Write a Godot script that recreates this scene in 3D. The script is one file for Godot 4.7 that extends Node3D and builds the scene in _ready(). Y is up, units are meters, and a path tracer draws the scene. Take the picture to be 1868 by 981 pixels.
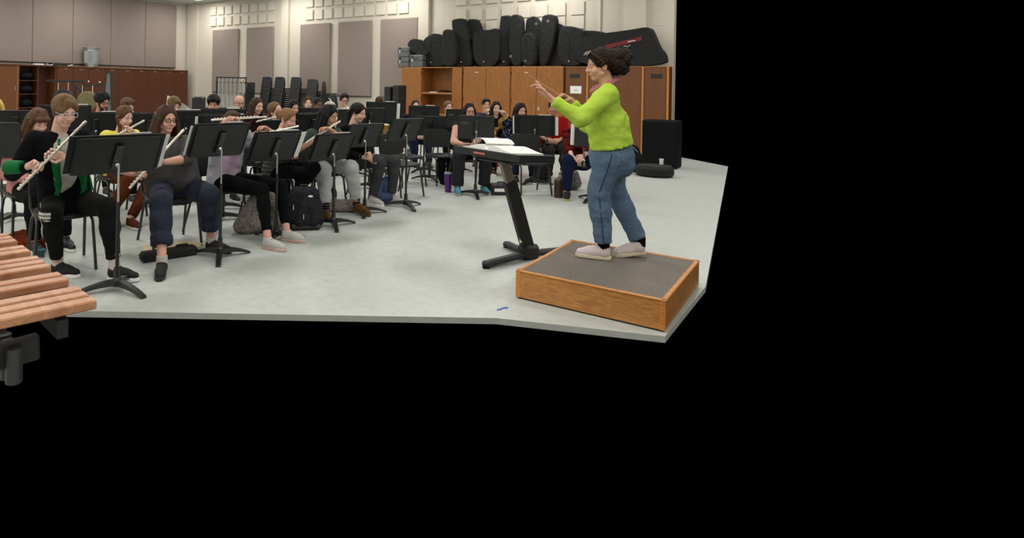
extends Node3D
# A band rehearsal room: the wind players sit in curved rows, the conductor stands on a podium.
# World frame: metres, y up, the photographer stands at the origin and looks along -z.
# Room frame: r1 runs along the back wall from the back-left corner, r2 from the back wall towards the photographer.

const TURN := 0.680678   # the room is turned 39 degrees against the view
const ROOM := Vector2(20.98, 16.55)
const CEILING := 4.75

var M := {}
var names := {}
var jobs := []
var head_arrays := {}
var hand_arrays := {}
var hair_mesh := {}
var shoe_mesh := {}
var folds: FastNoiseLite
var rng := RandomNumberGenerator.new()

# ---------------------------------------------------------------- mesh builder
class Shape:
	var v := PackedVector3Array()
	var n := PackedVector3Array()
	var c := PackedColorArray()
	var ix := PackedInt32Array()
	var col := Color(1, 1, 1)

	func tri(a: Vector3, b: Vector3, d: Vector3, na: Vector3, nb: Vector3, nd: Vector3) -> void:
		var g := (b - a).cross(d - a)
		var at := v.size()
		v.append(a)
		n.append(na)
		if g.dot(na + nb + nd) > 0.0:
			v.append(d); v.append(b)
			n.append(nd); n.append(nb)
		else:
			v.append(b); v.append(d)
			n.append(nb); n.append(nd)
		for i in 3:
			c.append(col)
			ix.append(at + i)

	func quad(a: Vector3, b: Vector3, d: Vector3, e: Vector3, out: Vector3) -> void:
		tri(a, b, d, out, out, out)
		tri(a, d, e, out, out, out)

	func box(at: Vector3, size: Vector3, bas := Basis(), bev := 0.0) -> Shape:
		var h := size * 0.5
		bev = minf(bev, minf(h.x, minf(h.y, h.z)) * 0.95)
		var corner := func(s: Vector3, axis: int) -> Vector3:
			var p := s * h
			for k in 3:
				if k != axis:
					p[k] -= s[k] * bev
			return at + bas * p
		for axis in 3:
			var a1 := (axis + 1) % 3
			var a2 := (axis + 2) % 3
			for s in [-1.0, 1.0]:
				var o := Vector3.ZERO
				o[axis] = s
				var q := []
				for w in [[-1.0, -1.0], [1.0, -1.0], [1.0, 1.0], [-1.0, 1.0]]:
					var p := Vector3.ZERO
					p[axis] = s; p[a1] = w[0]; p[a2] = w[1]
					q.append(corner.call(p, axis))
				quad(q[0], q[1], q[2], q[3], bas * o)
				if bev > 0.0:
					for t in [-1.0, 1.0]:
						var p0 := Vector3.ZERO
						var p1 := Vector3.ZERO
						p0[axis] = s; p0[a1] = t; p0[a2] = -1.0
						p1[axis] = s; p1[a1] = t; p1[a2] = 1.0
						var m := Vector3.ZERO
						m[axis] = s; m[a1] = t
						quad(corner.call(p0, axis), corner.call(p1, axis), corner.call(p1, a1), corner.call(p0, a1), (bas * m).normalized())
		if bev > 0.0:
			for sx in [-1.0, 1.0]:
				for sy in [-1.0, 1.0]:
					for sz in [-1.0, 1.0]:
						var s := Vector3(sx, sy, sz)
						var o := (bas * s).normalized()
						tri(corner.call(s, 0), corner.call(s, 1), corner.call(s, 2), o, o, o)
		return self

	func bar(a: Vector3, b: Vector3, wide: float, thick: float, up := Vector3.UP, bev := 0.0) -> Shape:
		var z := (b - a).normalized()
		var x := up.cross(z)
		x = x.normalized() if x.length() > 0.001 else Vector3.RIGHT
		var y := z.cross(x).normalized()
		return box((a + b) * 0.5, Vector3(wide, thick, a.distance_to(b)), Basis(x, y, z), bev)

	func tube(pts: Array, rads: Array, sides := 10, closed := true) -> Shape:
		var count := pts.size()
		var rings := []
		var norms := []
		var side := Vector3.ZERO
		for i in count:
			var p: Vector3 = pts[i]
			var a: Vector3 = pts[maxi(i - 1, 0)]
			var b: Vector3 = pts[mini(i + 1, count - 1)]
			var t := (b - a).normalized()
			if i == 0:
				side = t.cross(Vector3.UP if absf(t.y) < 0.9 else Vector3.RIGHT).normalized()
			else:
				side = (side - t * side.dot(t)).normalized()
			var other := t.cross(side)
			var r: float = rads[mini(i, rads.size() - 1)]
			var ring := PackedVector3Array()
			var nrm := PackedVector3Array()
			for k in sides:
				var q := TAU * k / sides
				var d := side * cos(q) + other * sin(q)
				ring.append(p + d * r)
				nrm.append(d)
			rings.append(ring)
			norms.append(nrm)
		for i in count - 1:
			for k in sides:
				var k2 := (k + 1) % sides
				tri(rings[i][k], rings[i][k2], rings[i + 1][k2], norms[i][k], norms[i][k2], norms[i + 1][k2])
				tri(rings[i][k], rings[i + 1][k2], rings[i + 1][k], norms[i][k], norms[i + 1][k2], norms[i + 1][k])
		if closed:
			for e in [0, count - 1]:
				var p: Vector3 = pts[e]
				var o: Vector3 = (p - pts[1 if e == 0 else count - 2]).normalized()
				for k in sides:
					tri(p, rings[e][k], rings[e][(k + 1) % sides], o, o, o)
		return self

	func lathe(profile: Array, sides := 24, xf := Transform3D()) -> Shape:
		# profile: Vector2(radius, height) from the bottom up, spun about y
		for i in profile.size() - 1:
			var p: Vector2 = profile[i]
			var q: Vector2 = profile[i + 1]
			var d := (q - p)
			if d.length() < 1e-6:
				continue
			var o := Vector2(d.y, -d.x).normalized()
			for k in sides:
				var a := TAU * k / sides
				var b := TAU * (k + 1) / sides
				var ea := Vector3(cos(a), 0, sin(a))
				var eb := Vector3(cos(b), 0, sin(b))
				var na := xf.basis * (ea * o.x + Vector3.UP * o.y)
				var nb := xf.basis * (eb * o.x + Vector3.UP * o.y)
				var p0 := xf * (ea * p.x + Vector3.UP * p.y)
				var p1 := xf * (eb * p.x + Vector3.UP * p.y)
				var q0 := xf * (ea * q.x + Vector3.UP * q.y)
				var q1 := xf * (eb * q.x + Vector3.UP * q.y)
				if p.x > 1e-5:
					tri(p0, p1, q1, na, nb, nb)
				if q.x > 1e-5:
					tri(p0, q1, q0, na, nb, na)
		return self

	func prism(poly: PackedVector2Array, depth: float, xf := Transform3D(), bev := 0.0) -> Shape:
		# poly in x/y, thick along z from -depth/2 to depth/2
		var inner := poly
		if bev > 0.0:
			var off := Geometry2D.offset_polygon(poly, -bev)
			if off.size() == 1 and off[0].size() == poly.size():
				inner = off[0]
				# keep the same starting corner
				var best := 0
				for i in inner.size():
					if inner[i].distance_to(poly[0]) < inner[best].distance_to(poly[0]):
						best = i
				var turned := PackedVector2Array()
				for i in inner.size():
					turned.append(inner[(best + i) % inner.size()])
				inner = turned
			else:
				bev = 0.0
		var h := depth * 0.5
		var ids := Geometry2D.triangulate_polygon(inner)
		for s in [-1.0, 1.0]:
			var o: Vector3 = xf.basis * Vector3(0, 0, s)
			for t in range(0, ids.size(), 3):
				var p := []
				for k in 3:
					var w := inner[ids[t + k]]
					p.append(xf * Vector3(w.x, w.y, s * h))
				tri(p[0], p[1], p[2], o, o, o)
		var clock := Geometry2D.is_polygon_clockwise(poly)
		for i in poly.size():
			var j := (i + 1) % poly.size()
			var e := poly[j] - poly[i]
			var o2 := Vector2(e.y, -e.x).normalized() * (-1.0 if clock else 1.0)
			var o := xf.basis * Vector3(o2.x, o2.y, 0)
			var a := poly[i]
			var b := poly[j]
			quad(xf * Vector3(a.x, a.y, -h + bev), xf * Vector3(b.x, b.y, -h + bev), xf * Vector3(b.x, b.y, h - bev), xf * Vector3(a.x, a.y, h - bev), o)
			if bev > 0.0:
				var ia := inner[i]
				var ib := inner[j]
				for s in [-1.0, 1.0]:
					var oo := (o + xf.basis * Vector3(0, 0, s)).normalized()
					quad(xf * Vector3(a.x, a.y, s * (h - bev)), xf * Vector3(b.x, b.y, s * (h - bev)), xf * Vector3(ib.x, ib.y, s * h), xf * Vector3(ia.x, ia.y, s * h), oo)
		return self

	func ball(at: Vector3, r: Vector3, rings := 8, sides := 12) -> Shape:
		for i in rings:
			for k in sides:
				var q := []
				for w in [[i, k], [i, k + 1], [i + 1, k + 1], [i + 1, k]]:
					var a: float = PI * w[0] / rings
					var b: float = TAU * w[1] / sides
					q.append(Vector3(sin(a) * cos(b), cos(a), sin(a) * sin(b)))
				var p := []
				var m := []
				for d in q:
					p.append(at + d * r)
					m.append((d / r).normalized())
				if i > 0:
					tri(p[0], p[1], p[2], m[0], m[1], m[2])
				if i < rings - 1:
					tri(p[0], p[2], p[3], m[0], m[2], m[3])
		return self

	func add(arrays: Array, xf := Transform3D(), mirror := false) -> Shape:
		# arrays: [points, normals, indices, colours or []] of a surface made by field_mesh
		var at := v.size()
		var nb := xf.basis.inverse().transposed()
		var pv: PackedVector3Array = arrays[0]
		var pn: PackedVector3Array = arrays[1]
		var pi: PackedInt32Array = arrays[2]
		var pc: PackedColorArray = arrays[3]
		var flip := Vector3(-1, 1, 1) if mirror else Vector3.ONE
		for i in pv.size():
			v.append(xf * (pv[i] * flip))
			n.append((nb * (pn[i] * flip)).normalized())
			c.append(pc[i] * col if pc.size() else col)
		for t in range(0, pi.size(), 3):
			ix.append(at + pi[t])
			ix.append(at + (pi[t + 2] if mirror else pi[t + 1]))
			ix.append(at + (pi[t + 1] if mirror else pi[t + 2]))
		return self

	func done() -> ArrayMesh:
		var a := []
		a.resize(Mesh.ARRAY_MAX)
		a[Mesh.ARRAY_VERTEX] = v
		a[Mesh.ARRAY_NORMAL] = n
		a[Mesh.ARRAY_COLOR] = c
		a[Mesh.ARRAY_INDEX] = ix
		var m := ArrayMesh.new()
		m.add_surface_from_arrays(Mesh.PRIMITIVE_TRIANGLES, a)
		return m

# ---------------------------------------------------------------- fields: tapered capsules and ellipsoids joined by a smooth minimum
# a bone: [0, a, b, ra, rb, cut_a, cut_b]     an egg: [1, centre, radii, carve, basis]
func bone(a: Vector3, b: Vector3, ra: float, rb: float, cut_a := false, cut_b := false) -> Array:
	return [0, a, b, ra, rb, cut_a, cut_b]

func egg(at: Vector3, r: Vector3, carve := false, bas := Basis()) -> Array:
	return [1, at, r, carve, bas]

func field_mesh(prims: Array, cell: float, k: float) -> Array:
	var lo := Vector3.ONE * 1e9
	var hi := -lo
	for p in prims:
		if p[0] == 0:
			var r := maxf(p[3], p[4])
			lo = lo.min(p[1].min(p[2]) - Vector3.ONE * r)
			hi = hi.max(p[1].max(p[2]) + Vector3.ONE * r)
		elif not p[3]:
			var r: float = maxf(p[2].x, maxf(p[2].y, p[2].z))
			var ext: Vector3 = p[2] if p[4] == Basis() else Vector3.ONE * r
			lo = lo.min(p[1] - ext)
			hi = hi.max(p[1] + ext)
	var pad := 2.5 * cell
	lo -= Vector3.ONE * pad
	hi += Vector3.ONE * pad
	var nx := int((hi.x - lo.x) / cell) + 2
	var ny := int((hi.y - lo.y) / cell) + 2
	var nz := int((hi.z - lo.z) / cell) + 2
	var f := PackedFloat32Array()
	f.resize(nx * ny * nz)
	f.fill(1.0)
	var sy := nx
	var sz := nx * ny
	var reach := k + 2.2 * cell
	for p in prims:
		var plo: Vector3
		var phi: Vector3
		if p[0] == 0:
			var r := maxf(p[3], p[4]) + reach
			plo = p[1].min(p[2]) - Vector3.ONE * r
			phi = p[1].max(p[2]) + Vector3.ONE * r
		else:
			var r: float = maxf(p[2].x, maxf(p[2].y, p[2].z))
			var ext: Vector3 = p[2] if p[4] == Basis() else Vector3.ONE * r
			plo = p[1] - ext - Vector3.ONE * reach
			phi = p[1] + ext + Vector3.ONE * reach
		var x0 := clampi(int((plo.x - lo.x) / cell), 0, nx - 1)
		var x1 := clampi(int((phi.x - lo.x) / cell) + 1, 0, nx - 1)
		var y0 := clampi(int((plo.y - lo.y) / cell), 0, ny - 1)
		var y1 := clampi(int((phi.y - lo.y) / cell) + 1, 0, ny - 1)
		var z0 := clampi(int((plo.z - lo.z) / cell), 0, nz - 1)
		var z1 := clampi(int((phi.z - lo.z) / cell) + 1, 0, nz - 1)
		if p[0] == 0:
			var a: Vector3 = p[1]
			var ab: Vector3 = p[2] - a
			var ra: float = p[3]
			var dr: float = p[4] - ra
			var ca: bool = p[5]
			var cb: bool = p[6]
			var l2 := maxf(ab.length_squared(), 1e-9)
			var l := sqrt(l2)
			var h0 := -0.6 if ca else 0.0
			var h1 := 1.6 if cb else 1.0
			for z in range(z0, z1 + 1):
				for y in range(y0, y1 + 1):
					var i := z * sz + y * sy + x0
					var q := Vector3(lo.x + x0 * cell, lo.y + y * cell, lo.z + z * cell) - a
					for x in range(x0, x1 + 1):
						var h := q.dot(ab) / l2
						var hc := clampf(h, h0, h1)
						var d := (q - ab * hc).length() - ra - dr * clampf(hc, 0.0, 1.0)
						if ca:
							d = maxf(d, -h * l)
						if cb:
							d = maxf(d, (h - 1.0) * l)
						var o := f[i]
						var w := k - absf(o - d)
						o = minf(o, d)
						if w > 0.0:
							o -= w * w * 0.25 / k
						f[i] = o
						i += 1
						q.x += cell
		else:
			var at: Vector3 = p[1]
			var r: Vector3 = p[2]
			var carve: bool = p[3]
			var inv: Basis = (p[4] as Basis).inverse()
			for z in range(z0, z1 + 1):
				for y in range(y0, y1 + 1):
					var i := z * sz + y * sy + x0
					for x in range(x0, x1 + 1):
						var q := inv * (Vector3(lo.x + x * cell, lo.y + y * cell, lo.z + z * cell) - at)
						var e := q / r
						var k0 := e.length()
						var k1 := maxf((e / r).length(), 1e-6)
						var d := k0 * (k0 - 1.0) / k1 if k0 > 0.01 else -minf(r.x, minf(r.y, r.z))
						var o := f[i]
						if carve:
							d = -d
							var w := k - absf(o - d)
							o = maxf(o, d)
							if w > 0.0:
								o += w * w * 0.25 / k
						else:
							var w := k - absf(o - d)
							o = minf(o, d)
							if w > 0.0:
								o -= w * w * 0.25 / k
						f[i] = o
						i += 1
	return nets(f, nx, ny, nz, lo, cell)

func nets(f: PackedFloat32Array, nx: int, ny: int, nz: int, lo: Vector3, cell: float) -> Array:
	var sy := nx
	var sz := nx * ny
	var id := PackedInt32Array()
	id.resize(f.size())
	id.fill(-1)
	var pv := PackedVector3Array()
	var cells := PackedInt32Array()
	var off := [0, 1, sy, sy + 1, sz, sz + 1, sz + sy, sz + sy + 1]
	var edges := [[0, 1], [2, 3], [4, 5], [6, 7], [0, 2], [1, 3], [4, 6], [5, 7], [0, 4], [1, 5], [2, 6], [3, 7]]
	var corner := []
	for k in 8:
		corner.append(Vector3(k & 1, (k >> 1) & 1, (k >> 2) & 1))
	var lim := cell * 2.0
	for z in nz - 1:
		for y in ny - 1:
			var i := z * sz + y * sy - 1
			for x in nx - 1:
				i += 1
				if absf(f[i]) > lim:
					continue
				var neg := 0
				for k in 8:
					if f[i + off[k]] < 0.0:
						neg += 1
				if neg == 0 or neg == 8:
					continue
				var sum := Vector3.ZERO
				var cnt := 0
				for e in edges:
					var fa := f[i + off[e[0]]]
					var fb := f[i + off[e[1]]]
					if (fa < 0.0) != (fb < 0.0):
						sum += corner[e[0]].lerp(corner[e[1]], fa / (fa - fb))
						cnt += 1
				id[i] = pv.size()
				cells.append(i)
				pv.append(lo + (Vector3(x, y, z) + sum / cnt) * cell)
	var pi := PackedInt32Array()
	var pn := PackedVector3Array()
	pn.resize(pv.size())
	var step := [1, sy, sz]
	for i in cells:
		for a in 3:
			var j: int = i + step[a]
			if j >= f.size() or (f[i] < 0.0) == (f[j] < 0.0):
				continue
			var u: int = step[(a + 1) % 3]
			var w: int = step[(a + 2) % 3]
			if i - u - w < 0:
				continue
			var q := [id[i], id[i - u], id[i - u - w], id[i - w]]
			if q.min() < 0:
				continue
			if f[i] < 0.0:
				q.reverse()
			# front faces run clockwise
			for t in [[0, 1, 2], [0, 2, 3]]:
				var p0: int = q[t[0]]
				var p1: int = q[t[1]]
				var p2: int = q[t[2]]
				var g := (pv[p2] - pv[p0]).cross(pv[p1] - pv[p0])
				pn[p0] += g
				pn[p1] += g
				pn[p2] += g
				pi.append(p0); pi.append(p1); pi.append(p2)
	for i in pn.size():
		pn[i] = pn[i].normalized()
	return [pv, pn, pi, PackedColorArray()]

func creased(arrays: Array, deep: float, fine := 1.0) -> Array:
	# folds of cloth: push the surface in and out and take new normals
	var pv: PackedVector3Array = arrays[0]
	var pn: PackedVector3Array = arrays[1]
	var pi: PackedInt32Array = arrays[2]
	for i in pv.size():
		var q := pv[i] * fine
		pv[i] += pn[i] * deep * (folds.get_noise_3d(q.x, q.y * 1.7, q.z) * 1.3 + 0.2)
	pn.fill(Vector3.ZERO)
	for t in range(0, pi.size(), 3):
		var g := (pv[pi[t + 2]] - pv[pi[t]]).cross(pv[pi[t + 1]] - pv[pi[t]])
		for k in 3:
			pn[pi[t + k]] += g
	for i in pn.size():
		pn[i] = pn[i].normalized()
	return [pv, pn, pi, arrays[3]]

# ---------------------------------------------------------------- nodes
func numbered(called: String) -> String:
	var k: int = names.get(called, 0)
	names[called] = k + 1
	return called if k == 0 else "%s_%03d" % [called, k]

func thing(called: String, label: String, category: String, at := Vector3.ZERO, turn := 0.0, group := "") -> Node3D:
	var o := Node3D.new()
	o.name = numbered(called)
	add_child(o)
	o.position = at
	o.rotation.y = turn
	o.set_meta("label", label)
	o.set_meta("category", category)
	if group:
		o.set_meta("group", group)
	return o

func part(called: String, shape, material: Material, parent: Node, at := Transform3D(), label := "") -> MeshInstance3D:
	var o := MeshInstance3D.new()
	o.name = called
	o.mesh = shape.done() if shape is Shape else shape
	o.material_override = material
	o.transform = at
	parent.add_child(o, true)
	if label:
		o.set_meta("label", label)
	return o

func whole(called: String, shape, material: Material, label: String, category: String, at := Transform3D(), group := "") -> MeshInstance3D:
	var o := part(numbered(called), shape, material, self, at, label)
	o.set_meta("category", category)
	if group:
		o.set_meta("group", group)
	return o

func struct(called: String, shape, material: Material, at := Transform3D()) -> MeshInstance3D:
	var o := part(called, shape, material, self, at)
	o.set_meta("kind", "structure")
	return o

func copy(o: Node3D, at: Transform3D, label: String, group := "") -> Node3D:
	var r: Node3D = o.duplicate()
	r.name = numbered(String(o.name).get_slice("_0", 0))
	add_child(r)
	r.transform = at
	r.set_meta("label", label)
	if group:
		r.set_meta("group", group)
	return r

func in_room(r1: float, y: float, r2: float) -> Vector3:
	var a := r1 - ROOM.x
	var b := ROOM.y - r2
	return Vector3(cos(TURN) * a + sin(TURN) * b, y, sin(TURN) * a - cos(TURN) * b)

func room_xf(r1: float, y: float, r2: float, turn := 0.0) -> Transform3D:
	return Transform3D(Basis(Vector3.UP, -TURN + turn), in_room(r1, y, r2))

func spot(x: float, y: float, z: float, deg := 0.0) -> Transform3D:
	return Transform3D(Basis(Vector3.UP, deg_to_rad(deg)), Vector3(x, y, z))

func face_dir(deg: float) -> Vector3:
	return Vector3(sin(deg_to_rad(deg)), 0, cos(deg_to_rad(deg)))

# ---------------------------------------------------------------- materials
func noise_tex(freq: float, ramp: Array, octaves := 4, size := 512, kind := FastNoiseLite.TYPE_SIMPLEX_SMOOTH, salt := 1) -> NoiseTexture2D:
	var nz := FastNoiseLite.new()
	nz.noise_type = kind
	nz.frequency = freq
	nz.fractal_octaves = octaves
	nz.seed = salt
	var t := NoiseTexture2D.new()
	t.width = size
	t.height = size
	t.seamless = true
	t.noise = nz
	var g := Gradient.new()
	g.offsets = PackedFloat32Array(ramp.map(func(e): return e[0]))
	g.colors = PackedColorArray(ramp.map(func(e): return e[1]))
	t.color_ramp = g
	return t

func bump_tex(freq: float, octaves := 3, strength := 4.0, size := 512, salt := 5) -> NoiseTexture2D:
	var nz := FastNoiseLite.new()
	nz.frequency = freq
	nz.fractal_octaves = octaves
	nz.seed = salt
	var t := NoiseTexture2D.new()
	t.width = size
	t.height = size
	t.seamless = true
	t.as_normal_map = true
	t.bump_strength = strength
	t.noise = nz
	return t

func flat(color: Color, rough := 0.6, metal := 0.0, spec := 0.5) -> StandardMaterial3D:
	var m := StandardMaterial3D.new()
	m.albedo_color = color
	m.roughness = rough
	m.metallic = metal
	m.metallic_specular = spec
	return m

func textured(tex: Texture2D, scale: Vector3, rough := 0.6, bump: Texture2D = null, depth := 0.5, tint := Color.WHITE) -> StandardMaterial3D:
	var m := flat(tint, rough)
	m.albedo_texture = tex
	m.uv1_triplanar = true
	m.uv1_scale = scale
	if bump:
		m.normal_enabled = true
		m.normal_texture = bump
		m.normal_scale = depth
	return m

func cloth(color: Color, rough := 0.95, weave := 1.0) -> StandardMaterial3D:
	var m := textured(M.cloth_tone, Vector3.ONE * 3.0, rough, M.cloth_bump, 0.35 * weave, color)
	m.metallic_specular = 0.25
	return m

func cloth_print(tex: Texture2D, scale: float) -> StandardMaterial3D:
	var m := textured(tex, Vector3.ONE * scale, 0.95, M.cloth_bump, 0.2)
	m.metallic_specular = 0.2
	return m

func hair_mat(color: Color) -> StandardMaterial3D:
	var m := textured(M.hair_tone, Vector3(11, 0.9, 11), 0.66, M.hair_bump, 0.35, color)
	m.metallic_specular = 0.35
	return m

func skin_mat() -> StandardMaterial3D:
	var m := flat(Color.WHITE, 0.55)
	m.vertex_color_use_as_albedo = true
	m.metallic_specular = 0.4
	m.subsurf_scatter_enabled = true
	m.subsurf_scatter_strength = 0.12
	return m

func wood(dark: Color, light: Color, grain: Vector3, rough := 0.4, salt := 3) -> StandardMaterial3D:
	var t := noise_tex(0.018, [[0.0, dark], [0.35, dark.lerp(light, 0.6)], [0.5, light], [0.62, dark.lerp(light, 0.45)], [1.0, light]], 5, 512, FastNoiseLite.TYPE_SIMPLEX_SMOOTH, salt)
	var m := textured(t, grain, rough)
	m.metallic_specular = 0.45
	return m

func picture(w: int, h: int, fill: Color, paint: Callable) -> ImageTexture:
	var im := Image.create(w, h, false, Image.FORMAT_RGB8)
	im.fill(fill)
	paint.call(im)
	return ImageTexture.create_from_image(im)

func make_materials() -> void:
	folds = FastNoiseLite.new()
	folds.noise_type = FastNoiseLite.TYPE_SIMPLEX_SMOOTH
	folds.frequency = 7.0
	folds.fractal_octaves = 2
	folds.seed = 11
	M.cloth_tone = noise_tex(0.05, [[0.0, Color(0.91, 0.91, 0.91)], [1.0, Color(1, 1, 1)]], 4, 512)
	M.cloth_bump = bump_tex(0.02, 4, 6.0)
	M.hair_tone = noise_tex(0.04, [[0.0, Color(0.45, 0.45, 0.45)], [0.5, Color(0.8, 0.8, 0.8)], [1.0, Color(1, 1, 1)]], 4, 512)
	M.hair_bump = bump_tex(0.05, 3, 5.0)
	# the room
	M.floor = textured(noise_tex(0.014, [[0.0, Color(0.68, 0.705, 0.69)], [0.45, Color(0.715, 0.735, 0.72)], [0.7, Color(0.725, 0.745, 0.73)], [1.0, Color(0.75, 0.76, 0.75)]], 6, 1024), Vector3.ONE * 0.6, 0.42, bump_tex(0.03, 5, 1.5), 0.12)
	M.floor.metallic_specular = 0.4
	M.wall = textured(noise_tex(0.05, [[0.0, Color(0.775, 0.75, 0.70)], [1.0, Color(0.80, 0.775, 0.725)]], 4), Vector3.ONE * 0.7, 0.7, bump_tex(0.12, 3, 2.0), 0.25)
	M.wall_white = flat(Color(0.805, 0.78, 0.73), 0.7)
	M.panel = textured(noise_tex(0.09, [[0.0, Color(0.535, 0.49, 0.465)], [1.0, Color(0.575, 0.53, 0.505)]], 5), Vector3.ONE * 1.5, 0.97, bump_tex(0.25, 2, 3.0), 0.25)
	M.panel.metallic_specular = 0.1
	M.ceiling = textured(noise_tex(0.2, [[0.0, Color(0.70, 0.70, 0.69)], [1.0, Color(0.78, 0.78, 0.77)]], 3), Vector3.ONE * 1.0, 0.95)
	M.lamp = flat(Color(0.95, 0.95, 0.93), 0.5)
	M.lamp.emission_enabled = true
	M.lamp.emission = Color(1.0, 0.96, 0.89)
	M.lamp.emission_energy_multiplier = 1.5
	M.lamp_frame = flat(Color(0.85, 0.85, 0.84), 0.5)
	# timber
	M.oak = wood(Color(0.50, 0.30, 0.13), Color(0.63, 0.41, 0.20), Vector3(1.6, 0.16, 1.6), 0.42, 4)
	M.oak_edge = wood(Color(0.57, 0.39, 0.19), Color(0.69, 0.49, 0.27), Vector3(1.6, 0.2, 1.6), 0.45, 9)
	M.walnut = wood(Color(0.28, 0.15, 0.09), Color(0.355, 0.20, 0.125), Vector3(1.8, 0.14, 1.8), 0.38, 6)
	M.walnut_warm = wood(Color(0.36, 0.21, 0.10), Color(0.43, 0.26, 0.135), Vector3(1.8, 0.14, 1.8), 0.4, 7)
	M.brown_door = wood(Color(0.39, 0.23, 0.12), Color(0.46, 0.28, 0.15), Vector3(1.4, 0.12, 1.4), 0.45, 8)
	M.podium_oak = wood(Color(0.58, 0.37, 0.19), Color(0.75, 0.53, 0.30), Vector3(0.35, 2.6, 0.35), 0.4, 14)
	M.podium_edge = wood(Color(0.66, 0.41, 0.18), Color(0.80, 0.54, 0.28), Vector3(0.5, 2.0, 0.5), 0.4, 15)
	M.carpet = textured(noise_tex(0.16, [[0.0, Color(0.36, 0.34, 0.325)], [0.45, Color(0.51, 0.485, 0.46)], [0.7, Color(0.57, 0.545, 0.515)], [1.0, Color(0.68, 0.65, 0.62)]], 3), Vector3.ONE * 1.4, 1.0, bump_tex(0.2, 3, 10.0), 0.8)
	M.carpet.metallic_specular = 0.1
	M.rosewood = []
	for i in 3:
		M.rosewood.append(wood(Color(0.60, 0.40, 0.28), Color(0.74, 0.545, 0.41).lerp(Color(0.66, 0.45, 0.325), i * 0.4), Vector3(1.2, 1.2, 1.2), 0.32, 20 + i))
	# metals, plastic, paint
	M.black = flat(Color(0.055, 0.058, 0.062), 0.5)
	M.black_matt = textured(noise_tex(0.15, [[0.0, Color(0.05, 0.052, 0.055)], [1.0, Color(0.085, 0.088, 0.09)]], 3), Vector3.ONE * 2.0, 0.62)
	M.edge_highlight = flat(Color(0.27, 0.28, 0.30), 0.4)
	M.chair_shell = flat(Color(0.07, 0.075, 0.085), 0.35)
	M.black_metal = flat(Color(0.05, 0.05, 0.055), 0.38, 0.0, 0.6)
	M.desk = textured(noise_tex(0.12, [[0.0, Color(0.095, 0.105, 0.11)], [1.0, Color(0.125, 0.135, 0.14)]], 4), Vector3.ONE * 3.0, 0.5)
	M.grey_metal = flat(Color(0.22, 0.22, 0.23), 0.45, 0.3)
	M.chrome = flat(Color(0.80, 0.80, 0.80), 0.25, 0.9)
	M.silver = flat(Color(0.90, 0.88, 0.83), 0.32, 0.75)
	M.brass = flat(Color(0.76, 0.63, 0.36), 0.34, 0.9)
	M.steel = textured(noise_tex(0.05, [[0.0, Color(0.55, 0.57, 0.58)], [1.0, Color(0.74, 0.75, 0.76)]], 4), Vector3(2, 0.6, 2), 0.35)
	M.steel.metallic = 0.9
	M.white = flat(Color(0.88, 0.88, 0.87), 0.6)
	M.paper = flat(Color(0.95, 0.95, 0.945), 0.85)
	M.cream = flat(Color(0.80, 0.74, 0.60), 0.85)
	M.folder = flat(Color(0.05, 0.05, 0.055), 0.6)
	M.plate = flat(Color(0.12, 0.095, 0.075), 0.5)
	M.grey_case = textured(noise_tex(0.2, [[0.0, Color(0.33, 0.34, 0.34)], [1.0, Color(0.40, 0.41, 0.41)]], 3), Vector3.ONE * 2.0, 0.55)
	M.bag = textured(noise_tex(0.06, [[0.0, Color(0.05, 0.053, 0.058)], [1.0, Color(0.095, 0.098, 0.106)]], 4), Vector3(1.6, 0.7, 1.6), 0.85, bump_tex(0.012, 4, 10.0), 0.5)
	M.bag_plain = cloth(Color(0.075, 0.078, 0.085), 0.8)
	M.red_strip = flat(Color(0.42, 0.10, 0.11), 0.7)
	M.rubber = flat(Color(0.04, 0.04, 0.04), 0.8)
	M.lens = flat(Color(0.9, 0.95, 1.0, 0.06), 0.02)
	M.lens.transparency = BaseMaterial3D.TRANSPARENCY_ALPHA
	M.frame_dark = flat(Color(0.06, 0.05, 0.05), 0.35)
	M.frame_brown = flat(Color(0.34, 0.20, 0.10), 0.35)
	M.frame_clear = flat(Color(0.72, 0.74, 0.76), 0.25)
	M.skin = skin_mat()
	M.gong = textured(noise_tex(0.03, [[0.0, Color(0.36, 0.33, 0.23)], [1.0, Color(0.52, 0.49, 0.36)]], 4), Vector3.ONE * 1.5, 0.5)
	M.gong.metallic = 0.5
	M.tape = flat(Color(0.20, 0.33, 0.70), 0.6)
	M.black_cloth = cloth(Color(0.045, 0.047, 0.052))

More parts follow.
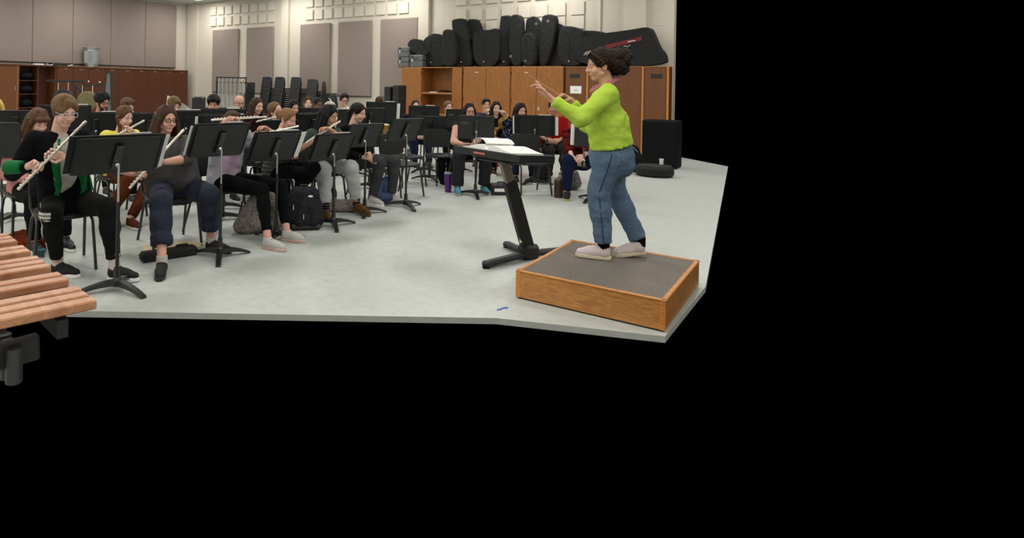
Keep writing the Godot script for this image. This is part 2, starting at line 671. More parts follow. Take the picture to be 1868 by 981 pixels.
# ---------------------------------------------------------------- camera and light
func camera_and_light() -> void:
	var cam := Camera3D.new()
	cam.name = "camera"
	add_child(cam)
	cam.projection = Camera3D.PROJECTION_FRUSTUM
	cam.near = 0.05
	cam.far = 100.0
	# an upright shift lens of 1150 pixels focal length: its axis meets the frame at (600, 156) of 1868 x 981
	cam.size = 981.0 / 1150.0 * cam.near
	cam.frustum_offset = Vector2((934.0 - 600.0), -(490.5 - 156.0)) / 1150.0 * cam.near
	cam.position = Vector3(0, 1.5, 0)
	cam.rotation.z = 0.017
	cam.current = true
	var env := Environment.new()
	env.background_mode = Environment.BG_COLOR
	env.background_color = Color.BLACK
	env.tonemap_mode = Environment.TONE_MAPPER_LINEAR
	env.tonemap_exposure = 1.0
	env.sdfgi_enabled = true
	env.ssao_enabled = true
	env.ssil_enabled = true
	var we := WorldEnvironment.new()
	we.name = "environment"
	we.environment = env
	add_child(we)
	# unseen ceiling lamps, out of view, in rows that light the band and walls
	for i in 6:
		for j in 6:
			var at := in_room(1.8 + i * 4.4, CEILING - 0.03, 1.3 + j * 4.0)
			var l := AreaLight3D.new()
			l.name = "unseen_ceiling_lamp"
			add_child(l, true)
			l.area_size = Vector2(0.6, 1.2)
			l.position = at + Vector3.DOWN * 0.02
			l.basis = Basis(Vector3.UP, -TURN) * Basis(Vector3.RIGHT, -PI / 2)
			l.light_color = Color(1.0, 0.985, 0.955)
			l.light_energy = 6.9
			l.area_range = 40.0
			l.shadow_enabled = true

func unseen_ceiling_lamps() -> void:  # glowing panels for the unseen lamps overhead, all out of view
	var frame := Shape.new()
	for s in [-1.0, 1.0]:
		frame.box(Vector3(s * 0.32, 0.0, 0), Vector3(0.04, 0.03, 1.28))
		frame.box(Vector3(0, 0.0, s * 0.62), Vector3(0.6, 0.03, 0.04))
	var fm := frame.done()
	var glow := Shape.new().box(Vector3.ZERO, Vector3(0.6, 0.02, 1.2)).done()
	for i in 6:
		for j in 6:
			var o := thing("unseen_ceiling_light", "unseen ceiling light panel, out of view above the band", "ceiling light", in_room(1.8 + i * 4.4, CEILING - 0.015, 1.3 + j * 4.0), -TURN, "unseen ceiling light panels")
			part("frame", fm, M.lamp_frame, o)
			part("diffuser", glow, M.lamp, o, Transform3D(Basis(), Vector3(0, 0.008, 0)))

# ---------------------------------------------------------------- the room
func slab(points: Array, y0: float, y1: float) -> Shape:
	# a flat polygon (x, z) between two heights, turned into the room frame
	var poly := PackedVector2Array()
	for p in points:
		var q := room_xf(0, 0, 0).affine_inverse() * Vector3(p[0], 0, p[1])
		poly.append(Vector2(q.x, -q.z))
	return Shape.new().prism(poly, y1 - y0, Transform3D(Basis(Vector3.RIGHT, -PI / 2), Vector3(0, (y0 + y1) * 0.5, 0)))

func room_box(r1a: float, r1b: float, y0: float, y1: float, r2a: float, r2b: float, bev := 0.0) -> Shape:
	# a box given by its extents in the room frame
	return Shape.new().box(Vector3((r1a + r1b) * 0.5, (y0 + y1) * 0.5, (r2a + r2b) * 0.5), Vector3(r1b - r1a, y1 - y0, r2b - r2a), Basis(), bev)

func structure(called: String, shape: Shape, material: Material) -> MeshInstance3D:
	return struct(called, shape, material, room_xf(0, 0, 0))

func build_room() -> void:
	# the floor is cut to the view and goes on unseen behind, returning light, with the strip at the left that carries the marimba
	var corner := in_room(0, 0, 0)
	var right := in_room(17.95, 0, 0)
	var near_left := in_room(0, 0, 23.5)
	var near_right := in_room(27.0, 0, 23.5)
	var far_right := in_room(27.0, 0, 12.0)
	structure("floor", slab([[near_left.x, near_left.z], [near_right.x, near_right.z], [far_right.x, far_right.z], [2.7, -1.9], [-0.42, -1.95], [-1.12, -1.98], [-2.3, -4.12], [1.12, -4.12], [2.085, -3.86], [2.93, -4.86], [right.x + 0.05, right.z + 2.0], [right.x, right.z], [corner.x, corner.z]], -0.04, 0.0), M.floor)
	structure("ceiling", room_box(-0.3, 27.3, CEILING, CEILING + 0.15, -0.3, 23.8), M.ceiling)
	structure("wall_left", room_box(-0.25, 0.0, 0.0, CEILING, -0.25, 23.5), M.wall)
	structure("wall_front_unseen", room_box(-0.25, 27.25, 0.0, CEILING, 23.5, 23.75), M.wall)  # out of view behind the camera, bounces light onto the band
	structure("wall_right_unseen", room_box(27.0, 27.25, 0.0, CEILING, 2.0, 23.5), M.wall)  # out of view on the right, bounces light back into the room
	var back := structure("wall_back", room_box(0.0, 17.95, 0.0, CEILING, -0.25, 0.0), M.wall)
	# raised square blocks in rows below the ceiling
	var sq := Shape.new().box(Vector3.ZERO, Vector3(0.335, 0.335, 0.05), Basis(), 0.008).done()
	for set in [[1.64, 0.4575, 8, [3.94, 4.37]], [6.68, 0.426, 10, [3.93, 4.36]], [12.46, 0.47, 8, [3.22, 3.585, 4.04, 4.45]]]:
		for y in set[3]:
			for k in set[2]:
				part("wall_block", sq, M.wall_white, back, Transform3D(Basis(), Vector3(set[0] + k * set[1], y, 0.025)))
	# painted masonry of the right-hand bay
	var course := Shape.new().box(Vector3.ZERO, Vector3(0.3994, 0.1994, 0.016), Basis(), 0.001).done()
	for row in 13:
		for k in 16:
			var r1 := 11.72 + k * 0.4 + (0.2 if row % 2 else 0.0)
			if r1 > 17.7:
				continue
			part("masonry_block", course, M.wall, back, Transform3D(Basis(), Vector3(r1, 2.15 + row * 0.2, -0.003)))
	# shallow piers between the bays
	structure("trim_1", room_box(0.1, 0.78, 0.0, CEILING, 0.0, 0.10, 0.01), M.wall)
	structure("trim_2", room_box(5.4, 5.75, 0.0, CEILING, 0.0, 0.12, 0.01), M.wall)
	structure("trim_3", room_box(11.10, 11.46, 0.0, CEILING, 0.0, 0.14, 0.01), M.wall)
	structure("trim_4", room_box(16.25, 16.32, 2.0, CEILING, 0.0, 0.05, 0.01), M.wall_white)
	structure("trim_5", room_box(16.86, 17.36, 2.0, CEILING, 0.0, 0.10, 0.01), M.wall_white)
	structure("baseboard_back", room_box(0.8, 17.9, 0.0, 0.1, 0.0, 0.015, 0.003), M.rubber)
	structure("baseboard_left", room_box(0.0, 0.015, 0.0, 0.1, 7.8, 16.4, 0.003), M.rubber)
	# fabric wall panels
	var where := ["beside the room corner, leftmost on the back wall", "second from the room corner, above the tubular chimes", "third from the corner, above the chair stacks", "fourth from the corner, right of the chair stacks", "fifth from the corner, beside the oak cabinets"]
	var spans := [[1.68, 3.16], [3.61, 4.99], [6.31, 7.66], [8.0, 9.35], [9.70, 11.06]]
	for i in 5:
		var o := thing("acoustic_panel", "tall taupe fabric acoustic panel, " + where[i], "acoustic panel", in_room((spans[i][0] + spans[i][1]) * 0.5, 1.17, 0.0), -TURN, "fabric acoustic panels on the back wall")
		var w: float = spans[i][1] - spans[i][0]
		part("fabric_board", Shape.new().box(Vector3(0, 1.22, 0.055), Vector3(w, 2.44, 0.075), Basis(), 0.02), M.panel, o)
		part("bottom_rail", Shape.new().box(Vector3(0, -0.008, 0.05), Vector3(w, 0.02, 0.06)), M.plate, o)
	var cuts := [7.9, 6.47, 5.05, 3.57, 2.09, 0.62]
	var lw := ["leftmost in the photograph above the open cabinet", "second from the left edge, above the cabinets", "behind the metal trash can, above the cabinets", "just right of the metal trash can", "nearest the room corner"]
	for i in 5:
		var o := thing("acoustic_panel", "large taupe panel on the left wall, " + lw[i], "acoustic panel", in_room(0.0, 2.11, (cuts[i] + cuts[i + 1]) * 0.5), -TURN + PI / 2, "fabric acoustic panels on the left wall")
		var w: float = cuts[i] - cuts[i + 1] - 0.012
		part("fabric_board", Shape.new().box(Vector3(0, 1.255, 0.055), Vector3(w, 2.51, 0.09), Basis(), 0.012), M.panel, o)
		part("bottom_rail", Shape.new().box(Vector3(0, -0.012, 0.05), Vector3(w, 0.024, 0.08)), M.plate, o)

# ---------------------------------------------------------------- cabinets
func build_cabinets() -> void:
	# along the left wall: front plane at r1 = 0.6, local x runs towards the photographer's side, z out of the wall
	var base := func(r2: float) -> Transform3D: return Transform3D(Basis(Vector3.UP, -TURN + PI / 2), in_room(0.0, 0.0, r2))
	var hand := Shape.new().box(Vector3.ZERO, Vector3(0.13, 0.022, 0.02), Basis(), 0.006).done()
	var edges := [5.86, 4.72, 3.5, 2.27, 1.04, 0.4]
	for i in 5:
		var w: float = edges[i] - edges[i + 1]
		var two := i < 4
		var t: Transform3D = base.call((edges[i] + edges[i + 1]) * 0.5)
		var lab: String = ["dark walnut cupboard behind the hanging gong", "dark walnut cupboard below the metal trash can", "dark walnut cupboard behind the bearded player with glasses", "dark walnut cupboard behind the silver tuba bell", "narrow walnut cupboard at the room corner"][i]
		var o := thing("storage_cabinet", lab, "cabinet", t.origin, -TURN + PI / 2, "walnut cupboards along the left wall")
		part("body", Shape.new().box(Vector3(0, 1.02, 0.295), Vector3(w - 0.004, 1.90, 0.55)), M.walnut, o)
		part("plinth", Shape.new().box(Vector3(0, 0.035, 0.26), Vector3(w - 0.004, 0.07, 0.5)), M.rubber, o)
		part("top_board", Shape.new().box(Vector3(0, 1.99, 0.315), Vector3(w, 0.04, 0.60), Basis(), 0.004), M.walnut_warm, o)
		var count := 2 if two else 1
		for k in count:
			var dw := w / count - 0.008
			var x := (k - (count - 1) * 0.5) * w / count
			var d := part("door", Shape.new().box(Vector3(x, 1.02, 0.583), Vector3(dw, 1.88, 0.022), Basis(), 0.003), M.walnut, o)
			part("handle", hand, M.chrome, d, Transform3D(Basis(), Vector3(x, 1.915, 0.602)))
	# the open cupboard at the left end with drum bags inside
	var oc := thing("storage_cabinet", "open walnut cupboard with a swung-out door and shelves of drum bags", "cabinet", in_room(0, 0, 6.5), -TURN + PI / 2)
	for s in [[-0.63, M.walnut_warm], [0.60, M.walnut_warm]]:
		part("side_panel", Shape.new().box(Vector3(s[0], 1.0, 0.3), Vector3(0.03, 2.0, 0.6)), s[1], oc)
	part("back_panel", Shape.new().box(Vector3(0, 1.0, 0.02), Vector3(1.2, 1.96, 0.02)), M.walnut, oc)
	part("top_board", Shape.new().box(Vector3(0, 1.99, 0.315), Vector3(1.24, 0.04, 0.60)), M.walnut, oc)
	for y in [0.1, 0.62, 1.06, 1.5]:
		part("shelf", Shape.new().box(Vector3(-0.32, y, 0.3), Vector3(0.6, 0.025, 0.54)), M.walnut, oc)
	part("divider", Shape.new().box(Vector3(0.0, 1.0, 0.3), Vector3(0.03, 1.94, 0.54)), M.walnut, oc)
	for y in [1.07, 1.5, 0.62]:
		var bagm := Shape.new().ball(Vector3.ZERO, Vector3(0.26, 0.15, 0.24), 8, 16).done()
		whole("drum_bag", bagm, M.bag_plain, ["round black drum bag on the middle shelf of the open cupboard", "round black drum bag on the top shelf of the open cupboard", "round black drum bag on the low shelf of the open cupboard"][[1.07, 1.5, 0.62].find(y)], "bag", Transform3D(Basis(Vector3.UP, -TURN + PI / 2), in_room(0.33, y + 0.155, 6.82)), "drum bags in the open cupboard")
	# the next cupboard stands flush with a light-edged door
	var lc := thing("storage_cabinet", "walnut cupboard with a light-edged door at the left edge", "cabinet", in_room(0, 0, 7.6), -TURN + PI / 2)
	part("body", Shape.new().box(Vector3(0, 1.02, 0.295), Vector3(0.9, 1.90, 0.55)), M.walnut_warm, lc)
	part("plinth", Shape.new().box(Vector3(0, 0.035, 0.26), Vector3(0.9, 0.07, 0.5)), M.rubber, lc)
	part("top_board", Shape.new().box(Vector3(0, 1.99, 0.315), Vector3(0.9, 0.04, 0.60)), M.walnut, lc)
	var ld := part("door", Shape.new().box(Vector3(0, 1.02, 0.583), Vector3(0.88, 1.88, 0.022), Basis(), 0.003), M.walnut_warm, lc)
	part("door_edge", Shape.new().box(Vector3(0.43, 1.02, 0.586), Vector3(0.022, 1.88, 0.03)), M.oak_edge, ld)
	part("handle", hand, M.chrome, ld, Transform3D(Basis(Vector3.BACK, PI / 2), Vector3(0.36, 1.25, 0.602)))
	# things lying on top of the left cupboards
	for e in [[6.42, "white folded paper pad lying on the left cupboards", "paper_pad", Vector3(0.3, 0.05, 0.18), M.white], [5.75, "flat black box on the left cupboards beside white straps", "flat_box", Vector3(0.5, 0.07, 0.35), M.black]]:
		whole(e[2], Shape.new().box(Vector3(0, e[3].y * 0.5, 0), e[3], Basis(), 0.006), e[4], e[1], e[2].replace("_", " "), room_xf(0.42, 2.01, e[0], PI / 2))
	for e in [[6.1, "left"], [5.45, "right"]]:
		var s := Shape.new().tube([Vector3(-0.12, 0.05, 0), Vector3(-0.02, 0.012, 0.0), Vector3(0.03, 0.012, 0.02), Vector3(0.14, 0.06, 0.03)], [0.012], 8)
		whole("white_strap", s, M.white, "bent white strap lying on the left cupboards, the %s one" % e[1], "strap", room_xf(0.55, 2.01, e[0], PI / 2), "white straps on the cupboards")

	# oak cabinets along the back wall: front plane at r2 = 0.65
	var h := 2.08
	var o1 := thing("oak_cabinet", "light oak cabinet with an open shelf niche, left end of the row", "cabinet", in_room(10.88, 0, 0), -TURN, "oak cabinets along the back wall")
	part("side_panel", Shape.new().box(Vector3(0.02, h * 0.5, 0.33), Vector3(0.04, h, 0.66), Basis(), 0.004), M.oak_edge, o1)
	part("side_panel", Shape.new().box(Vector3(1.69, h * 0.5, 0.33), Vector3(0.04, h, 0.66), Basis(), 0.004), M.oak_edge, o1)
	part("side_panel", Shape.new().box(Vector3(0.68, h * 0.5, 0.31), Vector3(0.03, h - 0.04, 0.62)), M.oak, o1)
	part("back_panel", Shape.new().box(Vector3(1.17, h * 0.5, 0.02), Vector3(1.0, h, 0.02)), M.oak, o1)
	part("top_board", Shape.new().box(Vector3(0.86, h - 0.012, 0.33), Vector3(1.72, 0.024, 0.66)), M.oak_edge, o1)
	part("plinth", Shape.new().box(Vector3(0.86, 0.04, 0.3), Vector3(1.68, 0.08, 0.56)), M.rubber, o1)
	for y in [0.1, 0.72, 1.33]:
		part("shelf", Shape.new().box(Vector3(1.18, y, 0.33), Vector3(0.98, 0.045, 0.62), Basis(), 0.004), M.oak_edge, o1)
	var dr := part("door", Shape.new().box(Vector3(0.365, h * 0.5 + 0.03, 0.655), Vector3(0.63, h - 0.1, 0.024), Basis(), 0.004), M.oak, o1)
	for y in [0.4, 1.2, 1.9]:
		part("hinge", Shape.new().box(Vector3(0.682, y, 0.664), Vector3(0.02, 0.08, 0.016)), M.plate, dr)
	part("stile", Shape.new().box(Vector3(1.82, h * 0.5 + 0.02, 0.65), Vector3(0.3, h - 0.06, 0.024), Basis(), 0.004), M.oak, o1)
	var what := ["light oak double-door cabinet right of the shelf niche", "light oak double-door cabinet behind the conductor's baton"]
	for i in 2:
		var r := 12.87 + i * 1.385
		var o := thing("oak_cabinet", what[i], "cabinet", in_room(r, 0, 0), -TURN, "oak cabinets along the back wall")
		part("body", Shape.new().box(Vector3(0.69, h * 0.5 + 0.03, 0.35), Vector3(1.376, h - 0.06, 0.57)), M.oak, o)
		part("plinth", Shape.new().box(Vector3(0.69, 0.04, 0.3), Vector3(1.36, 0.08, 0.56)), M.rubber, o)
		part("top_board", Shape.new().box(Vector3(0.69, h - 0.006, 0.36), Vector3(1.376, 0.02, 0.59)), M.oak_edge, o)
		for k in 2:
			var d := part("door", Shape.new().box(Vector3(0.355 + k * 0.678, h * 0.5 + 0.035, 0.652), Vector3(0.668, h - 0.1, 0.024), Basis(), 0.004), M.oak, o)
			if k == 0:
				for y in [0.4, 1.2, 1.9]:
					part("hinge", Shape.new().box(Vector3(0.022, y, 0.664), Vector3(0.02, 0.08, 0.016)), M.plate, d)
				part("name_strip", Shape.new().box(Vector3(0.42, 1.93, 0.665), Vector3(0.11, 0.016, 0.004)), M.white, d)
			else:
				part("lock", Shape.new().box(Vector3(0.76, 1.0, 0.668), Vector3(0.05, 0.09, 0.012), Basis(), 0.004), M.chrome, d)
	# darker cupboards with vent slots at the right
	var brown := [[15.66, 0.52, "brown wooden locker with a white paper notice on its door", 0.24], [16.2, 1.22, "wide brown wooden locker behind the conductor's head", 0.62], [17.46, 0.48, "brown wooden locker at the right end of the row", 0.27]]
	for b in brown:
		var w: float = b[1]
		var o := thing("brown_locker", b[2], "cabinet", in_room(b[0], 0, 0), -TURN, "brown lockers along the back wall")
		part("body", Shape.new().box(Vector3(w * 0.5, 1.035, 0.335), Vector3(w, 2.05, 0.55)), M.brown_door, o)
		part("top_board", Shape.new().box(Vector3(w * 0.5, 2.06, 0.35), Vector3(w, 0.02, 0.58)), M.oak_edge, o)
		var d := part("door", Shape.new().box(Vector3(w * 0.5, 1.04, 0.625), Vector3(w - 0.02, 2.0, 0.024), Basis(), 0.004), M.brown_door, o)
		part("vent_slot", Shape.new().box(Vector3(b[3], 1.84, 0.637), Vector3(0.24, 0.1, 0.008)), M.plate, d)
		part("frame_post", Shape.new().box(Vector3(w + 0.02, 1.03, 0.62), Vector3(0.045, 2.06, 0.06), Basis(), 0.004), M.podium_edge, o)
	var note := thing("paper_notice", "small white paper notice taped to a brown locker door", "notice", in_room(15.93, 1.5, 0.642), -TURN)
	part("sheet", Shape.new().box(Vector3(0, 0, 0.001), Vector3(0.27, 0.185, 0.003)), M.paper, note)
	part("printed_line", Shape.new().box(Vector3(0.0, -0.01, 0.003), Vector3(0.085, 0.02, 0.001)), flat(Color(0.66, 0.64, 0.63), 0.9), note)
	# flat things in the shelf niche
	whole("paper_stack", Shape.new().box(Vector3(0, 0.012, 0), Vector3(0.2, 0.02, 0.28)), M.paper, "small stack of white paper in the oak shelf niche", "paper", room_xf(11.85, 1.353, 0.42, 0.2))
	var wires := Shape.new()
	for k in 5:
		wires.tube([Vector3(-0.25 + k * 0.08, 0.02, -0.05), Vector3(-0.12 + k * 0.07, 0.05 + 0.02 * (k % 2), 0.05), Vector3(0.1 + k * 0.05, 0.025, 0.02)], [0.014], 6)
	whole("cable_bundle", wires, M.rubber, "tangle of black cables in the oak shelf niche", "cables", room_xf(12.2, 1.353, 0.42))

func text_shape(words: String, size: float) -> ArrayMesh:
	var t := TextMesh.new()
	t.text = words
	t.font_size = 32
	t.pixel_size = size / 32.0
	t.depth = 0.002
	t.horizontal_alignment = HORIZONTAL_ALIGNMENT_LEFT
	var f := SystemFont.new()
	f.font_names = PackedStringArray(["Droid Sans"])
	f.font_weight = 700
	t.font = f
	var st := SurfaceTool.new()
	st.append_from(t, 0, Transform3D())
	return st.commit()

# ---------------------------------------------------------------- people
func grab(s: Shape) -> Array:
	return [s.v, s.n, s.ix, s.c]

func make_head(kind: String) -> void:
	var man := kind == "man"
	var p := [
		egg(Vector3(0, 0.036, -0.012), Vector3(0.073, 0.080, 0.092)),
		egg(Vector3(0, -0.032, 0.018), Vector3(0.060 if man else 0.057, 0.074, 0.066)),
		egg(Vector3(0, -0.092, 0.046), Vector3(0.034 if man else 0.026, 0.021, 0.027)),
		bone(Vector3(-0.046, -0.060, 0.0), Vector3(0.0, -0.088, 0.042), 0.020, 0.022),
		bone(Vector3(0.046, -0.060, 0.0), Vector3(0.0, -0.088, 0.042), 0.020, 0.022),
		egg(Vector3(-0.035, -0.036, 0.055), Vector3(0.024, 0.026, 0.022)),
		egg(Vector3(0.035, -0.036, 0.055), Vector3(0.024, 0.026, 0.022)),
		bone(Vector3(-0.034, 0.020, 0.072), Vector3(0.034, 0.020, 0.072), 0.011, 0.011),
		egg(Vector3(-0.031, 0.002, 0.090), Vector3(0.017, 0.011, 0.017), true),
		egg(Vector3(0.031, 0.002, 0.090), Vector3(0.017, 0.011, 0.017), true),
	]
	var fine := [
		bone(Vector3(0, 0.010, 0.082), Vector3(0, -0.030, 0.101), 0.0065, 0.0105),
		egg(Vector3(-0.011, -0.034, 0.092), Vector3(0.008, 0.007, 0.010)),
		egg(Vector3(0.011, -0.034, 0.092), Vector3(0.008, 0.007, 0.010)),
		bone(Vector3(-0.015, -0.0590, 0.0800), Vector3(0.015, -0.0590, 0.0800), 0.0044, 0.0044),
		bone(Vector3(-0.011, -0.0665, 0.0795), Vector3(0.011, -0.0665, 0.0795), 0.0050, 0.0050),
		egg(Vector3(-0.074, -0.010, -0.010), Vector3(0.009, 0.031, 0.019)),
		egg(Vector3(0.074, -0.010, -0.010), Vector3(0.009, 0.031, 0.019)),
		egg(Vector3(-0.082, -0.008, -0.004), Vector3(0.006, 0.016, 0.009), true),
		egg(Vector3(0.082, -0.008, -0.004), Vector3(0.006, 0.016, 0.009), true),
		bone(Vector3(0, -0.070, -0.022), Vector3(0, -0.185, -0.040), 0.050 if not man else 0.056, 0.054 if not man else 0.060),
	]
	p.append_array(fine)
	var a := field_mesh(p, 0.0044, 0.012)
	var pv: PackedVector3Array = a[0]
	var pc := PackedColorArray()
	for q in pv:
		var c := Color(1, 1, 1)
		var lip := Vector2(q.x / 0.019, (q.y + 0.0630) / 0.0085).length()
		if q.z > 0.07 and lip < 1.0:
			c = Color(0.86, 0.66, 0.66)
		pc.append(c)
	a[3] = pc
	head_arrays[kind] = a
	var eyes := Shape.new()
	for s in [-1.0, 1.0]:
		eyes.col = Color(0.50, 0.47, 0.44)
		eyes.ball(Vector3(s * 0.031, 0.001, 0.0685), Vector3.ONE * 0.0118, 6, 10)
		eyes.col = Color(0.035, 0.022, 0.014)
		eyes.ball(Vector3(s * 0.031, -0.0005, 0.0758), Vector3(0.0060, 0.0060, 0.0048), 6, 8)
	head_arrays["eyes"] = grab(eyes)
	var lids := Shape.new()
	for s in [-1.0, 1.0]:
		# thin shells over the upper and lower part of the eyeball
		var c := Vector3(s * 0.031, 0.001, 0.0685)
		for e in [[0.22, 1.35], [-1.25, -0.42]]:
			for ca in 8:
				for cb in 4:
					var q := []
					for w in [[ca, cb], [ca + 1, cb], [ca + 1, cb + 1], [ca, cb + 1]]:
						var az: float = -1.35 + 2.7 * w[0] / 8.0
						var inner: float = e[0] if e[0] > 0.0 else e[1]
						var outer: float = e[1] if e[0] > 0.0 else e[0]
						var el: float = lerpf(inner * cos(az * 0.9), outer, w[1] / 4.0)
						q.append(Vector3(sin(az) * cos(el), sin(el), cos(az) * cos(el)))
					var p0: Vector3 = c + q[0] * 0.0131
					var p1: Vector3 = c + q[1] * 0.0131
					var p2: Vector3 = c + q[2] * 0.0131
					var p3: Vector3 = c + q[3] * 0.0131
					lids.tri(p0, p1, p2, q[0], q[1], q[2])
					lids.tri(p0, p2, p3, q[0], q[2], q[3])
	head_arrays["lids"] = grab(lids)
	var brows := Shape.new()
	for s in [-1.0, 1.0]:
		brows.tube([Vector3(s * 0.014, 0.0225, 0.0832), Vector3(s * 0.030, 0.0245, 0.0815), Vector3(s * 0.047, 0.0195, 0.0705)], [0.0020, 0.0027, 0.0012], 6)
	head_arrays["brows"] = grab(brows)

func make_hand(pose: String, curl: Array, spread := 0.06, thumb_in := 0.3) -> void:
	# left hand: wrist at the origin, fingers along +z, palm towards -y, thumb at -x
	var p := [bone(Vector3(0, 0, -0.015), Vector3(0, 0, 0.02), 0.022, 0.022)]
	var len := [[0.040, 0.024, 0.020], [0.045, 0.028, 0.021], [0.041, 0.026, 0.020], [0.032, 0.020, 0.017]]
	for i in 4:
		var x := -0.030 + i * 0.0195
		var k := Vector3(x, 0.002 - 0.002 * absf(i - 1.5), 0.086 - 0.006 * absf(i - 1.0))
		p.append(bone(Vector3(x * 0.55, 0, 0.012), k, 0.0145, 0.0105))
		var at := k
		var down := 0.0
		var side := (i - 1.3) * spread
		for j in 3:
			down += curl[i][j]
			var d := Vector3(sin(side) * cos(down), -sin(down), cos(side) * cos(down))
			var to: Vector3 = at + d * len[i][j]
			p.append(bone(at, to, 0.0092 - j * 0.0007, 0.0085 - j * 0.0007))
			at = to
	var t := Vector3(-0.020, -0.006, 0.018)
	var d := Vector3(-0.75, -0.30 - thumb_in * 0.5, 0.62).normalized()
	var t1 := t + d * 0.040
	d = Vector3(-0.45 + thumb_in, -0.35 - thumb_in * 0.5, 0.80).normalized()
	var t2 := t1 + d * 0.030
	d = Vector3(-0.10 + thumb_in, -0.35, 0.92).normalized()
	p.append(bone(t, t1, 0.0150, 0.0108))
	p.append(bone(t1, t2, 0.0105, 0.0095))
	p.append(bone(t2, t2 + d * 0.022, 0.0095, 0.0080))
	hand_arrays[pose] = field_mesh(p, 0.0042, 0.006)

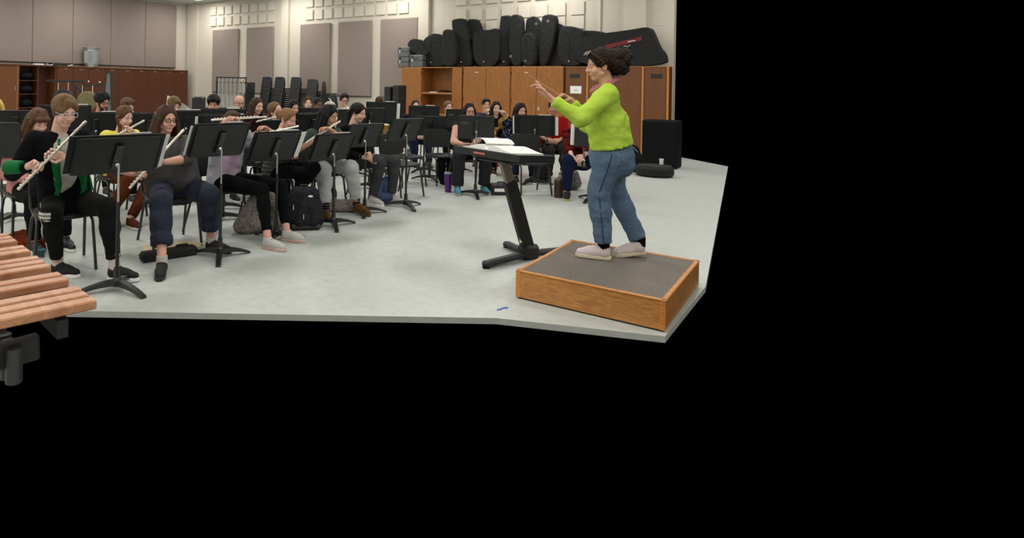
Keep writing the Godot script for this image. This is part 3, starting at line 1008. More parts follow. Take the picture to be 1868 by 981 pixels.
func hair_prims(style: String) -> Array:
	var cap := egg(Vector3(0, 0.042, -0.018), Vector3(0.083, 0.087, 0.101))
	var face := egg(Vector3(0, -0.036, 0.100), Vector3(0.069, 0.104, 0.084), true)
	var nape := egg(Vector3(0, -0.135, 0.01), Vector3(0.13, 0.115, 0.13), true)
	var r := RandomNumberGenerator.new()
	r.seed = 77
	var p := []
	match style:
		"short":
			p = [cap, bone(Vector3(-0.075, 0.0, -0.02), Vector3(-0.072, -0.025, -0.012), 0.012, 0.008), bone(Vector3(0.075, 0.0, -0.02), Vector3(0.072, -0.025, -0.012), 0.012, 0.008), nape, face, bone(Vector3(-0.05, 0.088, 0.045), Vector3(0.05, 0.092, 0.045), 0.020, 0.018)]
		"buzz":
			p = [egg(Vector3(0, 0.039, -0.016), Vector3(0.078, 0.082, 0.097)), nape, face]
		"swoop":
			p = [egg(Vector3(0, 0.046, -0.016), Vector3(0.090, 0.094, 0.108)), nape, face,
				bone(Vector3(-0.03, 0.118, 0.02), Vector3(0.058, 0.058, 0.062), 0.028, 0.018), bone(Vector3(-0.05, 0.110, 0.03), Vector3(-0.070, 0.030, 0.058), 0.024, 0.012),
				bone(Vector3(-0.02, 0.095, 0.060), Vector3(0.062, 0.030, 0.062), 0.022, 0.010), bone(Vector3(0.0, 0.085, 0.070), Vector3(-0.058, 0.018, 0.074), 0.020, 0.008),
				bone(Vector3(-0.078, 0.03, -0.01), Vector3(-0.076, -0.035, 0.0), 0.016, 0.008), bone(Vector3(0.078, 0.03, -0.01), Vector3(0.076, -0.035, 0.0), 0.016, 0.008)]
		"bowl":
			p = [egg(Vector3(0, 0.048, -0.012), Vector3(0.090, 0.090, 0.106)), nape, face, bone(Vector3(-0.055, 0.062, 0.070), Vector3(0.055, 0.062, 0.070), 0.024, 0.024), bone(Vector3(0, 0.075, 0.075), Vector3(0, 0.05, 0.085), 0.024, 0.014)]
		"bald":
			p = [bone(Vector3(-0.072, 0.0, -0.02), Vector3(-0.066, -0.02, -0.045), 0.012, 0.010), bone(Vector3(0.072, 0.0, -0.02), Vector3(0.066, -0.02, -0.045), 0.012, 0.010), bone(Vector3(-0.05, -0.012, -0.075), Vector3(0.05, -0.012, -0.075), 0.016, 0.016)]
		"curly":
			p = [egg(Vector3(0, 0.050, -0.02), Vector3(0.094, 0.092, 0.108)), nape, face]
			for i in 60:
				var d := Vector3(r.randf_range(-1, 1), r.randf_range(-0.15, 1), r.randf_range(-1, 0.75)).normalized()
				p.append(egg(Vector3(0, 0.045, -0.02) + d * Vector3(0.092, 0.088, 0.106), Vector3.ONE * r.randf_range(0.014, 0.024)))
		"long", "long_wide", "bob":
			var drop := 0.28 if style == "long_wide" else 0.24 if style != "bob" else 0.15
			var out := 0.07 if style == "long_wide" else 0.012
			p = [cap, face]
			for s in [-1.0, 1.0]:
				p.append(bone(Vector3(s * 0.030, 0.112, 0.015), Vector3(s * 0.078, 0.0, 0.028), 0.020, 0.018))
				p.append(bone(Vector3(s * 0.078, 0.0, 0.020), Vector3(s * (0.082 + out), -drop, 0.015), 0.020, 0.026))
				p.append(bone(Vector3(s * 0.080, 0.02, -0.02), Vector3(s * (0.088 + out), -drop + 0.01, -0.03), 0.026, 0.036))
				p.append(bone(Vector3(s * 0.055, 0.02, -0.075), Vector3(s * (0.062 + out), -drop - 0.01, -0.085), 0.034, 0.040))
			p.append(bone(Vector3(0, 0.02, -0.09), Vector3(0, -drop - 0.02, -0.105), 0.036, 0.040))
			if style == "bob":
				p.append(bone(Vector3(-0.05, 0.055, 0.074), Vector3(0.05, 0.055, 0.074), 0.020, 0.020))
				p.append(bone(Vector3(-0.04, 0.05, 0.078), Vector3(0.04, 0.05, 0.078), 0.017, 0.017))
		"tail":
			p = [cap, face, nape, bone(Vector3(0, 0.02, -0.10), Vector3(0, -0.03, -0.125), 0.026, 0.028), bone(Vector3(0, -0.03, -0.125), Vector3(0, -0.17, -0.115), 0.028, 0.014)]
			for s in [-1.0, 1.0]:
				p.append(bone(Vector3(s * 0.066, 0.05, 0.03), Vector3(s * 0.076, -0.005, -0.01), 0.014, 0.012))
		"bun":
			p = [cap, face, nape, egg(Vector3(0.0, 0.035, -0.125), Vector3(0.045, 0.042, 0.036))]
			for s in [-1.0, 1.0]:
				p.append(bone(Vector3(s * 0.06, 0.065, 0.035), Vector3(s * 0.078, -0.005, 0.0), 0.014, 0.010))
				p.append(bone(Vector3(s * 0.074, 0.02, 0.02), Vector3(s * 0.073, -0.07, 0.02), 0.006, 0.003))
			for i in 14:
				var d := Vector3(r.randf_range(-1, 1), r.randf_range(-1, 1), r.randf_range(-1, 0.2)).normalized()
				p.append(egg(Vector3(0, 0.035, -0.125) + d * 0.036, Vector3.ONE * 0.015))
		"braid":
			p = [cap, face, nape]
			for s in [-1.0, 1.0]:
				p.append(bone(Vector3(s * 0.03, 0.11, 0.02), Vector3(s * 0.078, 0.0, 0.0), 0.02, 0.018))
				p.append(bone(Vector3(s * 0.07, -0.01, -0.03), Vector3(s * 0.055, -0.07, -0.02), 0.026, 0.024))
			for i in 7:
				p.append(egg(Vector3(-0.052 - 0.004 * (i % 2), -0.075 - i * 0.026, -0.005 + i * 0.008), Vector3(0.021, 0.019, 0.020)))
		"puff":
			p = [egg(Vector3(0, 0.046, -0.018), Vector3(0.085, 0.090, 0.102)), face, nape, egg(Vector3(0, 0.020, -0.135), Vector3(0.085, 0.085, 0.075)), egg(Vector3(0, 0.044, -0.080), Vector3(0.080, 0.080, 0.075))]
			for s in [-1.0, 1.0]:
				p.append(bone(Vector3(s * 0.055, 0.075, 0.045), Vector3(s * 0.078, 0.01, 0.0), 0.018, 0.014))
			for i in 70:
				var d := Vector3(r.randf_range(-1, 1), r.randf_range(-1, 1), r.randf_range(-1, 0.5)).normalized()
				p.append(egg(Vector3(0, 0.018, -0.135) + d * Vector3(0.080, 0.086, 0.078) * r.randf_range(0.9, 1.08), Vector3.ONE * r.randf_range(0.016, 0.030)))
			for i in 8:
				var d := Vector3(r.randf_range(-1, 1), r.randf_range(0.1, 1), r.randf_range(-1, 0.9)).normalized()
				p.append(egg(Vector3(0, 0.046, -0.018) + d * Vector3(0.083, 0.090, 0.102), Vector3.ONE * r.randf_range(0.008, 0.014)))
	return p

func make_people_kit() -> void:
	for k in ["man", "woman"]:
		make_head(k)
	var half := [0.55, 0.7, 0.35]
	make_hand("hold", [[0.45, 0.75, 0.4], [0.55, 0.8, 0.4], [0.6, 0.8, 0.4], [0.5, 0.7, 0.4]], 0.05, 0.5)
	make_hand("rest", [[0.25, 0.35, 0.2], [0.3, 0.4, 0.25], [0.35, 0.45, 0.25], [0.35, 0.45, 0.25]], 0.06, 0.2)
	make_hand("fist", [[0.9, 1.3, 0.8], [1.1, 1.4, 0.9], [1.2, 1.4, 0.9], [1.2, 1.4, 0.9]], 0.02, 0.75)
	make_hand("open", [[-0.10, 0.15, 0.1], [0.35, 0.45, 0.3], [0.15, 0.35, 0.2], [0.25, 0.35, 0.2]], 0.16, -0.1)
	for k in ["short", "buzz", "swoop", "bowl", "bald", "curly", "long", "long_wide", "bob", "tail", "bun", "braid", "puff"]:
		var fluff: float = {"puff": 0.006, "curly": 0.006}.get(k, 0.0)
		var a := field_mesh(hair_prims(k), 0.0062, 0.014 if fluff == 0.0 else 0.010)
		if fluff > 0.0:
			a = creased(a, fluff, 6.0)
		else:
			a = creased(a, 0.001, 3.0)
		hair_mesh[k] = Shape.new().add(a).done()
	# spectacles, in the head's own frame
	var g := Shape.new()
	for s in [-1.0, 1.0]:
		var loop := []
		for i in 17:
			var q := TAU * i / 16.0
			loop.append(Vector3(s * 0.034 + 0.024 * signf(cos(q)) * pow(absf(cos(q)), 0.7), 0.0 + 0.0175 * signf(sin(q)) * pow(absf(sin(q)), 0.7), 0.098))
		g.tube(loop, [0.0026], 6, false)
		g.tube([Vector3(s * 0.057, 0.006, 0.097), Vector3(s * 0.076, 0.006, 0.06), Vector3(s * 0.080, 0.004, -0.01)], [0.0026], 6)
	g.tube([Vector3(-0.011, 0.003, 0.099), Vector3(0, 0.006, 0.102), Vector3(0.011, 0.003, 0.099)], [0.0024], 6)
	hair_mesh["glasses"] = g.done()
	# shoes: toe along +z, ankle above the origin
	var up := field_mesh([bone(Vector3(0, 0.055, -0.035), Vector3(0, 0.046, 0.06), 0.040, 0.040), bone(Vector3(0, 0.044, 0.06), Vector3(0.004, 0.036, 0.135), 0.040, 0.032), bone(Vector3(0, 0.05, -0.035), Vector3(0, 0.105, -0.03), 0.041, 0.042, false, true), bone(Vector3(0, 0.075, 0.0), Vector3(0, 0.055, 0.09), 0.030, 0.026)], 0.008, 0.02)
	shoe_mesh["upper"] = Shape.new().add(up).done()
	var line := PackedVector2Array([Vector2(-0.034, -0.07), Vector2(-0.018, -0.084), Vector2(0.018, -0.084), Vector2(0.034, -0.07), Vector2(0.037, -0.01), Vector2(0.044, 0.07), Vector2(0.043, 0.12), Vector2(0.030, 0.158), Vector2(0.004, 0.174), Vector2(-0.022, 0.162), Vector2(-0.038, 0.125), Vector2(-0.042, 0.07), Vector2(-0.036, -0.01)])
	var flip := Basis(Vector3.RIGHT, PI / 2)
	shoe_mesh["sole"] = Shape.new().prism(line, 0.030, Transform3D(flip, Vector3(0, 0.015, 0)), 0.006).done()
	var lc := Shape.new()
	for i in 4:
		lc.tube([Vector3(-0.022, 0.092 - i * 0.0056, 0.024 + i * 0.02), Vector3(0, 0.105 - i * 0.0056, 0.026 + i * 0.02), Vector3(0.022, 0.092 - i * 0.0056, 0.024 + i * 0.02)], [0.0038], 6)
	shoe_mesh["laces"] = lc.done()

func two_bone(a: Vector3, b: Vector3, l1: float, l2: float, hint: Vector3) -> Vector3:
	var d := b - a
	var dist := clampf(d.length(), 0.05, (l1 + l2) * 0.999)
	var t := d.normalized()
	var x := (l1 * l1 - l2 * l2 + dist * dist) / (2.0 * dist)
	var h := sqrt(maxf(l1 * l1 - x * x, 0.0))
	var n := (hint - t * hint.dot(t)).normalized()
	return a + t * x + n * h

func hand_frame(at: Vector3, fingers: Vector3, palm: Vector3) -> Transform3D:
	var z := fingers.normalized()
	var y := -(palm - z * palm.dot(z)).normalized()
	return Transform3D(Basis(y.cross(z), y, z), at)

func srgb(r: float, g: float, b: float) -> Color:
	return Color(r, g, b).srgb_to_linear()

# s: at (x, z of the hips), face (degrees, 0 looks at the photographer, 90 to the right), head (place of its centre), look, nod,
# skin, hair, hair_color, top / legs / shoes materials, sleeve, hands and feet where the pose asks for them
func person(s: Dictionary) -> Node3D:
	var at: Vector2 = s.at
	var root := thing("person", s.label, "person", Vector3(at.x, 0, at.y), 0.0, s.get("group", ""))
	var o := Vector3(at.x, 0, at.y)
	var f := face_dir(s.face)
	var l := Vector3(f.z, 0, -f.x)
	var cell: float = s.get("cell", 0.024)
	var b: float = s.get("bulk", 1.0)
	var stand: bool = s.get("stand", false)
	var head: Vector3 = s.head - o
	var hd: float = s.get("look", s.face)
	var hb := Basis(Vector3.UP, deg_to_rad(hd)) * Basis(Vector3.RIGHT, deg_to_rad(s.get("nod", 8.0))) * Basis(Vector3.BACK, deg_to_rad(s.get("tilt", 0.0)))
	var neck := head + hb * Vector3(0, -0.155, -0.035)
	var hip := Vector3(0, s.get("hip", 0.53), 0)
	var sw: float = s.get("shoulders", 0.165) * (0.5 + 0.5 * b)
	var base := neck + Vector3(0, -0.035, 0)
	var sh := {"l": base + l * sw + Vector3(0, -0.035, 0), "r": base - l * sw + Vector3(0, -0.035, 0)}
	for k in ["l", "r"]:
		if s.has("sh_" + k):
			sh[k] = s["sh_" + k] - o
	var top := []
	var legs := []
	var body := []
	var mid := hip.lerp(base, 0.5)
	# torso
	var wide := 0.075 * b
	for q in [1.0, -1.0]:
		var w: Vector3 = l * q * wide
		top.append(bone(hip + w * 1.05 + Vector3(0, -0.03 if not stand else s.get("hem", 0.06), 0), mid + w * 0.95 + f * 0.012 * b, 0.122 * b, 0.112 * b, true, false))
		top.append(bone(mid + w * 0.95 + f * 0.012, base + w * 1.15 + Vector3(0, -0.12, 0) + f * 0.005, 0.112 * b, 0.098))
		body.append(bone(hip + w, base + w + Vector3(0, -0.1, 0), 0.09, 0.075))
	top.append(bone(sh.l, sh.r, 0.062, 0.062))
	if s.get("bust", false):
		for q in [1.0, -1.0]:
			top.append(egg(mid.lerp(base, 0.42) + l * q * 0.065 + f * 0.085, Vector3(0.065, 0.062, 0.058)))
	if s.get("belly", false):
		top.append(egg(hip.lerp(base, 0.25) + f * 0.06, Vector3(0.15 * b, 0.14, 0.13 * b)))
	top.append(bone(base + Vector3(0, -0.03, 0), base + Vector3(0, s.get("collar", 0.012), 0) , 0.085, 0.062, false, true))
	body.append(bone(base + Vector3(0, -0.08, 0), neck + Vector3(0, 0.02, 0), 0.07, 0.05))
	var inner := []
	if s.get("open_front", false):
		# the jacket hangs open: cut its front away and show the shirt below
		for q in [1.0, -1.0]:
			var w: Vector3 = l * q * wide
			inner.append(bone(hip + w + Vector3(0, 0.0, 0), mid + w * 0.9 + f * 0.012, 0.112 * b, 0.102 * b))
			inner.append(bone(mid + w * 0.9 + f * 0.012, base + w * 0.8 + Vector3(0, -0.12, 0) + f * 0.005, 0.102 * b, 0.088))
		inner.append(bone(base + Vector3(0, -0.08, 0), base + Vector3(0, 0.004, 0), 0.085, 0.060, false, true))
		top.append(egg(mid + f * 0.165 * b + Vector3(0, -0.01, 0), Vector3(s.get("open", 0.09), 0.37, 0.115), true, Basis(Vector3.UP, deg_to_rad(s.face))))
		jobs.append({"kind": "cloth", "root": root, "prims": inner, "cell": cell, "k": 0.035, "name": "undershirt", "mat": s.under, "deep": 0.006, "s": s})
	# arms
	var grip := {}
	for k in ["l", "r"]:
		var side: Vector3 = l if k == "l" else -l
		var up_len: float = 0.285 * s.get("arm", 1.0)
		var fo_len: float = 0.25 * s.get("arm", 1.0)
		var wrist: Vector3 = (s["hand_" + k] - o) if s.has("hand_" + k) else sh[k] + f * 0.30 + side * -0.06 + Vector3(0, -0.30, 0)
		var hint: Vector3 = s.get("elbow_" + k, Vector3(0, -0.8, 0) + side * 0.55 - f * 0.25)
		if (wrist - sh[k]).length() > (up_len + fo_len) * 0.995:
			wrist = sh[k] + (wrist - sh[k]).normalized() * (up_len + fo_len) * 0.995
		var elbow := two_bone(sh[k], wrist, up_len, fo_len, hint)
		body.append(bone(sh[k], elbow, 0.046, 0.042))
		body.append(bone(elbow, wrist, 0.042 * (0.6 + 0.4 * b), 0.0265))
		if s.get("sleeve", "long") == "none":
			body.append(bone(sh[k], elbow, 0.058, 0.052))
		else:
			top.append(bone(sh[k], elbow if s.get("sleeve", "long") != "short" else sh[k].lerp(elbow, 0.72), 0.068 * (0.6 + 0.4 * b), 0.054 * (0.6 + 0.4 * b), false, s.get("sleeve", "long") == "short"))
		match s.get("sleeve", "long"):
			"long":
				top.append(bone(elbow, elbow.lerp(wrist, 0.93), 0.054 * (0.6 + 0.4 * b), 0.040, false, true))
			"pushed":
				top.append(bone(elbow, elbow.lerp(wrist, 0.25), 0.060, 0.057, false, true))
			"three":
				top.append(bone(elbow, elbow.lerp(wrist, s.get("sleeve_to", 0.62)), 0.056, s.get("cuff_width", 0.047), false, true))
		var fing: Vector3 = s.get("fingers_" + k, (wrist - elbow).normalized())
		var palm: Vector3 = s.get("palm_" + k, Vector3.DOWN * 0.7 - side * 0.7)
		grip[k] = [hand_frame(wrist + fing.normalized() * 0.008, fing, palm), s.get("grip_" + k, "rest")]
	# legs
	var hems := {}
	for k in ["l", "r"]:
		var side: Vector3 = l if k == "l" else -l
		var hj := hip + side * 0.088 * b
		var knee: Vector3
		var ankle: Vector3
		if stand:
			ankle = s["ankle_" + k] - o
			knee = s["knee_" + k] - o
		else:
			knee = (s["knee_" + k] - o) if s.has("knee_" + k) else hip + f * 0.43 + side * 0.13 + Vector3(0, -0.035, 0)
			ankle = (s["ankle_" + k] - o) if s.has("ankle_" + k) else Vector3(knee.x, 0.10, knee.z) + f * 0.06
		var tb := 0.55 + 0.45 * b
		var loose: float = s.get("loose", 1.0)
		legs.append(bone(hj, knee, 0.098 * tb * (1.08 if stand else 1.0), 0.070 * tb * loose))
		var to: Vector3 = knee.lerp(ankle, s.get("crop", 0.97))
		legs.append(bone(knee, knee.lerp(ankle, 0.35), 0.070 * tb * loose, 0.066 * tb * loose))
		legs.append(bone(knee.lerp(ankle, 0.3), to, 0.067 * tb * loose, s.get("cuff", 0.052), false, true))
		if s.get("rolled", false):
			legs.append(bone(knee.lerp(ankle, s.crop - 0.13), to, s.cuff + 0.010, s.cuff + 0.010, true, true))
		body.append(bone(hj, knee, 0.075, 0.052))
		body.append(bone(knee, ankle, 0.050, 0.036))
		hems[k] = ankle
	legs.append(bone(hip + l * 0.06 * b, hip - l * 0.06 * b, 0.125 * b, 0.125 * b))
	if stand:
		legs.append(bone(hip + l * 0.075 - f * 0.055 + Vector3(0, -0.06, 0), hip - l * 0.075 - f * 0.055 + Vector3(0, -0.06, 0), 0.112, 0.112))
		legs.append(bone(hip + l * 0.07 + Vector3(0, 0.10, 0), hip - l * 0.07 + Vector3(0, 0.10, 0), 0.108, 0.108))
	# heads, hands and skin become one body
	jobs.append({"kind": "body", "root": root, "prims": body, "cell": minf(cell, 0.02), "k": 0.02, "s": s, "head": Transform3D(hb, head), "grip": grip})
	jobs.append({"kind": "cloth", "root": root, "prims": top, "cell": cell, "k": 0.035, "name": s.get("top_name", "shirt"), "mat": s.top, "deep": s.get("crease", 0.0045), "s": s})
	if s.get("lower", true):
		jobs.append({"kind": "cloth", "root": root, "prims": legs, "cell": s.get("leg_cell", cell), "k": 0.03, "name": s.get("legs_name", "trousers"), "mat": s.legs, "deep": s.get("leg_crease", 0.0045), "s": s, "side": s.get("side_stripes", [])})
		for k in ["l", "r"]:
			var a: Vector3 = hems[k]
			var toe: float = s.get("toe_" + k, s.get("toe", s.face))
			var xf := Transform3D(Basis(Vector3.UP, deg_to_rad(toe)) * Basis(Vector3.RIGHT, deg_to_rad(s.get("heel_" + k, 0.0))), Vector3(a.x, a.y - 0.10, a.z) + face_dir(toe) * 0.03)
			var sho := part("shoe", shoe_mesh.upper, s.get("shoes", M.black), root, xf)
			part("sole", shoe_mesh.sole, s.get("soles", M.white), sho)
			if s.has("laces"):
				part("laces", shoe_mesh.laces, s.laces, sho)
			if s.has("socks"):
				var knee_dir := Vector3(0, 1, 0)
				part("sock", Shape.new().tube([a + Vector3(0, -0.03, 0), a + Vector3(0, s.get("sock_top", 0.05), 0)], [0.043, 0.044], 14), s.socks, root)
	var hair := part("hair", hair_mesh[s.hair], s.hair_mat, root, Transform3D(hb.scaled_local(Vector3.ONE * s.get("hair_size", 1.0)), head))
	if s.get("part_left", false):
		hair.scale = Vector3(-1, 1, 1) * hair.scale
	if s.has("glasses"):
		part("glasses", hair_mesh.glasses, s.glasses, root, Transform3D(hb, head + hb * s.get("glasses_at", Vector3.ZERO)) * Transform3D(Basis(Vector3.RIGHT, s.get("glasses_tip", 0.0)).scaled(Vector3.ONE * s.get("glasses_size", 1.0)), Vector3.ZERO))
	if s.get("beard", false):
		part("beard", beard_mesh(), s.hair_mat, root, Transform3D(hb, head))
	return root

func beard_mesh() -> ArrayMesh:
	if not hair_mesh.has("beard"):
		var a := field_mesh([bone(Vector3(-0.062, -0.03, 0.02), Vector3(-0.035, -0.085, 0.045), 0.012, 0.016), bone(Vector3(0.062, -0.03, 0.02), Vector3(0.035, -0.085, 0.045), 0.012, 0.016), bone(Vector3(-0.032, -0.092, 0.05), Vector3(0.032, -0.092, 0.05), 0.020, 0.020), bone(Vector3(-0.022, -0.050, 0.083), Vector3(0.022, -0.050, 0.083), 0.005, 0.005)], 0.005, 0.012)
		hair_mesh["beard"] = Shape.new().add(creased(a, 0.005, 6.0)).done()
	return hair_mesh.beard

func run_job(i: int) -> void:
	var j: Dictionary = jobs[i]
	var a := field_mesh(j.prims, j.cell, j.k)
	if j.kind == "cloth" and j.deep > 0.0:
		a = creased(a, j.deep, j.s.get("fold_scale", 1.0))
	if j.get("side", []).size():
		a[3] = striped(a[0], j.side, j.s.at)
	j["arrays"] = a

func striped(pv: PackedVector3Array, side: Array, at: Vector2) -> PackedColorArray:
	# three sewn-on white stripes down the outer side of one trouser leg; side: [hip, knee, ankle, outward, cloth colour]
	var o := Vector3(at.x, 0, at.y)
	var hip: Vector3 = side[0] - o
	var knee: Vector3 = side[1] - o
	var ankle: Vector3 = side[2] - o
	var out: Vector3 = side[3]
	var pc := PackedColorArray()
	for p in pv:
		var best := 9.0
		var mark := false
		for seg in [[hip, knee], [knee, ankle]]:
			var ab: Vector3 = seg[1] - seg[0]
			var h := clampf((p - seg[0]).dot(ab) / ab.length_squared(), 0.0, 1.0)
			var v: Vector3 = p - (seg[0] + ab * h)
			if v.length() < best:
				best = v.length()
				var n := ab.normalized().cross(out).normalized()
				var t := v.dot(n) - 0.012
				mark = v.dot(out) > 0.02 and (absf(t) < 0.0075 or absf(absf(t) - 0.028) < 0.0075)
		pc.append(Color(0.62, 0.60, 0.58) if mark and best < 0.13 else side[4])
	return pc

func finish_people() -> void:
	var g := WorkerThreadPool.add_group_task(run_job, jobs.size(), -1, true)
	WorkerThreadPool.wait_for_group_task_completion(g)
	for j in jobs:
		var s: Dictionary = j.s
		var sh := Shape.new()
		if j.kind == "body":
			sh.col = s.skin
			sh.add(j.arrays)
			sh.add(head_arrays[s.get("sex", "woman")], j.head)
			sh.add(head_arrays.lids, j.head)
			for k in ["l", "r"]:
				sh.add(hand_arrays[j.grip[k][1]], j.grip[k][0], k == "r")
			sh.col = Color.WHITE
			sh.add(head_arrays.eyes, j.head)
			sh.col = s.get("brow", srgb(0.22, 0.14, 0.09))
			sh.add(head_arrays.brows, j.head)
			part("body", sh, M.skin, j.root)
		else:
			sh.add(j.arrays)
			part(j.name, sh, j.mat, j.root)
	jobs.clear()

# ---------------------------------------------------------------- music stands and chairs
var kit := {}

func rounded(w: float, h: float, r: float, steps := 4) -> PackedVector2Array:
	var p := PackedVector2Array()
	for c in [[w * 0.5 - r, h * 0.5 - r, 0.0], [-w * 0.5 + r, h * 0.5 - r, PI / 2], [-w * 0.5 + r, -h * 0.5 + r, PI], [w * 0.5 - r, -h * 0.5 + r, PI * 1.5]]:
		for i in steps + 1:
			var a: float = c[2] + PI / 2 * i / steps
			p.append(Vector2(c[0] + r * cos(a), c[1] + r * sin(a)))
	return p

func make_stand_kit() -> void:
	# desk frame: x across, y up the desk, +z towards the player
	kit.desk = Shape.new().prism(rounded(0.50, 0.33, 0.025), 0.006, Transform3D(), 0.0015).done()
	kit.lip = Shape.new().box(Vector3(0, -0.163, 0.032), Vector3(0.50, 0.005, 0.064), Basis(), 0.001).box(Vector3(0, -0.157, 0.063), Vector3(0.50, 0.016, 0.004)).done()
	kit.flange = Shape.new().box(Vector3(0, 0.162, -0.006), Vector3(0.46, 0.006, 0.014), Basis(), 0.002).box(Vector3(-0.247, 0, -0.005), Vector3(0.005, 0.28, 0.012)).box(Vector3(0.247, 0, -0.005), Vector3(0.005, 0.28, 0.012)).done()
	kit.bracket = Shape.new().prism(PackedVector2Array([Vector2(-0.034, -0.10), Vector2(0.034, -0.10), Vector2(0.026, 0.11), Vector2(-0.026, 0.11)]), 0.030, Transform3D(Basis(), Vector3(0, -0.01, -0.019)), 0.006).done()
	kit.knob = Shape.new().lathe([Vector2(0, 0), Vector2(0.016, 0), Vector2(0.018, 0.008), Vector2(0.012, 0.018), Vector2(0, 0.02)], 14, Transform3D(Basis(Vector3.RIGHT, -PI / 2), Vector3(0, -0.055, -0.036))).done()
	kit.hub = Shape.new().lathe([Vector2(0.016, 0.03), Vector2(0.032, 0.035), Vector2(0.034, 0.075), Vector2(0.024, 0.10), Vector2(0.021, 0.17), Vector2(0.0, 0.172)], 16).done()
	var leg := Shape.new()
	var last := []
	for i in 7:
		var t := i / 6.0
		var at := Vector3(0, 0.062 - 0.052 * t * t, 0.02 + 0.27 * t)
		var w := lerpf(0.026, 0.019, t)
		var th := lerpf(0.020, 0.009, t)
		var ring := [at + Vector3(-w, th, 0), at + Vector3(w, th, 0), at + Vector3(w * 1.15, -th, 0), at + Vector3(-w * 1.15, -th, 0)]
		if last.size():
			leg.quad(last[0], last[1], ring[1], ring[0], Vector3.UP)
			leg.quad(last[2], last[3], ring[3], ring[2], Vector3.DOWN)
			leg.quad(last[1], last[2], ring[2], ring[1], Vector3.RIGHT)
			leg.quad(last[3], last[0], ring[0], ring[3], Vector3.LEFT)
		last = ring
	leg.quad(last[0], last[1], last[2], last[3], Vector3.BACK)
	kit.leg = leg.done()

# yaw: the side the player sits on; high: height of the middle of the desk
func music_stand(label: String, x: float, z: float, yaw: float, high := 0.98, tilt := 24.0, spin := 20.0, detail := true, wide := 1.0) -> Node3D:
	var o := thing("music_stand", label, "music stand", Vector3(x, 0, z), deg_to_rad(yaw), "black music stands of the band")
	var d := Transform3D(Basis(Vector3.RIGHT, deg_to_rad(-tilt)), Vector3(0, high, 0.035))
	var desk := part("desk", kit.desk, M.desk, o, d * Transform3D(Basis.from_scale(Vector3(wide, 1, 1)), Vector3.ZERO))
	part("lip", kit.lip, M.desk, desk)
	part("flange", kit.flange, M.black, desk)
	part("bracket", kit.bracket, M.black_metal, o, d)
	part("tilt_knob", kit.knob, M.chrome, o, d)
	var top := high - 0.075
	part("upper_tube", Shape.new().tube([Vector3(0, 0.60, 0), Vector3(0, top, 0.0)], [0.0085], 10), M.chrome if detail else M.grey_metal, o)
	part("lower_tube", Shape.new().tube([Vector3(0, 0.05, 0), Vector3(0, 0.62, 0), Vector3(0, 0.64, 0)], [0.014, 0.014, 0.011], 12), M.black_metal, o)
	part("hub", kit.hub, M.black_metal, o)
	for i in 3:
		part("leg", kit.leg, M.black_metal, o, Transform3D(Basis(Vector3.UP, deg_to_rad(spin + 120.0 * i)), Vector3.ZERO))
	return o

# a folder or loose sheets that lean on a stand's desk, in the stand's frame
func on_stand(st: Node3D, high: float, tilt: float, called: String, label: String, category: String, w: float, h: float, dx: float, dy: float, thick: float, m: Material, lift := 0.012, roll := 0.0) -> void:
	var d := Transform3D(Basis(Vector3.RIGHT, deg_to_rad(-tilt)), Vector3(0, high, 0.035))
	var s := Shape.new().box(Vector3.ZERO, Vector3(w, h, thick), Basis(), minf(0.003, thick * 0.3))
	whole(called, s, m, label, category, st.transform * d * Transform3D(Basis(Vector3.BACK, roll), Vector3(dx, dy, lift)), called.replace("_", " ") + "s on the stands")

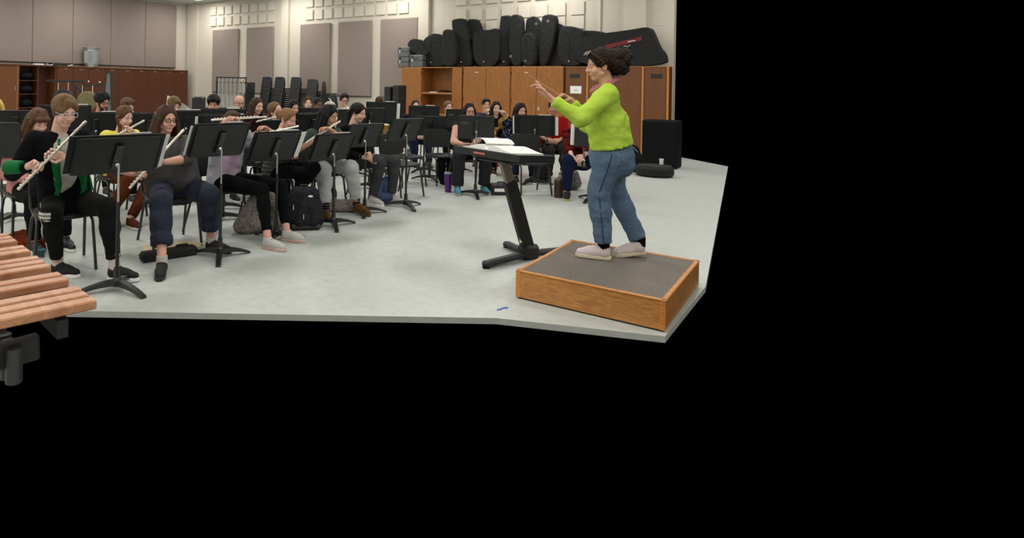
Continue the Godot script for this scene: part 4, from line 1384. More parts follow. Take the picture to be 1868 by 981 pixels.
func make_chair_kit() -> void:
	# sitter looks along +z, seat top at 0.45
	var seat := field_mesh([egg(Vector3(0, 0.440, 0.0), Vector3(0.225, 0.018, 0.215)), egg(Vector3(0, 0.432, 0.16), Vector3(0.20, 0.018, 0.055)), bone(Vector3(-0.17, 0.436, -0.15), Vector3(-0.17, 0.440, 0.14), 0.018, 0.018), bone(Vector3(0.17, 0.436, -0.15), Vector3(0.17, 0.440, 0.14), 0.018, 0.018), bone(Vector3(-0.17, 0.44, -0.16), Vector3(0.17, 0.44, -0.16), 0.018, 0.018)], 0.013, 0.03)
	kit.seat = Shape.new().add(seat).done()
	var back := Shape.new()
	var n := 10
	var grid := []
	for j in 2:
		var rows := []
		for i in n + 1:
			var t := i / float(n) * 2.0 - 1.0
			var bow := 0.035 * t * t
			var edge := 1.0 - pow(absf(t), 6.0) * 0.25
			rows.append([Vector3(t * 0.225, 0.68 - 0.135 * edge, -0.205 + bow + 0.0 - j * 0.012 - 0.005), Vector3(t * 0.225, 0.70 + 0.135 * edge, -0.245 + bow - j * 0.012)])
		grid.append(rows)
	for i in n:
		for j in 2:
			var q = grid[j]
			back.quad(q[i][0], q[i + 1][0], q[i + 1][1], q[i][1], Vector3(0, 0.1, 1.0 if j == 0 else -1.0).normalized())
		for e in 2:
			back.quad(grid[0][i][e], grid[0][i + 1][e], grid[1][i + 1][e], grid[1][i][e], Vector3.DOWN if e == 0 else Vector3.UP)
	for e in [0, n]:
		back.quad(grid[0][e][0], grid[0][e][1], grid[1][e][1], grid[1][e][0], Vector3.LEFT if e == 0 else Vector3.RIGHT)
	kit.back = back.done()
	for s in [-1.0, 1.0]:
		var fl := Shape.new().tube([Vector3(s * 0.19, 0.425, -0.02), Vector3(s * 0.20, 0.418, 0.10), Vector3(s * 0.205, 0.385, 0.155), Vector3(s * 0.225, 0.0, 0.215)], [0.0125], 10)
		kit["front_leg%d" % s] = fl.done()
		var rl := Shape.new().tube([Vector3(s * 0.19, 0.425, 0.05), Vector3(s * 0.20, 0.42, -0.09), Vector3(s * 0.205, 0.38, -0.15), Vector3(s * 0.225, 0.0, -0.27)], [0.0125], 10)
		kit["rear_leg%d" % s] = rl.done()
		kit["upright%d" % s] = Shape.new().tube([Vector3(s * 0.20, 0.42, -0.11), Vector3(s * 0.215, 0.47, -0.185), Vector3(s * 0.215, 0.62, -0.215), Vector3(s * 0.21, 0.76, -0.245)], [0.0115], 10).done()
	var band := []
	for i in 11:
		var t := i / 10.0 * 2.0 - 1.0
		band.append(Vector3(t * 0.222, 0.835 - pow(absf(t), 6.0) * 0.034, -0.251 + 0.035 * t * t))
	kit.band = Shape.new().tube(band, [0.009], 6).done()
	kit.brace = Shape.new().bar(Vector3(-0.2, 0.42, -0.08), Vector3(0.2, 0.42, -0.08), 0.02, 0.012).bar(Vector3(-0.2, 0.42, 0.08), Vector3(0.2, 0.42, 0.08), 0.02, 0.012).done()

func chair(label: String, at: Transform3D, group := "black band chairs", frame: Material = null) -> Node3D:
	var o := thing("band_chair", label, "chair", Vector3.ZERO, 0.0, group)
	o.transform = at
	var fm: Material = frame if frame else M.black_metal
	part("seat", kit.seat, M.black_matt, o)
	part("backrest", kit.back, M.black_matt, o)
	for s in [-1, 1]:
		part("leg", kit["front_leg%d" % s], fm, o)
		part("leg", kit["rear_leg%d" % s], fm, o)
		part("upright", kit["upright%d" % s], fm, o)
	part("brace", kit.brace, fm, o)
	return o

func chair_stacks() -> void:
	# stacks against the back wall, each chair tipped a little and nested on the one below
	var src := thing("stacked_chair", "", "chair", Vector3.ZERO, 0.0)
	part("seat", kit.seat, M.chair_shell, src)
	var br := part("backrest", kit.back, M.chair_shell, src)
	part("edge_highlight", kit.band, M.edge_highlight, br)  # grey tube coloured as the highlight along the backrest's top edge
	for s in [-1.0, 1.0]:
		var side := Shape.new().tube([Vector3(s * 0.225, 0.0, 0.215), Vector3(s * 0.205, 0.40, 0.155), Vector3(s * 0.2, 0.425, 0.1), Vector3(s * 0.2, 0.425, -0.09), Vector3(s * 0.205, 0.39, -0.15), Vector3(s * 0.225, 0.0, -0.27)], [0.011], 6)
		part("leg_frame", side, M.grey_metal, src)
	var stacks := [[4.75, 0.95, 100.0, 12, "sideways stack beside the chimes"], [5.45, 0.55, 0.0, 15, "stack by the wall pier"], [6.12, 0.6, 0.0, 15, "third stack from the chimes"], [6.86, 0.6, 0.0, 15, "fourth stack from the chimes"], [7.60, 0.6, 0.0, 14, "fifth stack from the chimes"], [8.32, 0.7, -62.0, 13, "rightmost sideways stack"]]
	var order := ["first", "second", "third", "fourth", "fifth", "sixth", "seventh", "eighth", "ninth", "tenth", "eleventh", "twelfth", "thirteenth", "fourteenth", "fifteenth"]
	var first := true
	for st in stacks:
		for k in st[3]:
			var xf := room_xf(st[0], k * 0.066, st[1] + 0.2 - k * 0.011 * absf(cos(deg_to_rad(st[2]))), deg_to_rad(st[2] + 180.0))
			var lab: String = "black stacking chair, %s from the top of the %s" % [order[st[3] - 1 - k], st[4]]
			if first:
				src.transform = xf
				src.set_meta("label", lab)
				src.set_meta("group", st[4])
				first = false
			else:
				copy(src, xf, lab, st[4])

# ---------------------------------------------------------------- instruments
func rod_frame(a: Vector3, b: Vector3, up := Vector3.UP) -> Transform3D:
	var z := (b - a).normalized()
	var x := up.cross(z).normalized()
	return Transform3D(Basis(x, z.cross(x), z), a)

# foot: open end, crown: closed end beside the mouth
func flute(label: String, foot: Vector3, crown: Vector3) -> void:
	var L := foot.distance_to(crown)
	var xf := rod_frame(foot, crown)
	var o := thing("flute", label, "flute", Vector3.ZERO, 0.0, "silver flutes")
	o.transform = xf
	part("tube", Shape.new().tube([Vector3.ZERO, Vector3(0, 0, L)], [0.0098], 14), M.silver, o)
	var ring := Shape.new().tube([Vector3(0, 0, -0.008), Vector3(0, 0, 0.008)], [0.0122], 14).done()
	for z in [0.012, 0.13, 0.45, L - 0.02]:
		part("ring", ring, M.silver, o, Transform3D(Basis(), Vector3(0, 0, z)))
	var key := Shape.new().lathe([Vector2(0, 0.008), Vector2(0.0075, 0.008), Vector2(0.0085, 0.013), Vector2(0.006, 0.0165), Vector2(0, 0.0165)], 12).done()
	for i in 13:
		var z := 0.035 + i * 0.031
		part("key", key, M.silver, o, Transform3D(Basis(Vector3.BACK, 0.35 * (1 if i % 3 else -1)), Vector3(0, 0.002, z)))
	part("rod", Shape.new().tube([Vector3(0.011, 0.008, 0.03), Vector3(0.011, 0.008, 0.42)], [0.0022], 6), M.silver, o)
	part("lip_plate", Shape.new().ball(Vector3(0, 0.008, L - 0.10), Vector3(0.012, 0.005, 0.018), 6, 12), M.silver, o)

func clarinet(label: String, bell: Vector3, top: Vector3) -> void:
	var L := bell.distance_to(top)
	var o := thing("clarinet", label, "clarinet", Vector3.ZERO, 0.0, "black clarinets")
	o.transform = rod_frame(bell, top, Vector3(1, 0.2, 0.3))
	part("body", Shape.new().tube([Vector3.ZERO, Vector3(0, 0, 0.03), Vector3(0, 0, 0.1), Vector3(0, 0, L * 0.86), Vector3(0, 0, L)], [0.034, 0.024, 0.0145, 0.0135, 0.006], 14), M.black_metal, o)
	for z in [0.1, L * 0.46, L * 0.8]:
		part("ring", Shape.new().tube([Vector3(0, 0, z - 0.007), Vector3(0, 0, z + 0.007)], [0.0165], 12), M.chrome, o)
	var key := Shape.new().ball(Vector3(0, 0.0155, 0), Vector3(0.009, 0.004, 0.011), 5, 8).done()
	for i in 12:
		part("key", key, M.chrome, o, Transform3D(Basis(Vector3.BACK, 0.9 * sin(i * 2.4)), Vector3(0, 0, 0.14 + i * 0.034)))

func coil(o: Node3D, called: String, pts: Array, r: Array, m: Material, sides := 10) -> void:
	part(called, Shape.new().tube(pts, r, sides), m, o)

func ring_pts(c: Vector3, u: Vector3, v: Vector3, r: float, a0 := 0.0, a1 := TAU, n := 18) -> Array:
	var p := []
	for i in n + 1:
		var a := lerpf(a0, a1, i / float(n))
		p.append(c + u * r * cos(a) + v * r * sin(a))
	return p

func bell_profile(r: float, L: float) -> Array:
	var p := []
	for i in 11:
		var t := i / 10.0
		p.append(Vector2(0.012 + (r - 0.012) * pow(t, 3.2), L * t))
	return p

func trumpet(label: String, mouth: Vector3, dir: Vector3, m: Material) -> void:
	var o := thing("trumpet", label, "trumpet")
	o.transform = rod_frame(mouth, mouth + dir)
	coil(o, "leadpipe", [Vector3(0, 0, 0), Vector3(0, 0, 0.30), Vector3(0, -0.03, 0.34), Vector3(0, -0.07, 0.34), Vector3(0, -0.10, 0.30), Vector3(0, -0.10, 0.12)], [0.008], m)
	part("bell", Shape.new().lathe(bell_profile(0.062, 0.26), 20, Transform3D(Basis(Vector3.RIGHT, PI / 2), Vector3(0, -0.035, 0.22))), m, o)
	coil(o, "bell_tube", [Vector3(0, -0.035, 0.24), Vector3(0, -0.035, 0.10), Vector3(0, -0.06, 0.075), Vector3(0, -0.09, 0.10)], [0.009], m)
	for i in 3:
		part("valve", Shape.new().tube([Vector3(0.012, -0.13, 0.17 + i * 0.026), Vector3(0.012, 0.035, 0.17 + i * 0.026)], [0.0105, 0.0105], 10), m, o)

func horn(label: String, at: Vector3, face: float, m: Material) -> void:
	var o := thing("french_horn", label, "french horn", at, deg_to_rad(face))
	o.scale = Vector3.ONE * 0.8
	for k in 3:
		coil(o, "coil", ring_pts(Vector3(0.0, 0, 0.02 * k), Vector3.RIGHT, Vector3.UP, 0.13 - k * 0.025), [0.010], m)
	part("bell", Shape.new().lathe(bell_profile(0.15, 0.26), 24, Transform3D(Basis(Vector3.BACK, 2.0), Vector3(-0.02, -0.06, -0.02))), m, o)
	coil(o, "leadpipe", [Vector3(0.05, 0.10, 0.03), Vector3(0.02, 0.16, -0.02), Vector3(-0.04, 0.20, -0.10)], [0.009, 0.007, 0.006], m)

func tuba(label: String, at: Vector3, tilt: Basis, m: Material, high := 0.85) -> void:
	var o := thing("tuba", label, "tuba")
	o.transform = Transform3D(tilt, at)
	part("bell", Shape.new().lathe([Vector2(0.05, 0.10), Vector2(0.06, 0.35), Vector2(0.085, 0.55), Vector2(0.13, 0.72), Vector2(0.20, high), Vector2(0.205, high + 0.006), Vector2(0.17, high - 0.05), Vector2(0.10, high - 0.22)], 28), m, o)
	part("bow", Shape.new().tube(ring_pts(Vector3(0.11, 0.14, 0), Vector3.RIGHT, Vector3.UP, 0.11, PI, TAU, 12), [0.05, 0.05, 0.048, 0.046, 0.044, 0.042], 14), m, o)
	coil(o, "branch", [Vector3(0.22, 0.14, 0), Vector3(0.22, 0.5, 0), Vector3(0.19, 0.58, 0), Vector3(0.14, 0.6, 0.03)], [0.038, 0.03, 0.028, 0.024], m)
	for k in 3:
		coil(o, "coil", ring_pts(Vector3(0.10, 0.33, 0.05 + 0.03 * k), Vector3.RIGHT, Vector3.UP * 1.5, 0.085 - k * 0.012), [0.011], m)
		part("valve", Shape.new().tube([Vector3(0.06 + k * 0.04, 0.24, 0.14), Vector3(0.06 + k * 0.04, 0.46, 0.14)], [0.015], 10), m, o)

func saxophone(label: String, at: Vector3, face: float) -> void:
	var o := thing("saxophone", label, "saxophone", at, deg_to_rad(face))
	coil(o, "body", [Vector3(0, 0.55, 0.02), Vector3(0, 0.58, 0), Vector3(0, 0.50, -0.02), Vector3(0, 0.05, 0), Vector3(0, -0.03, 0.03), Vector3(0, -0.05, 0.08), Vector3(0, -0.02, 0.13), Vector3(0, 0.10, 0.15), Vector3(0, 0.22, 0.17)], [0.010, 0.012, 0.014, 0.030, 0.034, 0.038, 0.042, 0.052, 0.068], M.brass, 14)
	var key := Shape.new().lathe([Vector2(0, 0), Vector2(0.02, 0), Vector2(0.02, 0.008), Vector2(0, 0.01)], 12).done()
	for i in 7:
		part("key", key, M.brass, o, Transform3D(Basis(Vector3.RIGHT, PI / 2), Vector3(0.012, 0.10 + i * 0.055, 0.028)))

# ---------------------------------------------------------------- podium, score stand, marimba
func build_podium() -> void:
	# its sides run parallel to the walls of the room
	var o := thing("podium", "low oak conductor's podium with grey carpet top", "podium", Vector3(1.367, 0, -4.52), -TURN)
	var w := 0.96
	var d := 1.21
	part("carpet", Shape.new().box(Vector3(w * 0.5, 0.187, -d * 0.5), Vector3(w - 0.03, 0.02, d - 0.03)), M.carpet, o)
	part("deck", Shape.new().box(Vector3(w * 0.5, 0.165, -d * 0.5), Vector3(w - 0.04, 0.024, d - 0.04)), M.oak, o)
	for e in [[Vector3(w * 0.5, 0.1, -0.011), Vector3(w, 0.18, 0.022)], [Vector3(w * 0.5, 0.1, -d + 0.011), Vector3(w, 0.18, 0.022)], [Vector3(0.011, 0.1, -d * 0.5), Vector3(0.022, 0.18, d)], [Vector3(w - 0.011, 0.1, -d * 0.5), Vector3(0.022, 0.18, d)]]:
		part("side_board", Shape.new().box(e[0], e[1], Basis(), 0.003), M.podium_oak, o)
	for e in [[Vector3(w * 0.5, 0.196, -0.012), Vector3(w + 0.012, 0.012, 0.030)], [Vector3(w * 0.5, 0.196, -d + 0.012), Vector3(w + 0.012, 0.012, 0.030)], [Vector3(0.012, 0.196, -d * 0.5), Vector3(0.030, 0.012, d)], [Vector3(w - 0.012, 0.196, -d * 0.5), Vector3(0.030, 0.012, d)]]:
		part("edge_trim", Shape.new().box(e[0], e[1], Basis(), 0.004), M.podium_edge, o)
	for e in [Vector2(0.014, -0.002), Vector2(w - 0.014, -0.002)]:
		part("corner_strip", Shape.new().box(Vector3(e.x, 0.1, e.y), Vector3(0.034, 0.18, 0.008), Basis(), 0.002), M.podium_edge, o)
	part("base_strip", Shape.new().box(Vector3(w * 0.5, 0.006, -d * 0.5), Vector3(w - 0.02, 0.012, d - 0.02)), M.rubber, o)

func build_score_stand() -> void:
	var o := thing("score_stand", "large black conductor's score stand on a slanted post", "music stand")
	var hub := Vector3(1.79, 0, -5.58)
	o.position = hub
	var top := Vector3(1.47, 0.90, -5.26) - hub
	var low := Vector3(0, 0.07, 0)
	var up := (top - low).normalized()
	part("post", Shape.new().bar(low, low + up * 0.74, 0.115, 0.06, Vector3(0.3, 0, 1), 0.008), M.black_matt, o)
	part("inner_post", Shape.new().bar(low + up * 0.70, top, 0.085, 0.04, Vector3(0.3, 0, 1), 0.006), flat(Color(0.52, 0.49, 0.44), 0.4, 0.4), o)
	part("socket", Shape.new().box(Vector3(0, 0.065, 0), Vector3(0.17, 0.13, 0.13), Basis(Vector3.UP, 0.5), 0.025), M.black, o)
	for e in [Vector3(1.315, 0, -5.241), Vector3(1.70, 0, -5.97), Vector3(2.15, 0, -5.75)]:
		var d: Vector3 = e - hub
		var leg := part("foot", Shape.new().bar(Vector3(0, 0.045, 0), Vector3(d.x, 0.035, d.z), 0.075, 0.05, Vector3.UP, 0.016), M.black, o)
		part("glide", Shape.new().box(Vector3(d.x, 0.006, d.z) * 0.96, Vector3(0.05, 0.012, 0.05)), M.rubber, leg)
	part("label_sticker", Shape.new().box(low + up * 0.12 + Vector3(-0.055, 0, 0.045), Vector3(0.02, 0.035, 0.004)), M.white, o)
	# the tray: long side runs away from the photographer
	var along := Vector3(-0.44, 0, -0.9).normalized()
	var toward := Vector3(0.9, 0, -0.44).normalized()
	var tray := Transform3D(Basis(along, Vector3.UP, along.cross(Vector3.UP)), Vector3(1.455, 0.975, -5.27) - hub)
	var lean := tray * Transform3D(Basis(Vector3.RIGHT, 0.05), Vector3.ZERO)
	part("tray", Shape.new().box(Vector3(0, -0.012, 0), Vector3(0.80, 0.014, 0.36), Basis(), 0.003), M.black_matt, o, lean)
	for e in [[Vector3(0, 0.0, 0.18), Vector3(0.80, 0.06, 0.014)], [Vector3(0, 0.0, -0.18), Vector3(0.80, 0.06, 0.014)], [Vector3(0.40, 0.0, 0), Vector3(0.014, 0.06, 0.37)], [Vector3(-0.40, 0.0, 0), Vector3(0.014, 0.06, 0.37)]]:
		part("rim", Shape.new().box(e[0] + Vector3(0, -0.022, 0), e[1], Basis(), 0.004), M.desk, o, lean)
	part("under_box", Shape.new().box(Vector3(0, -0.06, 0), Vector3(0.36, 0.06, 0.22), Basis(), 0.01), M.black, o, lean)
	part("name_plate", Shape.new().box(Vector3(0.06, -0.025, -0.1885), Vector3(0.14, 0.014, 0.003)), flat(Color(0.75, 0.45, 0.42), 0.6), o, lean)
	# open score on the tray
	var b := thing("score_book", "open white orchestral score lying on the conductor's stand", "book")
	b.transform = o.transform * lean
	for s in [-1.0, 1.0]:
		var pages := Shape.new()
		var n := 8
		for i in n:
			var t0 := i / float(n)
			var t1 := (i + 1) / float(n)
			var y0 := 0.012 + 0.05 * sin(PI * pow(t0, 0.6)) * (1.0 - t0 * 0.75)
			var y1 := 0.012 + 0.05 * sin(PI * pow(t1, 0.6)) * (1.0 - t1 * 0.75)
			var a := Vector3(s * (0.004 + t0 * 0.30), y0, -0.165)
			var d := Vector3(s * (0.004 + t1 * 0.30), y1, -0.165)
			var nn := Vector3(-s * (y1 - y0), (t1 - t0) * 0.30, 0).normalized()
			pages.quad(a, d, d + Vector3(0, 0, 0.33), a + Vector3(0, 0, 0.33), nn)
			for z in [-0.165, 0.165]:
				pages.quad(Vector3(a.x, 0.0, z), Vector3(d.x, 0.0, z), Vector3(d.x, y1, z), Vector3(a.x, y0, z), Vector3(0, 0, signf(z)))
		pages.quad(Vector3(s * 0.304, 0, -0.165), Vector3(s * 0.304, 0, 0.165), Vector3(s * 0.304, 0.013, 0.165), Vector3(s * 0.304, 0.013, -0.165), Vector3(s, 0, 0))
		part("page_block", pages, M.paper, b)
		part("cover", Shape.new().box(Vector3(s * 0.16, -0.002, 0), Vector3(0.315, 0.004, 0.345)), M.folder, b)
	var curl := Shape.new()
	for i in 7:
		var a0 := 0.25 + i * 0.26
		var a1 := a0 + 0.26
		var p0 := Vector3(0.02 + 0.10 * (1.0 - cos(a0)), 0.045 + 0.055 * sin(a0), 0)
		var p1 := Vector3(0.02 + 0.10 * (1.0 - cos(a1)), 0.045 + 0.055 * sin(a1), 0)
		var nn := Vector3(-(p1.y - p0.y), p1.x - p0.x, 0).normalized()
		for s in [1.0, -1.0]:
			curl.quad(p0 + Vector3(0, s * 0.0007, -0.155), p1 + Vector3(0, s * 0.0007, -0.155), p1 + Vector3(0, s * 0.0007, 0.155), p0 + Vector3(0, s * 0.0007, 0.155), nn * s)
	part("turning_page", curl, M.paper, b)

func build_marimba() -> void:
	var o := thing("marimba", "wooden marimba with rosewood bars at the lower left corner", "marimba", Vector3(-0.648, 0, -1.791), 0.0)
	var row := Vector3(-0.6435, 0, -0.7655).normalized()    # from the near end to the far end
	var bar := Vector3(-0.7655, 0, 0.6435).normalized()     # from the bar ends in view to the other ends
	var frame := Basis(bar, Vector3.UP, bar.cross(Vector3.UP))
	var pitch := 0.0605
	var far := [0, 1, 2, 4, 5, 7, 8, 9, 11, 12, 14, 15, 16]
	var k := 0
	for i in far:
		var length: float = 0.40 - 0.006 * i
		var mid: Vector3 = row * (i * pitch + 0.022) + bar * (length * 0.5) + Vector3(0, 0.867, 0)
		var s := Shape.new().box(Vector3.ZERO, Vector3(length, 0.026, 0.046), Basis(), 0.004)
		var b := part("bar", s, M.rosewood[(i * 2 + k) % 3], o, Transform3D(frame, mid))
		k += 1
		if i in [0, 4, 7, 11, 14]:
			part("cord_post", Shape.new().tube([Vector3(-length * 0.5 + 0.07, -0.05, 0.030), Vector3(-length * 0.5 + 0.07, 0.002, 0.030)], [0.004], 8).tube([Vector3(-length * 0.5 + 0.085, -0.05, 0.030), Vector3(-length * 0.5 + 0.085, 0.002, 0.030)], [0.004], 8).ball(Vector3(-length * 0.5 + 0.07, 0.003, 0.030), Vector3.ONE * 0.0055, 5, 8).ball(Vector3(-length * 0.5 + 0.085, 0.003, 0.030), Vector3.ONE * 0.0055, 5, 8), M.brass, b)
	for i in 17:
		var length := 0.42 - 0.006 * i
		var mid := row * (i * pitch - 0.005) + bar * (0.44 + length * 0.5) + Vector3(0, 0.845, 0)
		part("bar", Shape.new().box(Vector3.ZERO, Vector3(length, 0.026, 0.05), Basis(), 0.004), M.rosewood[i % 3], o, Transform3D(frame, mid))
	for d in [0.09, 0.33, 0.52, 0.78]:
		var a: Vector3 = bar * d + Vector3(0, 0.815, 0)
		part("rail", Shape.new().bar(a + row * 0.01, a + row * 1.03, 0.03, 0.05), M.black_matt, o)
	for i in 17:
		var a: Vector3 = row * (i * pitch + 0.02) + bar * 0.21
		part("resonator", Shape.new().tube([a + Vector3(0, 0.70 - 0.010 * i, 0), a + Vector3(0, 0.79, 0)], [0.021], 12), M.grey_metal, o)
	for e in [0.05, 1.06]:
		var a: Vector3 = row * e
		part("end_board", Shape.new().bar(a + bar * 0.14 + Vector3(0, 0.77, 0), a + bar * 0.85 + Vector3(0, 0.74, 0), 0.03, 0.07, Vector3.UP, 0.006), M.black_matt, o)
		for d in [0.52, 0.84]:
			part("leg", Shape.new().tube([a + bar * d + Vector3(0, 0.02, 0), a + bar * d + Vector3(0, 0.72, 0)], [0.02], 10), M.black_metal, o)
			part("caster", Shape.new().lathe([Vector2(0, 0), Vector2(0.025, 0.004), Vector2(0.025, 0.03), Vector2(0, 0.035)], 12, Transform3D(Basis(), a + bar * d)), M.rubber, o)

# ---------------------------------------------------------------- on and beside the cupboards
func build_tops() -> void:
	var spans := {
		1: [[11.021, 2.755], [11.094, 2.884], [11.226, 2.929], [11.376, 2.892], [11.53, 2.612], [11.66, 2.513], [11.57, 2.451], [11.29, 2.504], [11.119, 2.573]],
		2: [[11.347, 2.454], [11.47, 2.856], [11.651, 2.995], [11.831, 3.052], [12.012, 2.966], [12.141, 2.756], [12.2, 2.44], [12.206, 2.085], [11.60, 2.085]],
		3: [[12.188, 3.039], [12.309, 3.128], [12.484, 3.09], [12.555, 2.962], [12.597, 2.526], [12.58, 2.085], [12.22, 2.085]],
		4: [[12.41, 3.343], [12.478, 3.402], [12.717, 3.421], [12.786, 3.355], [13.109, 2.085], [12.639, 2.085]],
		5: [[12.751, 3.388], [12.919, 3.41], [13.086, 3.371], [13.191, 3.031], [13.186, 2.085], [12.98, 2.085]],
		6: [[13.126, 3.003], [13.289, 3.057], [13.531, 3.047], [13.8, 3.111], [13.833, 2.085], [13.175, 2.085]],
		7: [[13.826, 3.392], [13.919, 3.432], [14.135, 3.42], [14.189, 2.992], [14.174, 2.085], [13.818, 2.085]],
		8: [[14.151, 3.39], [14.378, 3.436], [14.485, 3.27], [14.466, 2.69], [14.521, 2.085], [14.189, 2.085]],
		9: [[14.485, 3.299], [14.603, 3.365], [14.72, 3.388], [14.839, 3.224], [14.93, 2.991], [14.904, 2.085], [14.536, 2.085]],
		10: [[14.536, 2.92], [14.83, 2.938], [14.873, 2.085], [14.55, 2.085], [14.483, 2.545]],
		11: [[14.968, 3.303], [15.038, 3.384], [15.223, 3.388], [15.309, 3.299], [15.303, 2.807], [15.131, 2.085], [14.902, 2.085]],
		12: [[15.296, 3.201], [15.465, 3.081], [15.537, 2.939], [15.405, 2.524], [15.482, 2.085], [15.131, 2.085], [15.263, 2.668]],
		13: [[15.465, 3.081], [15.78, 3.067], [15.969, 2.963], [16.054, 2.645], [16.036, 2.07], [15.44, 2.085]],
		14: [[15.974, 2.648], [16.078, 2.754], [16.338, 2.826], [17.087, 2.904], [17.445, 2.967], [17.505, 2.861], [17.627, 2.498], [17.745, 2.343], [17.761, 2.07], [16.023, 2.07]],
		15: [[15.741, 2.986], [16.271, 2.95], [16.491, 2.874], [16.60, 2.60], [16.55, 2.07], [15.80, 2.07]],
	}
	var what := {
		1: "round-ended black gig bag poking out at the left end of the pile", 2: "slumped black instrument bag behind the small grey case", 3: "short black bag squeezed beside the tallest left bags",
		4: "tall black gig bag leaning left, first of the tall ones", 5: "tall narrow black gig bag beside the leaning one", 6: "wide folded black bag with a drooping pocket",
		7: "tall straight black gig bag in the middle of the pile", 8: "black gig bag with a round white badge low on its side", 9: "pointed black bag with a white emblem near its top",
		10: "short upright black bag with pleats in front of the pointed one", 11: "tall black gig bag with a white emblem at its top", 12: "creased black bag leaning right of the emblem bag",
		13: "bulky black bag left of the long red-striped case", 14: "long black bass bag with a dark red stripe", 15: "black bag lying behind the long red-striped case"}
	for k in spans:
		var lo := 99.0
		var hi := -99.0
		var low := 99.0
		for p in spans[k]:
			lo = minf(lo, p[0]); hi = maxf(hi, p[0]); low = minf(low, p[1])
		var cx := (lo + hi) * 0.5
		var poly := PackedVector2Array()
		for p in spans[k]:
			poly.append(Vector2((p[0] - cx) * 1.15, (p[1] - low) * 1.03))
		# soften the outline
		for pass_no in 2:
			var q := PackedVector2Array()
			for i in poly.size():
				var a := poly[i]
				var b := poly[(i + 1) % poly.size()]
				q.append(a.lerp(b, 0.25))
				q.append(a.lerp(b, 0.75))
			poly = q
		var floor_y := 1e9
		for p in poly:
			floor_y = minf(floor_y, p.y)
		for i in poly.size():
			poly[i].y -= floor_y
		var deep := 0.26
		var r2: float = {1: 0.40, 2: 0.30, 3: 0.5, 4: 0.33, 5: 0.16, 6: 0.40, 7: 0.28, 8: 0.45, 9: 0.17, 10: 0.47, 11: 0.30, 12: 0.16, 13: 0.36, 14: 0.40, 15: 0.14}[k]
		if k in [5, 9, 12, 15]:
			deep = 0.2
		if k == 14:
			deep = 0.34
		var base := low
		if k == 1:
			base = 2.45
		var o := thing("gig_bag", what[k], "instrument bag", in_room(cx, base, r2), -TURN, "black instrument bags on the oak cabinets")
		part("bag_body", Shape.new().prism(poly, deep, Transform3D(), 0.035), M.bag, o)
		if k == 14:
			part("stripe", Shape.new().prism(PackedVector2Array([Vector2(-0.28, 0.42), Vector2(0.52, 0.60), Vector2(0.53, 0.70), Vector2(-0.28, 0.52)]), 0.006, Transform3D(Basis(), Vector3(0, 0, 0.172))), M.red_strip, o)
			part("lettering", Shape.new().box(Vector3(0.30, 0.595, 0.176), Vector3(0.17, 0.018, 0.002), Basis(Vector3.BACK, 0.14)), M.white, o)
			var mark := Shape.new()
			for q in [[-0.05, 0.0, 0.35], [0.0, -0.01, -0.2], [0.05, 0.01, 0.5]]:
				mark.box(Vector3(0.20 + q[0], 0.48 + q[1], 0.172), Vector3(0.06, 0.008, 0.003), Basis(Vector3.BACK, q[2]))
			part("emblem", mark, M.white, o)
		if k in [8, 9, 11]:
			var e: Vector2 = {8: Vector2(-0.12, 0.27), 9: Vector2(0.06, 1.13), 11: Vector2(0.03, 1.17)}[k]
			part("emblem", Shape.new().lathe([Vector2(0.0, 0), Vector2(0.04, 0), Vector2(0.04, 0.004), Vector2(0.0, 0.004)], 12, Transform3D(Basis(Vector3.RIGHT, PI / 2), Vector3(e.x, e.y, deep * 0.5))), M.grey_case, o)
		if k in [2, 4, 6, 7, 10, 13]:
			part("zip", Shape.new().tube([Vector3(-0.06, 0.15, deep * 0.5), Vector3(-0.03, 0.5, deep * 0.5 + 0.004), Vector3(-0.05, 0.75, deep * 0.5)], [0.006], 6), M.rubber, o)
			part("zip_pull", Shape.new().box(Vector3(-0.05, 0.14, deep * 0.5 + 0.006), Vector3(0.025, 0.04, 0.008), Basis(), 0.003), M.chrome, o)
	# grey moulded cases at the left end
	for e in [[10.90, 0.38, 2.08, 0.40, 0.30, "lower light grey moulded case at the left end of the oak cabinets"], [10.89, 0.38, 2.385, 0.40, 0.30, "upper light grey moulded case stacked at the left end of the cabinets"], [11.36, 0.42, 2.08, 0.43, 0.36, "small square grey case with a handle beside the stacked cases"]]:
		var o := thing("moulded_case", e[5], "case", in_room(e[0], e[2], e[1] + 0.02), -TURN, "grey moulded cases")
		var w: float = e[3]
		var h: float = e[4]
		part("shell", Shape.new().box(Vector3(0, h * 0.5, 0), Vector3(w, h, 0.42), Basis(), 0.02), M.grey_case, o)
		part("seam", Shape.new().box(Vector3(0, h * 0.55, 0), Vector3(w + 0.008, 0.02, 0.428), Basis(), 0.004), M.black, o)
		part("latch", Shape.new().box(Vector3(-w * 0.28, h * 0.55, 0.218), Vector3(0.05, 0.09, 0.02), Basis(), 0.004), M.chrome, o)
		part("strap", Shape.new().box(Vector3(-w * 0.28, h * 0.78, 0.216), Vector3(0.04, 0.12, 0.014)), M.black, o)
		if h > 0.32:
			part("handle", Shape.new().tube([Vector3(-0.06, 0.26, 0.212), Vector3(-0.05, 0.26, 0.245), Vector3(0.05, 0.26, 0.245), Vector3(0.06, 0.26, 0.212)], [0.01], 8), M.black, o)
	# the trash can on the left cupboards
	var t := thing("trash_can", "ribbed galvanised metal trash can on the walnut cupboards", "trash can", in_room(0.41, 2.01, 4.52))
	part("base", Shape.new().lathe([Vector2(0, 0), Vector2(0.235, 0), Vector2(0.245, 0.12), Vector2(0.252, 0.125), Vector2(0.25, 0.14)], 36), M.steel, t)
